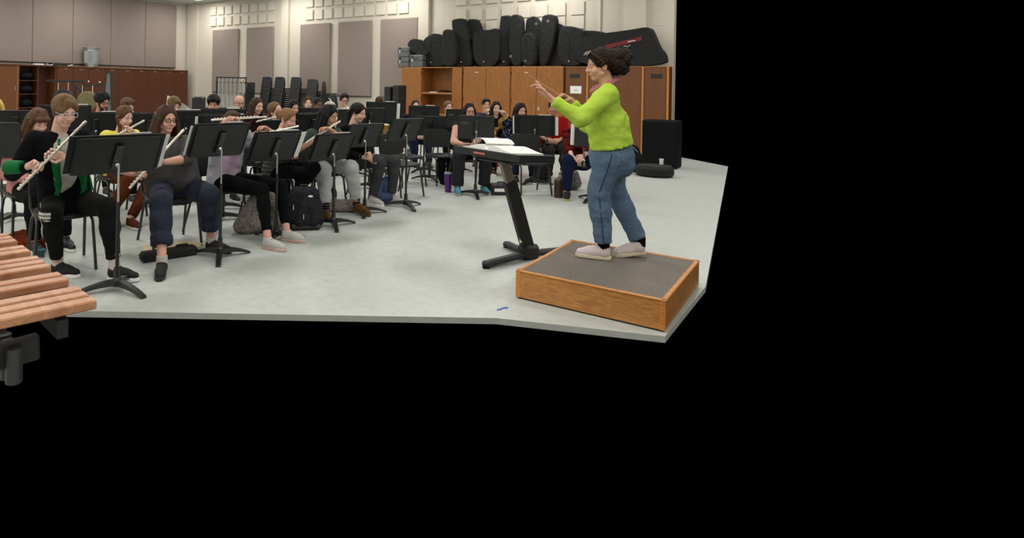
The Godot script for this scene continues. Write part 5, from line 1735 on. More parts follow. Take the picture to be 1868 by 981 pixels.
	part("neck", Shape.new().lathe([Vector2(0.262, 0.55), Vector2(0.272, 0.56), Vector2(0.268, 0.58), Vector2(0.276, 0.66), Vector2(0.288, 0.67), Vector2(0.288, 0.69), Vector2(0.274, 0.69), Vector2(0.262, 0.56), Vector2(0.24, 0.1), Vector2(0, 0.1)], 36), M.steel, t)
	var rib := Shape.new()
	for i in 44:
		var a0 := TAU * i / 44.0
		var a1 := TAU * (i + 1) / 44.0
		var am := (a0 + a1) * 0.5
		var ring := func(a: float, y: float, d: float) -> Vector3: return Vector3(cos(a), 0, sin(a)) * (0.246 + (y - 0.12) * 0.04 + d) + Vector3(0, y, 0)
		for w in [[a0, 0.0, am, 0.010], [am, 0.010, a1, 0.0]]:
			var p0: Vector3 = ring.call(w[0], 0.13, w[1])
			var p1: Vector3 = ring.call(w[2], 0.13, w[3])
			var p2: Vector3 = ring.call(w[2], 0.56, w[3])
			var p3: Vector3 = ring.call(w[0], 0.56, w[1])
			var nn := Vector3.UP.cross(p1 - p0).normalized()
			if nn.dot(Vector3(cos(am), 0, sin(am))) < 0.0:
				nn = -nn
			rib.quad(p0, p1, p2, p3, nn)
	part("ribbed_wall", rib, M.steel, t)
	for s in [0.4, 0.4 + PI]:
		var d := Vector3(cos(s), 0, sin(s))
		var e := Vector3(-sin(s), 0, cos(s))
		part("handle", Shape.new().tube([d * 0.27 + e * 0.07 + Vector3(0, 0.5, 0), d * 0.30 + e * 0.07 + Vector3(0, 0.46, 0), d * 0.30 - e * 0.07 + Vector3(0, 0.46, 0), d * 0.27 - e * 0.07 + Vector3(0, 0.5, 0)], [0.007], 8), M.steel, t)

# ---------------------------------------------------------------- percussion and cases at the back
func build_percussion() -> void:
	# gong rack: black posts with two arms, a dark cymbal-shaped gong and a pale gong
	var o := thing("gong_rack", "black steel gong rack in front of the walnut cupboards", "gong rack", Vector3(-5.16, 0, -13.0), deg_to_rad(8))
	for x in [-0.07, 0.08]:
		part("post", Shape.new().box(Vector3(x, 0.72, 0), Vector3(0.05, 1.40, 0.05), Basis(), 0.006), M.black, o)
	part("arm", Shape.new().box(Vector3(-0.26, 1.50, 0), Vector3(0.74, 0.045, 0.045), Basis(), 0.006), M.black, o)
	part("arm", Shape.new().box(Vector3(0.28, 1.425, 0), Vector3(0.42, 0.04, 0.04), Basis(), 0.006), M.black, o)
	part("brace", Shape.new().bar(Vector3(-0.14, 1.48, 0), Vector3(0.06, 1.30, 0), 0.03, 0.03), M.black, o)
	for e in [[0.2, 1.5], [0.42, 1.49]]:
		part("clamp_bolt", Shape.new().ball(Vector3(e[0], e[1], 0.02), Vector3.ONE * 0.02, 6, 10), M.chrome, o)
	part("foot", Shape.new().box(Vector3(-0.02, 0.03, 0), Vector3(0.8, 0.05, 0.5), Basis(), 0.01), M.black, o)
	for g in [[-5.47, 1.14, 0.20, "dark round gong hanging from the left arm of the rack", M.black, 1.49], [-4.97, 1.10, 0.20, "pale bronze gong hanging from the right arm of the rack", M.gong, 1.42]]:
		var d := thing("gong", g[3], "gong", Vector3(g[0], g[1], -12.97), deg_to_rad(8))
		part("disc", Shape.new().lathe([Vector2(0, 0), Vector2(0.06, 0.002), Vector2(0.065, 0.008), Vector2(0.17, 0.004), Vector2(g[2], -0.012), Vector2(g[2], -0.05), Vector2(g[2] - 0.01, -0.05)], 36, Transform3D(Basis(Vector3.RIGHT, PI / 2), Vector3.ZERO)), g[4], d)
		for x in [-0.1, 0.1]:
			part("cord", Shape.new().tube([Vector3(x, 0.17, -0.02), Vector3(x, g[5] - g[1], -0.02)], [0.006], 6), M.white, d)
	# tapered grey board in a black frame
	var bd := thing("folded_easel", "tall tapered grey board standing in a black folded frame", "easel", Vector3(-4.88, 0, -14.0), deg_to_rad(15))
	part("board", Shape.new().prism(PackedVector2Array([Vector2(-0.20, 0.25), Vector2(0.06, 0.25), Vector2(0.03, 1.70), Vector2(-0.04, 1.70)]), 0.02), flat(Color(0.40, 0.43, 0.44), 0.7), bd)
	for e in [[0.05, 0.03, 0.06], [0.12, 0.16, 0.09], [-0.22, -0.06, 0.02]]:
		part("pole", Shape.new().tube([Vector3(e[0] + 0.05, 0.0, e[2]), Vector3(e[1], 1.73, e[2] * 0.5)], [0.011], 8), M.black_metal, bd)
	part("cross_bar", Shape.new().box(Vector3(0.05, 1.72, 0.03), Vector3(0.26, 0.03, 0.03)), M.grey_metal, bd)
	# tubular chimes
	var c := thing("tubular_chimes", "set of silver tubular chimes in a black frame", "chimes", Vector3(-3.17, 0, -20.5), 0.02)
	for x in [-0.47, 0.47]:
		part("post", Shape.new().tube([Vector3(x, 0.05, 0), Vector3(x, 1.73, 0)], [0.022], 10), M.black, c)
		part("foot", Shape.new().box(Vector3(x, 0.03, 0), Vector3(0.06, 0.05, 0.6), Basis(), 0.01), M.black, c)
		part("rear_post", Shape.new().tube([Vector3(x * 1.08, 0.05, -0.14), Vector3(x * 1.08, 1.55, -0.14)], [0.018], 8), M.black, c)
	for y in [1.70, 0.35]:
		part("rail", Shape.new().box(Vector3(0, y, 0), Vector3(0.94, 0.045, 0.05)), M.black, c)
	part("rail", Shape.new().box(Vector3(0, 1.54, -0.14), Vector3(1.0, 0.04, 0.04)), M.black, c)
	for i in 13:
		part("chime_tube", Shape.new().tube([Vector3(-0.40 + i * 0.066, 0.45 + 0.02 * i, 0.05 - 0.06 * (i % 2)), Vector3(-0.40 + i * 0.066, 1.69 - 0.10 * (i % 2), 0.05 - 0.06 * (i % 2))], [0.025], 10), M.chrome, c)
	# dark boxes
	for e in [["speaker_cabinet", "tall black speaker cabinet standing near the room corner", "speaker", Vector3(-2.90, 0, -14.1), Vector3(0.27, 1.20, 0.3), 4.0], ["road_case", "tall black case beside the oak cabinets, left one", "case", Vector3(1.69, 0, -17.1), Vector3(0.2, 1.50, 0.4), -39.0], ["road_case", "tall black case beside the oak cabinets, right one", "case", Vector3(1.90, 0, -16.95), Vector3(0.2, 1.54, 0.4), -39.0], ["covered_amplifier", "large dark grey covered amplifier at the right edge", "amplifier", Vector3(6.62, 0, -12.5), Vector3(0.62, 0.93, 0.5), -39.0]]:
		var b := thing(e[0], e[1], e[2], e[3], deg_to_rad(e[5]))
		var sz: Vector3 = e[4]
		part("box", Shape.new().box(Vector3(0, sz.y * 0.5, 0), sz, Basis(), 0.02), M.bag_plain if e[0] == "covered_amplifier" else M.black_matt, b)
		if e[0] == "speaker_cabinet":
			part("grille", Shape.new().box(Vector3(0, sz.y * 0.5, sz.z * 0.5), Vector3(sz.x - 0.03, sz.y - 0.06, 0.01)), M.black, b)
			for x in [-0.10, 0.10]:
				part("corner_cap", Shape.new().ball(Vector3(x, sz.y - 0.02, sz.z * 0.5), Vector3.ONE * 0.012, 5, 8), M.chrome, b)
		elif e[0] == "road_case":
			for y in [0.3, 0.75, 1.2]:
				part("band", Shape.new().box(Vector3(0, y, 0), Vector3(sz.x + 0.006, 0.02, sz.z + 0.006)), M.grey_metal, b)
		else:
			part("seam", Shape.new().box(Vector3(0, sz.y - 0.03, sz.z * 0.5), Vector3(sz.x - 0.04, 0.012, 0.006)), M.rubber, b)
	chair_stacks()

# ---------------------------------------------------------------- bags and belongings on the floor
func soft(prims: Array, cell := 0.014, k := 0.03, deep := 0.006) -> Shape:
	return Shape.new().add(creased(field_mesh(prims, cell, k), deep, 2.0))

func build_floor_things() -> void:
	# flute case and cream sheets
	var fc := thing("flute_case", "long black soft flute case lying under the grey-sweater player", "case", Vector3(-1.345, 0, -5.40), atan2(0.282, 0.389))
	part("case_body", Shape.new().box(Vector3(0, 0.042, 0), Vector3(0.49, 0.08, 0.11), Basis(), 0.018), M.bag, fc)
	part("zip", Shape.new().box(Vector3(0, 0.045, 0), Vector3(0.494, 0.008, 0.114)), M.rubber, fc)
	part("handle", Shape.new().tube([Vector3(0.05, 0.08, 0), Vector3(0.07, 0.10, 0), Vector3(0.16, 0.10, 0), Vector3(0.18, 0.08, 0)], [0.008], 8), M.rubber, fc)
	for e in [[-1.50, -5.62, 0.4, "left cream paper sheet behind the flute case"], [-1.28, -5.72, -0.3, "right cream paper sheet behind the flute case"]]:
		whole("cream_sheet", Shape.new().box(Vector3(0, 0.02, 0), Vector3(0.26, 0.003, 0.20), Basis(Vector3.RIGHT, 0.18)), M.cream, e[3], "paper", spot(e[0], 0, e[1], rad_to_deg(e[2])), "cream sheets on the floor")
	# backpack
	M.pack = cloth(Color(0.15, 0.145, 0.165), 0.8)
	var bp := thing("backpack", "black backpack on the floor beside the grey sneakers", "backpack", Vector3(-0.24, 0, -6.62), deg_to_rad(12))
	part("main_bag", soft([bone(Vector3(-0.11, 0.11, 0), Vector3(-0.075, 0.35, -0.02), 0.11, 0.085), bone(Vector3(0.11, 0.11, 0), Vector3(0.08, 0.35, -0.02), 0.11, 0.085), bone(Vector3(0, 0.11, 0.02), Vector3(0, 0.35, 0.0), 0.12, 0.09)]), M.pack, bp)
	part("front_pocket", soft([bone(Vector3(-0.06, 0.09, 0.08), Vector3(-0.02, 0.25, 0.07), 0.07, 0.05), bone(Vector3(0.08, 0.09, 0.08), Vector3(0.06, 0.25, 0.07), 0.07, 0.05)]), M.pack, bp)
	part("base_panel", Shape.new().box(Vector3(0, 0.035, 0.03), Vector3(0.34, 0.06, 0.22), Basis(), 0.028), M.black, bp)
	part("zip", Shape.new().tube([Vector3(-0.14, 0.20, 0.10), Vector3(-0.12, 0.34, 0.075), Vector3(-0.04, 0.40, 0.06), Vector3(0.06, 0.40, 0.06), Vector3(0.15, 0.32, 0.06)], [0.006], 6), M.rubber, bp)
	for e in [Vector3(-0.13, 0.24, 0.11), Vector3(-0.03, 0.15, 0.158)]:
		part("zip_pull", Shape.new().box(e, Vector3(0.008, 0.05, 0.006)), M.chrome, bp)
	part("badge", Shape.new().ball(Vector3(0.05, 0.345, 0.085), Vector3(0.03, 0.012, 0.008), 5, 10), M.white, bp)
	part("haul_loop", Shape.new().tube([Vector3(-0.05, 0.41, -0.02), Vector3(-0.03, 0.45, -0.02), Vector3(0.03, 0.45, -0.02), Vector3(0.05, 0.41, -0.02)], [0.01], 8), M.black, bp)
	# patterned bags
	M.floral = cloth_print(flower_tex(), 2.6)
	var fb := thing("tote_bag", "slouching grey floral tote bag under the lavender-shirt player's chair", "bag", Vector3(-0.66, 0, -6.42), 0.3)
	part("bag_body", soft([bone(Vector3(-0.16, 0.10, 0), Vector3(-0.05, 0.36, 0.0), 0.10, 0.07), bone(Vector3(0.16, 0.10, 0), Vector3(0.06, 0.36, 0), 0.10, 0.07), bone(Vector3(-0.22, 0.07, 0.03), Vector3(0.20, 0.07, 0.03), 0.07, 0.08)], 0.016, 0.04, 0.009), M.floral, fb)
	part("handle", Shape.new().tube([Vector3(-0.07, 0.40, 0), Vector3(-0.05, 0.50, 0.02), Vector3(0.05, 0.50, 0.02), Vector3(0.07, 0.40, 0)], [0.010], 8), M.floral, fb)
	var fp := thing("pouch", "small dark floral pouch on the floor behind the tan slippers", "pouch", Vector3(0.19, 0, -7.50), 0.15)
	part("pouch_body", soft([bone(Vector3(-0.13, 0.065, 0), Vector3(0.13, 0.065, 0), 0.065, 0.065), bone(Vector3(-0.12, 0.10, 0), Vector3(0.12, 0.10, 0), 0.045, 0.045)]), M.floral, fp)
	part("zip", Shape.new().tube([Vector3(-0.13, 0.145, 0.0), Vector3(0.13, 0.145, 0)], [0.006], 6), M.brass, fp)
	var wb := thing("water_bottle", "dark water bottle with a teal band behind the grey sweatpants", "bottle", Vector3(0.08, 0, -7.72))
	part("flask", Shape.new().lathe([Vector2(0, 0), Vector2(0.038, 0), Vector2(0.04, 0.01), Vector2(0.04, 0.2), Vector2(0.026, 0.235), Vector2(0.026, 0.25)], 18), M.black, wb)
	part("cap", Shape.new().lathe([Vector2(0.028, 0.25), Vector2(0.028, 0.285), Vector2(0, 0.29)], 16), M.white, wb)
	part("band", Shape.new().lathe([Vector2(0.0405, 0.10), Vector2(0.0405, 0.14)], 18), flat(Color(0.45, 0.62, 0.65), 0.6), wb)
	# blue backpack behind the dark grey trousers
	var bb := thing("backpack", "faded blue backpack behind the dark-grey trousers", "backpack", Vector3(0.70, 0, -8.10), 0.5)
	part("main_bag", soft([bone(Vector3(-0.10, 0.09, 0), Vector3(-0.07, 0.27, 0), 0.09, 0.07), bone(Vector3(0.10, 0.09, 0), Vector3(0.07, 0.27, 0), 0.09, 0.07)]), cloth(Color(0.30, 0.36, 0.47)), bb)
	part("front_pocket", soft([bone(Vector3(-0.05, 0.09, 0.07), Vector3(0.06, 0.09, 0.07), 0.06, 0.06)]), cloth(Color(0.26, 0.32, 0.43)), bb)
	# orange cloth and teal tin at the left
	var oc := thing("rust_sweater", "crumpled rust-orange sweater on the floor under the left chairs", "sweater", Vector3(-2.66, 0, -5.72), 0.2)
	part("folds", soft([bone(Vector3(-0.2, 0.05, 0), Vector3(0.2, 0.05, 0.02), 0.05, 0.06), bone(Vector3(-0.15, 0.06, -0.1), Vector3(0.12, 0.09, -0.08), 0.06, 0.05), bone(Vector3(0.0, 0.06, 0.08), Vector3(0.2, 0.03, 0.14), 0.05, 0.03), bone(Vector3(-0.2, 0.03, 0.08), Vector3(0.02, 0.05, 0.12), 0.03, 0.04)], 0.014, 0.02, 0.02), cloth(Color(0.45, 0.19, 0.10)), oc)
	var tt := thing("teal_tin", "small teal tin on the floor beside the marimba", "tin", Vector3(-2.44, 0, -5.36), 0.3)
	part("tin_body", Shape.new().box(Vector3(0, 0.03, 0), Vector3(0.09, 0.055, 0.07), Basis(), 0.008), flat(Color(0.10, 0.27, 0.30), 0.5), tt)
	part("tin_lid", Shape.new().box(Vector3(0, 0.062, 0), Vector3(0.094, 0.014, 0.074), Basis(), 0.005), flat(Color(0.18, 0.38, 0.42), 0.5), tt)
	# right-hand side
	var tm := thing("tumbler", "purple insulated tumbler beside the olive-shirt player's foot", "tumbler", Vector3(1.735, 0, -9.05))
	part("cup", Shape.new().lathe([Vector2(0, 0), Vector2(0.042, 0), Vector2(0.044, 0.01), Vector2(0.056, 0.25), Vector2(0.056, 0.262)], 24), flat(Color(0.30, 0.09, 0.42), 0.35), tm)
	part("lid", Shape.new().lathe([Vector2(0.058, 0.262), Vector2(0.058, 0.275), Vector2(0.05, 0.285), Vector2(0, 0.285)], 24), flat(Color(0.55, 0.53, 0.58), 0.3), tm)
	var br := thing("brown_tumbler", "dark brown canister with a carry lid beside the plaid-shirt player", "bottle", Vector3(3.215, 0, -8.76))
	part("canister", Shape.new().lathe([Vector2(0, 0), Vector2(0.055, 0), Vector2(0.058, 0.01), Vector2(0.058, 0.23), Vector2(0.05, 0.245)], 22), textured(noise_tex(0.1, [[0.0, Color(0.16, 0.08, 0.06)], [1.0, Color(0.24, 0.12, 0.10)]]), Vector3.ONE * 3.0, 0.6), br)
	part("lid", Shape.new().lathe([Vector2(0.052, 0.245), Vector2(0.05, 0.27), Vector2(0, 0.275)], 18), M.grey_case, br)
	part("handle", Shape.new().tube([Vector3(-0.04, 0.265, 0), Vector3(-0.03, 0.295, 0), Vector3(0.03, 0.295, 0), Vector3(0.04, 0.265, 0)], [0.007], 8), M.white, br)
	var bg := thing("shoulder_bag", "black shoulder bag hanging from the chair beside the purple tumbler", "bag", Vector3(1.83, 0.0, -9.75), 0.1)
	part("bag_body", soft([bone(Vector3(-0.07, 0.12, 0), Vector3(-0.08, 0.36, 0), 0.06, 0.07), bone(Vector3(0.08, 0.12, 0), Vector3(0.08, 0.36, 0), 0.06, 0.07), bone(Vector3(-0.04, 0.06, 0), Vector3(0.05, 0.06, 0), 0.06, 0.06)]), M.bag_plain, bg)
	part("strap", Shape.new().tube([Vector3(-0.12, 0.38, 0), Vector3(-0.15, 0.30, 0.05), Vector3(-0.13, 0.24, 0.06)], [0.015], 8), M.black, bg)
	var bw := thing("instrument_case", "black and white clarinet case on the floor behind the slanted post", "case", Vector3(2.46, 0, -8.95), 0.05)
	part("case_body", Shape.new().box(Vector3(0, 0.075, 0), Vector3(0.34, 0.15, 0.22), Basis(), 0.02), M.black_matt, bw)
	part("white_band", Shape.new().box(Vector3(0.02, 0.075, 0.111), Vector3(0.28, 0.045, 0.006)), M.white, bw)
	part("handle", Shape.new().tube([Vector3(-0.07, 0.15, 0.05), Vector3(-0.06, 0.18, 0.05), Vector3(0.06, 0.18, 0.05), Vector3(0.07, 0.15, 0.05)], [0.009], 8), M.black, bw)
	part("latch", Shape.new().box(Vector3(-0.17, 0.09, 0.08), Vector3(0.012, 0.07, 0.05), Basis(), 0.004), M.black, bw)
	var bc := thing("instrument_case", "upright black instrument case beside the navy-blouse player's feet", "case", Vector3(3.46, 0, -10.2), 0.0)
	part("case_body", Shape.new().box(Vector3(0, 0.14, 0), Vector3(0.16, 0.28, 0.22), Basis(), 0.02), M.black_matt, bc)
	part("handle", Shape.new().tube([Vector3(-0.04, 0.28, 0), Vector3(-0.03, 0.31, 0), Vector3(0.03, 0.31, 0), Vector3(0.04, 0.28, 0)], [0.008], 8), M.grey_case, bc)
	var rb := thing("red_jacket", "red jacket draped down beside the olive-shirt player's chair", "jacket", Vector3(2.86, 0, -11.0), 0.2)
	part("drape", soft([bone(Vector3(-0.03, 0.02, 0), Vector3(0.0, 0.45, 0), 0.055, 0.045), bone(Vector3(0.05, 0.05, 0), Vector3(0.05, 0.45, 0), 0.045, 0.05)], 0.014, 0.03, 0.012), cloth(Color(0.62, 0.07, 0.09)), rb)
	var gp := thing("backpack", "black and white patterned bag under the plaid-shirt player's chair", "backpack", Vector3(3.62, 0, -9.45), 0.3)
	part("main_bag", soft([bone(Vector3(-0.10, 0.10, 0), Vector3(-0.08, 0.22, 0), 0.10, 0.08), bone(Vector3(0.10, 0.10, 0), Vector3(0.08, 0.22, 0), 0.10, 0.08)]), cloth_print(noise_tex(0.05, [[0.0, Color(0.05, 0.05, 0.06)], [0.52, Color(0.10, 0.10, 0.12)], [0.58, Color(0.75, 0.73, 0.72)], [1.0, Color(0.8, 0.78, 0.77)]], 3), 2.5), gp)
	# bags at the right edge
	var pile := thing("duffel_bag", "large black duffel bag with a silver zip behind the conductor", "bag", Vector3(5.55, 0, -11.75), 0.3)
	part("bag_body", soft([bone(Vector3(-0.2, 0.16, 0), Vector3(0.22, 0.18, 0), 0.16, 0.17), bone(Vector3(-0.1, 0.32, 0), Vector3(0.2, 0.36, -0.05), 0.13, 0.12), bone(Vector3(-0.25, 0.1, 0.1), Vector3(0.1, 0.1, 0.12), 0.1, 0.1)], 0.018, 0.05, 0.014), M.bag_plain, pile)
	part("zip", Shape.new().tube([Vector3(0.08, 0.46, 0.09), Vector3(0.16, 0.36, 0.13)], [0.008], 6), M.chrome, pile)
	var rc := thing("cymbal_bag", "flat round black bag lying at the right edge", "bag", Vector3(5.78, 0, -11.15), 0.2)
	part("bag_body", Shape.new().lathe([Vector2(0, 0), Vector2(0.26, 0.0), Vector2(0.31, 0.04), Vector2(0.31, 0.14), Vector2(0.27, 0.19), Vector2(0, 0.20)], 32), M.bag, rc)
	part("zip", Shape.new().lathe([Vector2(0.313, 0.085), Vector2(0.316, 0.09), Vector2(0.313, 0.095)], 32), M.rubber, rc)
	whole("white_cup", Shape.new().lathe([Vector2(0, 0), Vector2(0.03, 0), Vector2(0.036, 0.10), Vector2(0.03, 0.102)], 16), M.white, "small white paper cup between the black bags at the right", "cup", spot(5.93, 0.20, -11.2))
	# blue tape marks on the floor
	var tp := Shape.new()
	for e in [[0.0, 0.0, 0.7, 0.10], [0.025, -0.02, 0.55, 0.07], [-0.02, 0.015, -0.9, 0.03], [0.03, -0.015, -0.8, 0.03]]:
		tp.box(Vector3(e[0], 0.0008, e[1]), Vector3(e[3], 0.0012, 0.012), Basis(Vector3.UP, e[2]))
	whole("floor_tape", tp, M.tape, "small cross of blue tape strips stuck to the floor", "tape", spot(1.20, 0, -4.29))
	# hand sanitiser style pump bottle under the middle stands
	var pb := thing("squeeze_bottle", "clear squeeze bottle with a white cap on a chair behind the stands", "bottle", Vector3(1.21, 0.47, -9.6))
	part("bottle_body", Shape.new().lathe([Vector2(0, 0), Vector2(0.03, 0), Vector2(0.032, 0.01), Vector2(0.032, 0.08), Vector2(0.02, 0.095)], 16), M.grey_case, pb)
	part("cap", Shape.new().lathe([Vector2(0.024, 0.095), Vector2(0.018, 0.115), Vector2(0.007, 0.15), Vector2(0, 0.152)], 14), M.white, pb)

# ---------------------------------------------------------------- the players and their stands
var fair := Color(0.60, 0.335, 0.255)
var pale := Color(0.68, 0.42, 0.34)
var tan_skin := Color(0.50, 0.265, 0.175)
var brown_skin := Color(0.17, 0.08, 0.05)

func hair_of(name: String) -> Material:
	if not M.has("hair_" + name):
		M["hair_" + name] = hair_mat({"brown": Color(0.30, 0.20, 0.13), "dark": Color(0.13, 0.085, 0.065), "black": Color(0.055, 0.045, 0.045), "blond": Color(0.60, 0.46, 0.30), "sandy": Color(0.53, 0.40, 0.275), "red": Color(0.36, 0.20, 0.13), "curls": Color(0.20, 0.145, 0.115), "light_brown": Color(0.43, 0.30, 0.20)}[name])
	return M["hair_" + name]

func strip_part(root: Node3D, called: String, pts: Array, r: float, m: Material) -> void:
	part(called, Shape.new().tube(pts, [r], 6), m, root)

func seat_under(label: String, x: float, z: float, face: float) -> void:
	chair(label, spot(x, 0, z, face))

func build_front_row() -> void:
	var black_cloth: Material = M.black_cloth
	var navy_black := cloth(Color(0.045, 0.05, 0.068))
	var black_leg := cloth(Color(0.035, 0.036, 0.042))
	var denim_dark := textured(noise_tex(0.03, [[0.0, Color(0.055, 0.08, 0.15)], [1.0, Color(0.09, 0.125, 0.22)]], 4), Vector3.ONE * 2.0, 0.9, M.cloth_bump, 0.4)
	var charcoal := cloth(Color(0.30, 0.295, 0.305))
	M.charcoal = charcoal

	var green := cloth(Color(0.05, 0.40, 0.20), 0.6)
	var sand := cloth(Color(0.70, 0.68, 0.65))
	# 1 - tall fair-haired player in a black and green track jacket
	var s := {"label": "person in black and green track jacket holding a flute, nearest on the left", "at": Vector2(-2.10, -5.08), "face": 32.0, "head": Vector3(-2.035, 1.262, -4.86), "look": 50.0, "nod": 14.0, "sex": "man",
		"skin": pale, "brow": srgb(0.42, 0.30, 0.20), "hair": "swoop", "hair_mat": hair_of("sandy"), "hair_size": 1.02, "glasses": M.frame_clear, "cell": 0.015, "shoulders": 0.172, "bulk": 1.04, "top": navy_black, "top_name": "track_jacket", "legs": track_cloth(), "legs_name": "track_trousers",
		"hand_r": Vector3(-2.18, 0.875, -4.60), "hand_l": Vector3(-1.92, 0.935, -4.62), "fingers_r": Vector3(0.85, 0.30, 0.35), "palm_r": Vector3(0.1, -0.55, 0.85), "fingers_l": Vector3(-0.80, 0.35, 0.30), "palm_l": Vector3(-0.1, 0.1, 0.9), "grip_r": "hold", "grip_l": "hold", "elbow_r": Vector3(-0.6, -0.9, 0.1), "elbow_l": Vector3(0.6, -0.8, -0.2),
		"knee_r": Vector3(-2.03, 0.52, -4.64), "knee_l": Vector3(-1.66, 0.545, -4.78), "ankle_r": Vector3(-2.07, 0.10, -4.86), "ankle_l": Vector3(-1.60, 0.105, -4.77), "toe_r": 75.0, "toe_l": 80.0, "shoes": M.rubber, "soles": M.white, "socks": flat(Color(0.78, 0.72, 0.73), 0.9), "sock_top": 0.10, "crop": 0.86, "cuff": 0.05, "loose": 1.05, "open_front": true, "under": sand, "crease": 0.006, "leg_cell": 0.0085,
		"side_stripes": [Vector3(-2.165, 0.53, -5.04), Vector3(-2.03, 0.52, -4.64), Vector3(-2.07, 0.10, -4.86), Vector3(-0.80, 0.0, 0.60), srgb(0.10, 0.10, 0.11)]}
	var p := person(s)
	jacket_trim(p, green)
	flute("silver flute held by the track-jacket player", Vector3(-2.206, 0.720, -4.5), Vector3(-1.749, 1.213, -4.55))
	seat_under("black band chair under the track-jacket player", -2.14, -5.10, 32)
	# 2 - player in a charcoal sweatshirt
	s = {"label": "person with long brown hair and glasses in a charcoal sweatshirt and dark jeans", "at": Vector2(-1.42, -5.86), "face": 33.0, "head": Vector3(-1.455, 1.168, -5.68), "look": 42.0, "nod": 3.0,
		"skin": fair, "brow": srgb(0.25, 0.16, 0.11), "hair": "long_wide", "hair_mat": hair_of("brown"), "hair_size": 1.05, "glasses": M.frame_dark, "cell": 0.015, "bulk": 1.34, "shoulders": 0.172, "top": charcoal, "top_name": "sweatshirt", "legs": denim_dark, "legs_name": "jeans", "sleeve": "pushed", "bust": true, "belly": true,
		"hand_l": Vector3(-1.385, 0.825, -5.36), "hand_r": Vector3(-1.655, 0.715, -5.40), "fingers_l": Vector3(-0.85, 0.25, 0.3), "palm_l": Vector3(-0.2, -0.3, 0.9), "fingers_r": Vector3(0.8, 0.3, 0.4), "palm_r": Vector3(0, -0.5, 0.8), "grip_l": "hold", "grip_r": "hold", "elbow_l": Vector3(0.9, -0.4, -0.1), "elbow_r": Vector3(-0.8, -0.5, -0.2),
		"knee_r": Vector3(-1.36, 0.52, -5.16), "knee_l": Vector3(-1.03, 0.52, -5.53), "ankle_r": Vector3(-1.285, 0.10, -4.94), "ankle_l": Vector3(-1.03, 0.10, -5.63), "toe_r": 8.0, "toe_l": 72.0, "shoes": M.rubber, "soles": M.black, "socks": flat(Color(0.72, 0.69, 0.67), 0.9), "sock_top": 0.045, "crop": 0.72, "cuff": 0.075, "loose": 1.12, "rolled": true}
	person(s)
	flute("silver flute held low by the charcoal-sweatshirt player", Vector3(-1.615, 0.631, -5.15), Vector3(-1.211, 1.111, -5.3))
	seat_under("black band chair under the charcoal-sweatshirt player", -1.46, -5.90, 33)
	# 3 - player in a grey hoodie over a lavender shirt, face hidden behind a stand
	s = {"label": "person in open grey hoodie and lavender shirt, face hidden behind a stand", "at": Vector2(-1.05, -6.34), "face": 48.0, "head": Vector3(-0.945, 1.105, -6.22), "look": 40.0, "nod": 25.0,
		"skin": fair, "hair": "bob", "hair_mat": hair_of("brown"), "cell": 0.016, "bulk": 0.95, "top": cloth(Color(0.66, 0.66, 0.71)), "top_name": "hoodie", "legs": black_leg, "legs_name": "leggings", "open_front": true, "open": 0.135, "under": cloth(Color(0.76, 0.65, 0.75)),
		"hand_l": Vector3(-0.845, 1.12, -6.04), "hand_r": Vector3(-1.02, 1.10, -6.02), "fingers_l": Vector3(-0.5, 0.6, 0.5), "grip_l": "hold", "grip_r": "hold", "elbow_l": Vector3(0.7, -0.7, -0.1),
		"knee_r": Vector3(-0.62, 0.50, -5.98), "knee_l": Vector3(-0.46, 0.50, -6.22), "ankle_r": Vector3(-0.535, 0.10, -5.76), "ankle_l": Vector3(-0.385, 0.10, -6.07), "toe_r": 60.0, "toe_l": 66.0, "shoes": cloth(Color(0.76, 0.755, 0.75)), "soles": flat(Color(0.78, 0.66, 0.61), 0.7), "laces": M.rubber, "crop": 0.86, "cuff": 0.046, "loose": 0.92, "crease": 0.006}
	person(s)
	flute("silver flute lying across the top edge of the second stand", Vector3(-1.116, 1.153, -6.0), Vector3(-0.589, 1.189, -6.05))
	seat_under("black band chair under the lavender-shirt player", -1.10, -6.36, 48)
	# 4 - blonde player with a bun
	s = {"label": "person with blonde hair in a bun playing a flute, grey striped shirt", "at": Vector2(-0.60, -7.25), "face": 48.0, "head": Vector3(-0.445, 1.118, -6.90), "look": 62.0, "nod": 12.0,
		"skin": fair, "brow": srgb(0.5, 0.36, 0.24), "hair": "bun", "hair_mat": hair_of("blond"), "cell": 0.017, "bulk": 0.92, "top": cloth_print(stripe_tex(), 2.6), "top_name": "striped_shirt", "legs": black_leg, "legs_name": "leggings", "sleeve": "short", "tilt": -6.0,
		"hand_r": Vector3(-0.765, 0.905, -6.46), "hand_l": Vector3(-0.60, 1.01, -6.62), "grip_l": "hold", "grip_r": "hold", "fingers_r": Vector3(0.1, 0.9, 0.4), "palm_r": Vector3(0.3, -0.2, 0.9), "fingers_l": Vector3(-0.7, 0.5, 0.4), "elbow_r": Vector3(-0.3, -0.9, 0.2),
		"knee_r": Vector3(-0.30, 0.54, -6.86), "knee_l": Vector3(-0.14, 0.60, -6.86), "ankle_r": Vector3(-0.26, 0.10, -7.02), "ankle_l": Vector3(-0.38, 0.28, -6.86), "toe_l": 20.0, "toe_r": 60.0, "shoes": M.black, "laces": M.white, "loose": 0.95}
	person(s)
	flute("silver flute played by the blonde player with a bun", Vector3(-0.785, 0.963, -6.35), Vector3(-0.320, 1.059, -6.75))
	seat_under("black band chair under the blonde player with a bun", -0.66, -7.28, 48)
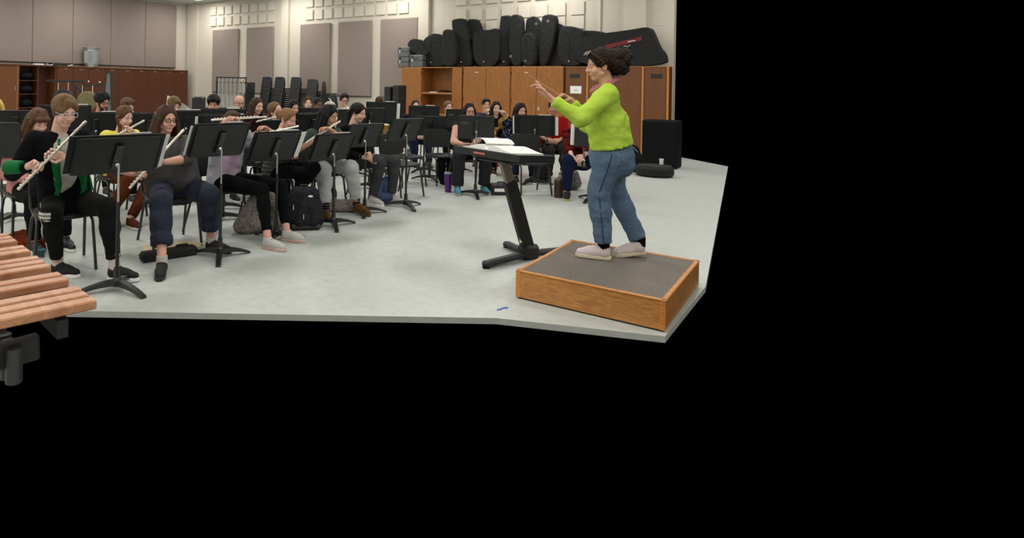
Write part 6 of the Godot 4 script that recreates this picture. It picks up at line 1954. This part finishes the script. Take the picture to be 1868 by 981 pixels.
	# 5 - player in a green T-shirt and light grey sweatpants
	s = {"label": "person with long dark hair in green T-shirt and pale grey sweatpants playing flute", "at": Vector2(-0.02, -7.62), "face": 32.0, "head": Vector3(0.01, 1.152, -7.20), "look": 58.0, "nod": 12.0,
		"skin": tan_skin, "hair": "long", "hair_mat": hair_of("black"), "hair_size": 1.06, "cell": 0.017, "bulk": 1.05, "top": cloth(Color(0.24, 0.30, 0.27)), "top_name": "tee_shirt", "legs": cloth(Color(0.68, 0.68, 0.69)), "legs_name": "sweatpants", "sleeve": "short",
		"hand_l": Vector3(0.045, 1.0, -6.98), "hand_r": Vector3(-0.17, 0.87, -7.03), "grip_l": "hold", "grip_r": "hold", "fingers_l": Vector3(-0.75, 0.35, 0.35), "fingers_r": Vector3(0.7, 0.3, 0.4), "elbow_r": Vector3(-0.8, -0.6, 0.1), "elbow_l": Vector3(0.7, -0.6, 0),
		"knee_r": Vector3(-0.04, 0.55, -7.18), "knee_l": Vector3(0.27, 0.56, -7.26), "ankle_r": Vector3(-0.01, 0.10, -7.10), "ankle_l": Vector3(0.345, 0.13, -7.36), "toe_r": 10.0, "toe_l": 52.0, "heel_l": 12.0, "shoes": cloth(Color(0.36, 0.24, 0.125)), "soles": flat(Color(0.30, 0.22, 0.14), 0.8), "socks": cloth_print(sock_tex(), 9.0), "sock_top": 0.09, "crop": 0.84, "cuff": 0.068, "loose": 1.15, "leg_crease": 0.008}
	person(s)
	flute("silver flute played by the green T-shirt player", Vector3(-0.244, 0.865, -6.9), Vector3(0.134, 1.107, -7.0))
	seat_under("black band chair under the green T-shirt player", -0.06, -7.66, 32)
	# 6 - dark-haired player with a clarinet across the lap
	s = {"label": "person with dark tied-back hair in black shirt and grey trousers, clarinet in lap", "at": Vector2(0.36, -8.32), "face": 48.0, "head": Vector3(0.375, 1.165, -7.92), "look": 60.0, "nod": 12.0,
		"skin": pale, "hair": "tail", "hair_mat": hair_of("dark"), "cell": 0.018, "bulk": 0.95, "top": black_cloth, "top_name": "shirt", "legs": cloth(Color(0.235, 0.24, 0.25)), "legs_name": "trousers",
		"hand_r": Vector3(0.44, 0.62, -7.80), "hand_l": Vector3(0.52, 0.66, -7.86), "fingers_r": Vector3(0.9, -0.15, 0.25), "palm_r": Vector3(0.1, -0.9, 0), "elbow_r": Vector3(-0.7, -0.5, -0.3),
		"knee_r": Vector3(0.66, 0.54, -7.93), "knee_l": Vector3(0.86, 0.54, -8.08), "ankle_r": Vector3(0.575, 0.10, -7.98), "ankle_l": Vector3(0.82, 0.10, -8.10), "toe_r": 40.0, "toe_l": 58.0, "shoes": cloth(Color(0.74, 0.73, 0.71)), "soles": M.white, "laces": M.grey_case, "crop": 0.92, "cuff": 0.066, "loose": 1.08}
	var p6 := person(s)
	part("wristwatch", Shape.new().tube([Vector3(0.44, 0.62, -7.80) + Vector3(-0.05, 0.004, 0.0) - p6.position, Vector3(0.44, 0.62, -7.80) + Vector3(-0.03, 0.004, 0.004) - p6.position], [0.034], 16), M.black, p6)
	clarinet("black clarinet standing on the grey-trousered player's knee", Vector3(0.585, 0.57, -7.72), Vector3(0.50, 1.05, -7.80))
	seat_under("black band chair under the grey-trousered player with clarinet", 0.32, -8.36, 48)

func stripe_tex() -> ImageTexture:
	return picture(128, 128, Color(0.40, 0.40, 0.41), func(im: Image):
		for y in range(0, 128, 16):
			im.fill_rect(Rect2i(0, y, 128, 6), Color(0.20, 0.20, 0.215)))

func sock_tex() -> ImageTexture:
	return picture(64, 64, Color(0.11, 0.105, 0.11), func(im: Image):
		for y in range(0, 64, 32):
			im.fill_rect(Rect2i(0, y, 64, 6), Color(0.40, 0.37, 0.36))
			im.fill_rect(Rect2i(0, y + 18, 64, 3), Color(0.35, 0.33, 0.32)))

func flower_tex() -> ImageTexture:
	var r := RandomNumberGenerator.new()
	r.seed = 9
	return picture(256, 256, Color(0.50, 0.48, 0.465), func(im: Image):
		for i in 150:
			var at := Vector2(r.randf_range(10, 246), r.randf_range(10, 246))
			var c: Color = [Color(0.28, 0.27, 0.27), Color(0.66, 0.62, 0.59), Color(0.55, 0.42, 0.40), Color(0.36, 0.36, 0.35)][i % 4]
			for k in 5:
				var p := at + Vector2.from_angle(TAU * k / 5.0 + i) * 4.0
				im.fill_rect(Rect2i(int(p.x) - 2, int(p.y) - 2, 5, 5), c)
			im.fill_rect(Rect2i(int(at.x) - 1, int(at.y) - 1, 3, 3), Color(0.72, 0.66, 0.5)))

func dot_tex() -> ImageTexture:
	var r := RandomNumberGenerator.new()
	r.seed = 5
	return picture(256, 256, Color(0.045, 0.06, 0.13), func(im: Image):
		for i in 90:
			var at := Vector2i(r.randi_range(3, 246), r.randi_range(3, 246))
			im.fill_rect(Rect2i(at, Vector2i(7, 7)), Color(0.62, 0.66, 0.76)))

func plaid_tex() -> ImageTexture:
	return picture(128, 128, Color(0.38, 0.075, 0.06), func(im: Image):
		for k in 4:
			im.fill_rect(Rect2i(k * 32, 0, 12, 128), Color(0.26, 0.05, 0.05))
		for k in 4:
			im.fill_rect(Rect2i(0, k * 32, 128, 12), Color(0.24, 0.055, 0.055))
			for j in 4:
				im.fill_rect(Rect2i(j * 32, k * 32, 12, 12), Color(0.09, 0.035, 0.045))
			im.fill_rect(Rect2i(0, k * 32 + 20, 128, 2), Color(0.45, 0.16, 0.12)))

func track_cloth() -> StandardMaterial3D:
	var m := cloth(Color.WHITE)
	m.vertex_color_use_as_albedo = true
	return m

func jacket_trim(root: Node3D, green: Material) -> void:
	var o := root.position
	var f := face_dir(32.0)
	var l := Vector3(f.z, 0, -f.x)
	var hip := Vector3(-2.10, 0.53, -5.08) - o
	var top := Vector3(-2.05, 1.04, -4.93) - o
	for s in [-1.0, 1.0]:
		var g := field_mesh([bone(top + l * s * 0.11 + f * 0.075 + Vector3(0, -0.10, 0), hip + l * s * 0.115 + f * 0.130 + Vector3(0, 0.10, 0), 0.022, 0.020), bone(top + l * s * 0.055 + f * 0.055, top + l * s * 0.085 + f * 0.105 + Vector3(0, -0.12, 0), 0.020, 0.026), bone(top + l * s * 0.085 + f * 0.105 + Vector3(0, -0.12, 0), hip + l * s * 0.085 + f * 0.150 + Vector3(0, 0.16, 0), 0.026, 0.024), bone(hip + l * s * 0.085 + f * 0.150 + Vector3(0, 0.16, 0), hip + l * s * 0.10 + f * 0.155 + Vector3(0, 0.02, 0), 0.024, 0.014)], 0.010, 0.01)
		part("green_lining", Shape.new().add(creased(g, 0.004, 2.0)), green, root)
	# green sleeve panel and pocket flashes
	var arm := Vector3(-2.18, 0.875, -4.60) - o
	part("sleeve_panel", Shape.new().add(field_mesh([bone(arm + Vector3(-0.055, -0.01, -0.02), arm + Vector3(-0.19, -0.02, -0.06), 0.047, 0.055, true, true)], 0.010, 0.01)), green, root)
	strip_part(root, "pocket_flash", [hip - l * 0.17 + f * 0.105 + Vector3(0, 0.20, 0), hip - l * 0.19 + f * 0.09 + Vector3(0, 0.09, 0)], 0.014, green)
	strip_part(root, "pocket_flash", [hip + l * 0.145 + f * 0.135 + Vector3(0, 0.20, 0), hip + l * 0.17 + f * 0.12 + Vector3(0, 0.10, 0)], 0.014, green)

func build_other_players() -> void:
	var jeans := cloth(Color(0.10, 0.13, 0.22))
	var dark_leg := cloth(Color(0.07, 0.07, 0.08))
	var grey_tee := cloth(Color(0.33, 0.34, 0.35))
	M.dark_leg = dark_leg
	var rows := [
		# label, head, face, look, nod, sex, skin, hair, hair colour, top colour, extras
		["person with bobbed fair hair and bangs in a pink shirt behind the track-jacket player", Vector3(-2.69, 1.118, -5.85), 42.0, 52.0, 22.0, "woman", pale, "bob", "light_brown", cloth(Color(0.80, 0.55, 0.53)), {"cell": 0.018, "bulk": 1.15, "hand_l": Vector3(-2.45, 0.80, -5.55), "back": 0.12}],
		["person with a braid in a bright yellow shirt in the second row", Vector3(-2.262, 1.112, -7.0), 45.0, 58.0, 10.0, "woman", pale, "braid", "light_brown", cloth(Color(0.88, 0.84, 0.40)), {"cell": 0.02, "sleeve": "short", "hand_l": Vector3(-2.08, 0.93, -6.78), "hand_r": Vector3(-2.30, 0.86, -6.74), "legs": cloth(Color(0.33, 0.16, 0.08)), "shoes": cloth(Color(0.36, 0.18, 0.10)), "ankle_l": Vector3(-2.02, 0.10, -6.50), "ankle_r": Vector3(-2.25, 0.10, -6.45)}],
		["person with curly black hair, beard and glasses at the back left", Vector3(-3.12, 1.212, -8.7), 45.0, 55.0, 8.0, "man", tan_skin, "curly", "black", cloth(Color(0.05, 0.05, 0.06)), {"beard": true, "glasses": M.frame_dark}],
		["person with parted brown hair just behind the yellow shirt", Vector3(-2.615, 1.165, -8.2), 45.0, 48.0, 15.0, "woman", pale, "short", "light_brown", cloth(Color(0.10, 0.10, 0.13)), {"hair_size": 1.05}],
		["person with short blond hair below the silver tuba bell", Vector3(-2.143, 1.18, -8.75), 45.0, 38.0, 14.0, "man", pale, "swoop", "sandy", cloth(Color(0.20, 0.22, 0.26)), {}],
		["person with straight black fringe looking over a stand", Vector3(-1.533, 1.228, -8.4), 30.0, 5.0, 8.0, "man", tan_skin, "bowl", "black", cloth(Color(0.08, 0.08, 0.09)), {}],
		["bald person with glasses in a grey T-shirt", Vector3(-1.413, 1.204, -10.0), 30.0, 28.0, 8.0, "man", fair, "bald", "red", grey_tee, {"glasses": M.frame_dark, "sleeve": "short"}],
		["person with long brown hair in a maroon sweater", Vector3(-1.02, 1.19, -9.0), 38.0, 45.0, 6.0, "woman", pale, "long", "brown", cloth(Color(0.15, 0.055, 0.075)), {"hair_size": 0.98}],
		["person with fair hair in a black top looking up over a flute", Vector3(-0.70, 1.152, -8.35), 42.0, 52.0, -14.0, "woman", pale, "tail", "sandy", cloth(Color(0.04, 0.042, 0.055)), {"cell": 0.02, "tilt": 6.0}],
		["person with wavy dark hair below the chair stacks", Vector3(-0.552, 1.14, -10.0), 30.0, 30.0, 8.0, "woman", fair, "long_wide", "black", cloth(Color(0.07, 0.07, 0.08)), {}],
		["pale person with reddish hair in front of the chair stacks", Vector3(-0.391, 1.155, -12.0), 20.0, 10.0, -4.0, "woman", pale, "short", "red", cloth(Color(0.42, 0.45, 0.50)), {}],
		["dark-skinned person in a black jacket in front of the chair stacks", Vector3(-0.186, 1.168, -11.0), 30.0, 28.0, 10.0, "man", brown_skin, "buzz", "black", cloth(Color(0.06, 0.065, 0.075)), {}],
		["person with short dark hair and glasses in a white T-shirt", Vector3(0.284, 1.24, -11.5), 15.0, 8.0, 12.0, "man", fair, "short", "dark", cloth(Color(0.58, 0.57, 0.55)), {"glasses": M.frame_dark, "sleeve": "short"}],
		["person seen from behind with cropped brown hair beside the black cases", Vector3(0.925, 1.2, -11.5), 178.0, 178.0, 5.0, "man", fair, "buzz", "brown", cloth(Color(0.10, 0.22, 0.22)), {"stand_off": true}],
		["person with receding hair looking over a stand left of the oak niche", Vector3(1.655, 1.135, -12.0), 10.0, 4.0, -3.0, "man", pale, "buzz", "dark", cloth(Color(0.06, 0.08, 0.15)), {"legs": jeans}],
		["person with fair hair tied back below the oak shelf niche", Vector3(2.281, 1.125, -12.0), 5.0, 8.0, -2.0, "woman", pale, "tail", "sandy", cloth(Color(0.12, 0.12, 0.14)), {}],
		["person with dark hair and glasses in an olive sleeveless top", Vector3(2.084, 1.158, -9.32), 4.0, 2.0, 6.0, "woman", fair, "long", "dark", cloth(Color(0.16, 0.18, 0.14)), {"glasses": M.frame_brown, "cell": 0.018, "bulk": 1.12, "sleeve": "none", "hair_size": 0.94, "legs": cloth(Color(0.145, 0.145, 0.16)), "hand_l": Vector3(2.05, 0.68, -8.98), "hand_r": Vector3(1.92, 0.70, -8.96), "fingers_r": Vector3(0.95, 0.05, 0.3), "palm_r": Vector3(0, -0.8, 0.4), "fingers_l": Vector3(-0.9, -0.1, 0.3), "knee_r": Vector3(1.87, 0.52, -8.98), "knee_l": Vector3(2.26, 0.52, -9.0), "ankle_r": Vector3(1.845, 0.10, -8.92), "ankle_l": Vector3(2.235, 0.10, -9.0), "toe_r": -8.0, "toe_l": 10.0, "loose": 1.15, "cuff": 0.082, "shoes": cloth(Color(0.30, 0.52, 0.60)), "soles": flat(Color(0.62, 0.55, 0.56), 0.7), "laces": flat(Color(0.2, 0.7, 0.72), 0.6)}],
		["person with short dark hair playing a trumpet", Vector3(3.125, 1.172, -12.5), -5.0, 0.0, 2.0, "man", fair, "short", "dark", cloth(Color(0.20, 0.19, 0.24)), {"hand_r": Vector3(3.05, 1.03, -12.15), "hand_l": Vector3(3.14, 1.0, -12.18), "grip_l": "hold", "grip_r": "hold", "stand_off": true}],
		["person with long dark hair playing a french horn", Vector3(3.031, 1.142, -11.4), -3.0, -2.0, 2.0, "woman", pale, "long", "dark", cloth(Color(0.09, 0.06, 0.07)), {"hair_size": 0.98, "hand_l": Vector3(3.14, 1.02, -11.1), "grip_l": "hold"}],
		["person with long dark hair in a navy blouse with white dots", Vector3(3.20, 1.14, -10.5), -8.0, 12.0, 10.0, "woman", fair, "long", "dark", cloth_print(dot_tex(), 2.4), {"cell": 0.02, "legs": jeans, "shoes": M.black}],
		["person in a red T-shirt and grey trousers partly behind the conductor's hand", Vector3(3.78, 1.20, -10.6), -20.0, -20.0, 5.0, "man", tan_skin, "short", "black", cloth(Color(0.58, 0.07, 0.07)), {"sleeve": "short", "cell": 0.02, "legs": cloth(Color(0.17, 0.17, 0.165)), "knee_l": Vector3(3.80, 0.52, -10.1), "knee_r": Vector3(3.56, 0.52, -10.15), "loose": 1.2, "leg_crease": 0.012}],
		["person in a red plaid shirt and blue jeans behind the conductor's arm", Vector3(3.585, 1.09, -8.98), -18.0, -12.0, 6.0, "woman", pale, "tail", "dark", cloth_print(plaid_tex(), 3.0), {"cell": 0.018, "sleeve": "three", "legs": cloth(Color(0.07, 0.115, 0.23)), "hand_r": Vector3(3.34, 0.585, -8.62), "hand_l": Vector3(3.50, 0.60, -8.62), "fingers_r": Vector3(0.7, -0.55, 0.3), "knee_r": Vector3(3.29, 0.54, -8.62), "knee_l": Vector3(3.66, 0.54, -8.60), "ankle_r": Vector3(3.29, 0.10, -8.64), "ankle_l": Vector3(3.80, 0.10, -8.8), "toe_r": -25.0, "toe_l": 20.0, "shoes": cloth(Color(0.16, 0.165, 0.16)), "soles": flat(Color(0.62, 0.66, 0.36), 0.7)}],
	]
	var who := ["pink-shirt player", "yellow-shirt player", "curly-haired bearded player", "player just behind the yellow shirt", "short-haired blond player", "black-fringed player", "bald player", "maroon-sweater player", "black-top player looking up", "wavy dark-haired player", "reddish-haired player", "dark-skinned player", "white T-shirt player", "player seen from behind", "player left of the oak niche", "player below the oak niche", "olive-top player", "trumpet player", "french horn player", "navy-blouse player", "red T-shirt player", "red plaid shirt player"]
	for r in rows:
		var x: Dictionary = r[10]
		var f := face_dir(r[2])
		var head: Vector3 = r[1]
		var back: float = x.get("back", 0.06)
		var s := {"label": r[0], "at": Vector2(head.x - f.x * back, head.z - f.z * back), "face": r[2], "head": head, "look": r[3], "nod": r[4], "sex": r[5], "skin": r[6], "hair": r[7], "hair_mat": hair_of(r[8]), "top": r[9], "legs": dark_leg, "cell": 0.026, "hip": minf(0.53, head.y - 0.62), "brow": srgb(0.2, 0.13, 0.09)}
		for k in x:
			s[k] = x[k]
		person(s)
		chair("black band chair under the %s" % who[rows.find(r)], spot(s.at.x - f.x * 0.03, 0, s.at.y - f.z * 0.03, r[2]))
	flute("silver flute held by the yellow-shirt player", Vector3(-2.46, 0.80, -6.62), Vector3(-1.967, 1.094, -6.75))
	flute("silver flute raised by the black-top player looking up", Vector3(-0.92, 1.02, -8.02), Vector3(-0.54, 1.11, -8.20))
	clarinet("black clarinet held between the olive-top player's knees", Vector3(2.04, 0.42, -8.75), Vector3(2.075, 1.06, -9.17))
	clarinet("black clarinet held by the red-shirt player", Vector3(3.50, 0.62, -10.05), Vector3(3.62, 1.12, -10.42))
	clarinet("black clarinet held by the plaid-shirt player", Vector3(3.46, 0.46, -8.50), Vector3(3.57, 0.99, -8.83))
	trumpet("silver trumpet pointing up and left, at the back right", Vector3(3.105, 1.115, -12.38), Vector3(-0.12, -0.25, 0.9), M.silver)
	horn("brass french horn held by the long-haired player", Vector3(3.08, 0.89, -11.05), 10.0, M.brass)
	tuba("gold tuba bell at the far left edge", Vector3(-4.80, 0.60, -9.0), Basis(Vector3.BACK, 0.15), M.brass, 0.86)
	tuba("silver tuba standing on a chair behind the short-haired blond player", Vector3(-2.72, 0.46, -9.55), Basis(Vector3.UP, 0.5) * Basis(Vector3.BACK, -0.55), M.silver, 0.86)
	chair("black band chair under the silver tuba", spot(-2.66, 0, -9.55, 20.0))
	saxophone("brass saxophone held behind the empty chair", Vector3(0.945, 0.62, -11.15), 20.0)
	horn("silver euphonium coils beside the white T-shirt player", Vector3(0.30, 1.02, -11.1), 5.0, M.silver)
	horn("silver mellophone coils below the chair stacks", Vector3(0.02, 1.12, -10.9), -10.0, M.silver)

func build_stands() -> void:
	var deg := -143.0
	var list := [
		# label, x, z, yaw, height, tilt, leg spin
		["big music stand with black folder in the left foreground", -1.50, -4.532, -143.0, 0.970, 32.0, 80.0],
		["music stand in front of the charcoal-sweatshirt and lavender-shirt players", -0.915, -5.436, -143.0, 1.005, 30.0, 30.0],
		["music stand with a white sheet before the blonde player with a bun", -0.489, -6.104, -143.0, 0.895, 30.0, 10.0],
		["music stand before the pale grey sweatpants", 0.072, -6.717, -143.0, 0.835, 30.0, 30.0],
		["music stand before the dark-haired player with tied-back hair", 0.444, -7.408, -145.0, 0.92, 28.0, 20.0],
		["music stand right of the empty front-row chair", 0.982, -7.856, -145.0, 0.965, 28.0, 40.0],
		["music stand standing alone in the middle of the room, seen square on", 1.651, -10.215, 168.0, 0.87, 12.0, 90.0],
		["music stand before the olive-top player with stencilled letters", 2.054, -8.737, 174.0, 0.955, 10.0, 180.0],
		["music stand before the navy dotted blouse, wide and low", 3.276, -9.993, 158.0, 0.915, 14.0, 150.0],
		["music stand before the red plaid shirt with a white taped edge", 3.60, -8.52, 165.0, 0.885, 12.0, 150.0],
		["music stand before the person below the oak shelf niche", 2.33, -11.15, 178.0, 0.96, 10.0, 60.0],
		["music stand before the person left of the oak niche", 1.70, -11.15, 175.0, 1.0, 12.0, 10.0],
		["music stand before the person seen from behind", 0.93, -10.9, -175.0, 1.06, 10.0, 80.0],
		["tall music stand behind the green T-shirt player", 0.62, -9.3, -160.0, 1.02, 14.0, 80.0],
		["music stand before the white T-shirt player", 0.40, -10.5, -168.0, 0.95, 14.0, 20.0],
		["music stand before the reddish-haired person", -0.30, -10.2, -165.0, 0.98, 18.0, 20.0],
		["music stand behind the blonde player with a bun", -0.20, -8.35, -150.0, 0.97, 22.0, 20.0],
		["music stand before the maroon sweater", -0.62, -8.02, -150.0, 0.90, 20.0, 20.0],
		["music stand before the bald person with glasses", -1.50, -9.1, -160.0, 0.985, 16.0, 20.0],
		["music stand before the black-fringed person", -1.24, -7.55, -163.0, 1.03, 16.0, 20.0],
		["music stand behind the charcoal-sweatshirt player's shoulder", -1.15, -6.95, -160.0, 0.99, 16.0, 20.0],
		["music stand before the blond person below the tuba bell", -1.80, -8.0, -150.0, 0.985, 16.0, 20.0],
		["music stand before the parted-brown-hair person", -2.16, -7.62, -150.0, 0.96, 16.0, 20.0],
		["music stand before the bearded person with glasses", -2.70, -8.15, -150.0, 0.94, 16.0, 20.0],
		["music stand just left of the yellow-shirt player", -2.78, -7.55, -155.0, 0.965, 16.0, 20.0],
		["music stand at the far left behind the pink shirt", -3.35, -6.75, -155.0, 1.02, 14.0, 20.0],
		["music stand just left of the fair-haired player's head", -2.93, -7.05, -158.0, 1.06, 14.0, 20.0],
		["music stand at the left edge with a white stencilled letter", -2.98, -5.55, -165.0, 0.965, 14.0, 20.0],
	]
	var short := ["left foreground stand", "stand before the charcoal sweatshirt", "stand before the blonde bun", "stand before the grey sweatpants", "stand before the tied-back dark hair", "stand beside the empty front chair", "lone stand in the middle", "stencilled stand before the olive top", "wide stand before the navy blouse", "stand before the plaid shirt", "stand below the oak niche", "stand left of the oak niche", "stand before the person seen from behind", "stand behind the green T-shirt", "stand before the white T-shirt", "stand before the reddish hair", "stand behind the blonde bun", "stand before the maroon sweater", "stand before the bald person", "stand before the black fringe", "stand behind the charcoal shoulder", "stand before the short blond hair", "stand before the parted brown hair", "stand before the beard", "stand left of the yellow shirt", "stand behind the pink shirt", "stand left of the fair-haired head", "stand at the left edge"]
	var made := {}
	for k in list.size():
		var e = list[k]
		made[k] = music_stand(e[0], e[1], e[2], e[3], e[4], e[5], e[6], k < 10, 1.24 if k == 0 else 1.0)
	for k in [0, 1, 2, 3, 8, 11, 12, 16, 18, 19, 20, 21, 22, 23, 24, 26]:
		var e = list[k]
		var wide := 0.69 if k == 0 else 0.62 if k == 8 else 0.54
		on_stand(made[k], e[4], e[5], "music_folder", "black music folder on the " + short[k], "folder", wide, 0.325, 0.01, 0.012, 0.012, M.folder, 0.012)
		var dx := -0.10 if k % 2 else -0.14
		on_stand(made[k], e[4], e[5], "sheet_music", "white sheet music rising above the " + short[k], "sheet music", 0.16, 0.30, dx, 0.034, 0.003, M.paper, 0.022, 0.015)
	for w in [[0, -0.265], [1, 0.185], [2, -0.225], [9, 0.185], [12, -0.21], [8, 0.235], [8, -0.235], [20, 0.20], [21, -0.19]]:
		var e = list[w[0]]
		on_stand(made[w[0]], e[4], e[5], "sheet_music", "white sheet edge at the %s of the %s" % ["left" if w[1] > 0 else "right", short[w[0]]], "sheet music", 0.22, 0.30, w[1], -0.005, 0.003, M.paper, 0.030, 0.0)
	# stencilled letters on the backs of three desks
	for e in [[7, "UNIL", -0.045], [10, "UNIL", -0.03], [27, "L", 0.06]]:
		var st: Node3D = made[e[0]]
		var d := Transform3D(Basis(Vector3.RIGHT, deg_to_rad(-list[e[0]][5])), Vector3(0, list[e[0]][4], 0.035))
		part("stencil_letters", text_shape(e[1], 0.045), flat(Color(0.36, 0.37, 0.38), 0.8), st, d * Transform3D(Basis(Vector3.UP, PI), Vector3(0.21, 0.06, -0.0045)))
	# empty chairs
	chair("empty black band chair in the front row beside the grey-trousered player", spot(1.02, 0, -8.68, 40.0))
	chair("empty black band chair in the second row behind the front-row empty chair", spot(1.20, 0, -9.62, 30.0))
	chair("empty black band chair left of the olive-top player", spot(1.80, 0, -9.85, 20.0))
	chair("empty black band chair behind the score stand, facing away from the band", spot(2.93, 0, -9.10, 6.0))
	chair("empty black band chair with its back to the room at the left edge", spot(-3.05, 0, -6.25, 45.0))

func build_conductor() -> void:
	M.lime = cloth(Color(0.73, 0.86, 0.32), 0.95, 0.25)
	hair_of("curls").roughness = 0.8
	M.denim = textured(noise_tex(0.02, [[0.0, Color(0.29, 0.375, 0.475)], [0.5, Color(0.335, 0.43, 0.535)], [1.0, Color(0.39, 0.485, 0.59)]], 5), Vector3.ONE * 3.5, 0.92, M.cloth_bump, 0.35)
	M.scarf = cloth_print(noise_tex(0.05, [[0.0, Color(0.45, 0.17, 0.20)], [0.5, Color(0.66, 0.42, 0.43)], [1.0, Color(0.85, 0.72, 0.70)]], 3), 5.0)
	var s := {"label": "conductor in lime green sweater and blue jeans standing on the podium", "at": Vector2(2.20, -4.90), "face": -112.0, "stand": true, "head": Vector3(2.088, 1.688, -4.86), "look": -97.0, "nod": 6.0, "skin": Color(0.58, 0.32, 0.225), "brow": srgb(0.14, 0.09, 0.07),
		"hair": "puff", "hair_mat": hair_of("curls"), "hair_size": 1.02, "cell": 0.013, "hip": 1.0, "hem": 0.075, "bulk": 1.26, "shoulders": 0.150, "top": M.lime, "top_name": "sweater", "legs": M.denim, "legs_name": "jeans", "sleeve": "three", "sleeve_to": 0.90, "cuff_width": 0.043, "crease": 0.008, "leg_crease": 0.006,
		"hand_l": Vector3(1.660, 1.425, -4.70), "fingers_l": Vector3(-0.62, 0.76, -0.10), "palm_l": Vector3(-0.75, -0.5, -0.2), "grip_l": "open", "elbow_l": Vector3(0.1, -1.0, 0.35),
		"hand_r": Vector3(1.945, 1.415, -5.06), "fingers_r": Vector3(-0.85, 0.45, 0.1), "palm_r": Vector3(-0.35, -0.8, 0.2), "grip_r": "fist", "elbow_r": Vector3(0.3, -1.0, -0.3),
		"knee_l": Vector3(2.085, 0.725, -4.84), "ankle_l": Vector3(2.135, 0.30, -4.85), "knee_r": Vector3(2.275, 0.72, -5.0), "ankle_r": Vector3(2.455, 0.315, -4.94), "toe_l": -115.0, "toe_r": -95.0, "heel_r": 9.0, "shoes": flat(Color(0.80, 0.75, 0.76), 0.6), "soles": flat(Color(0.80, 0.76, 0.66), 0.7), "laces": M.white, "socks": M.black_cloth, "sock_top": 0.04, "crop": 0.93, "cuff": 0.062, "loose": 1.0,
		"glasses": M.frame_brown, "glasses_at": Vector3(0, 0.030, 0.008), "glasses_tip": -0.75, "glasses_size": 1.12, "collar": -0.01}
	var p := person(s)
	var o := p.position
	var shades := p.get_node("glasses")
	for q in [-1.0, 1.0]:
		part("dark_lens", Shape.new().ball(Vector3(q * 0.034, 0, 0.098), Vector3(0.023, 0.0165, 0.0025), 6, 12), M.black_metal, shades)
	var neck := Vector3(2.138, 1.547, -4.872) - o
	var sc := field_mesh([bone(neck + Vector3(-0.07, -0.03, 0.03), neck + Vector3(0.0, 0.0, 0.075), 0.018, 0.018), bone(neck + Vector3(0, 0.0, 0.075), neck + Vector3(0.075, 0.035, 0.02), 0.018, 0.020), bone(neck + Vector3(0.075, 0.035, 0.02), neck + Vector3(0.05, 0.02, -0.06), 0.020, 0.018), bone(neck + Vector3(0.05, 0.02, -0.06), neck + Vector3(-0.06, -0.03, -0.05), 0.018, 0.018), bone(neck + Vector3(-0.06, -0.03, -0.05), neck + Vector3(-0.10, -0.06, 0.0), 0.018, 0.016), bone(neck + Vector3(-0.07, -0.03, 0.03), neck + Vector3(-0.10, -0.06, 0.0), 0.018, 0.016)], 0.009, 0.02)
	part("neck_scarf", Shape.new().add(creased(sc, 0.004, 4.0)), M.scarf, p)
	# outer leg seam and back pocket stitching
	var lf := face_dir(-112.0)
	var ll := Vector3(lf.z, 0, -lf.x)
	var hj := Vector3(0, 1.0, 0) + ll * 0.111
	var kn: Vector3 = s.knee_l - o
	var an: Vector3 = s.ankle_l - o
	strip_part(p, "seam", [hj + ll * 0.128 + Vector3(0, 0.03, 0), hj.lerp(kn, 0.35) + ll * 0.118, hj.lerp(kn, 0.7) + ll * 0.099, kn + ll * 0.0835, kn.lerp(an, 0.35) + ll * 0.080, kn.lerp(an, 0.7) + ll * 0.075, kn.lerp(an, 0.92) + ll * 0.068], 0.0035, cloth(Color(0.20, 0.26, 0.35)))
	var b := thing("baton", "thin pale wooden conducting baton in the conductor's right hand", "baton")
	var grip := Vector3(1.865, 1.445, -5.05)
	b.transform = rod_frame(grip, Vector3(1.533, 1.638, -4.98))
	part("stick", Shape.new().tube([Vector3(0, 0, -0.02), Vector3(0, 0, 0.385)], [0.0036, 0.0018], 8), flat(Color(0.80, 0.64, 0.47), 0.5), b)
	part("grip", Shape.new().ball(Vector3(0, 0, -0.035), Vector3(0.011, 0.011, 0.026), 8, 12), flat(Color(0.62, 0.43, 0.26), 0.5), b)

func _ready() -> void:
	rng.seed = 7
	camera_and_light()
	make_materials()
	build_room()
	unseen_ceiling_lamps()
	build_cabinets()
	make_stand_kit()
	make_chair_kit()
	make_people_kit()
	build_podium()
	build_conductor()
	build_score_stand()
	build_marimba()
	build_front_row()
	build_other_players()
	finish_people()
	build_stands()
	build_tops()
	build_percussion()
	build_floor_things()
	# lay the scene out square to the walls: x along the back wall, z from the back wall towards the photographer
	var square := Transform3D(Basis(Vector3.UP, TURN), Vector3.ZERO)
	for c in get_children():
		if c is Node3D:
			c.transform = square * c.transform
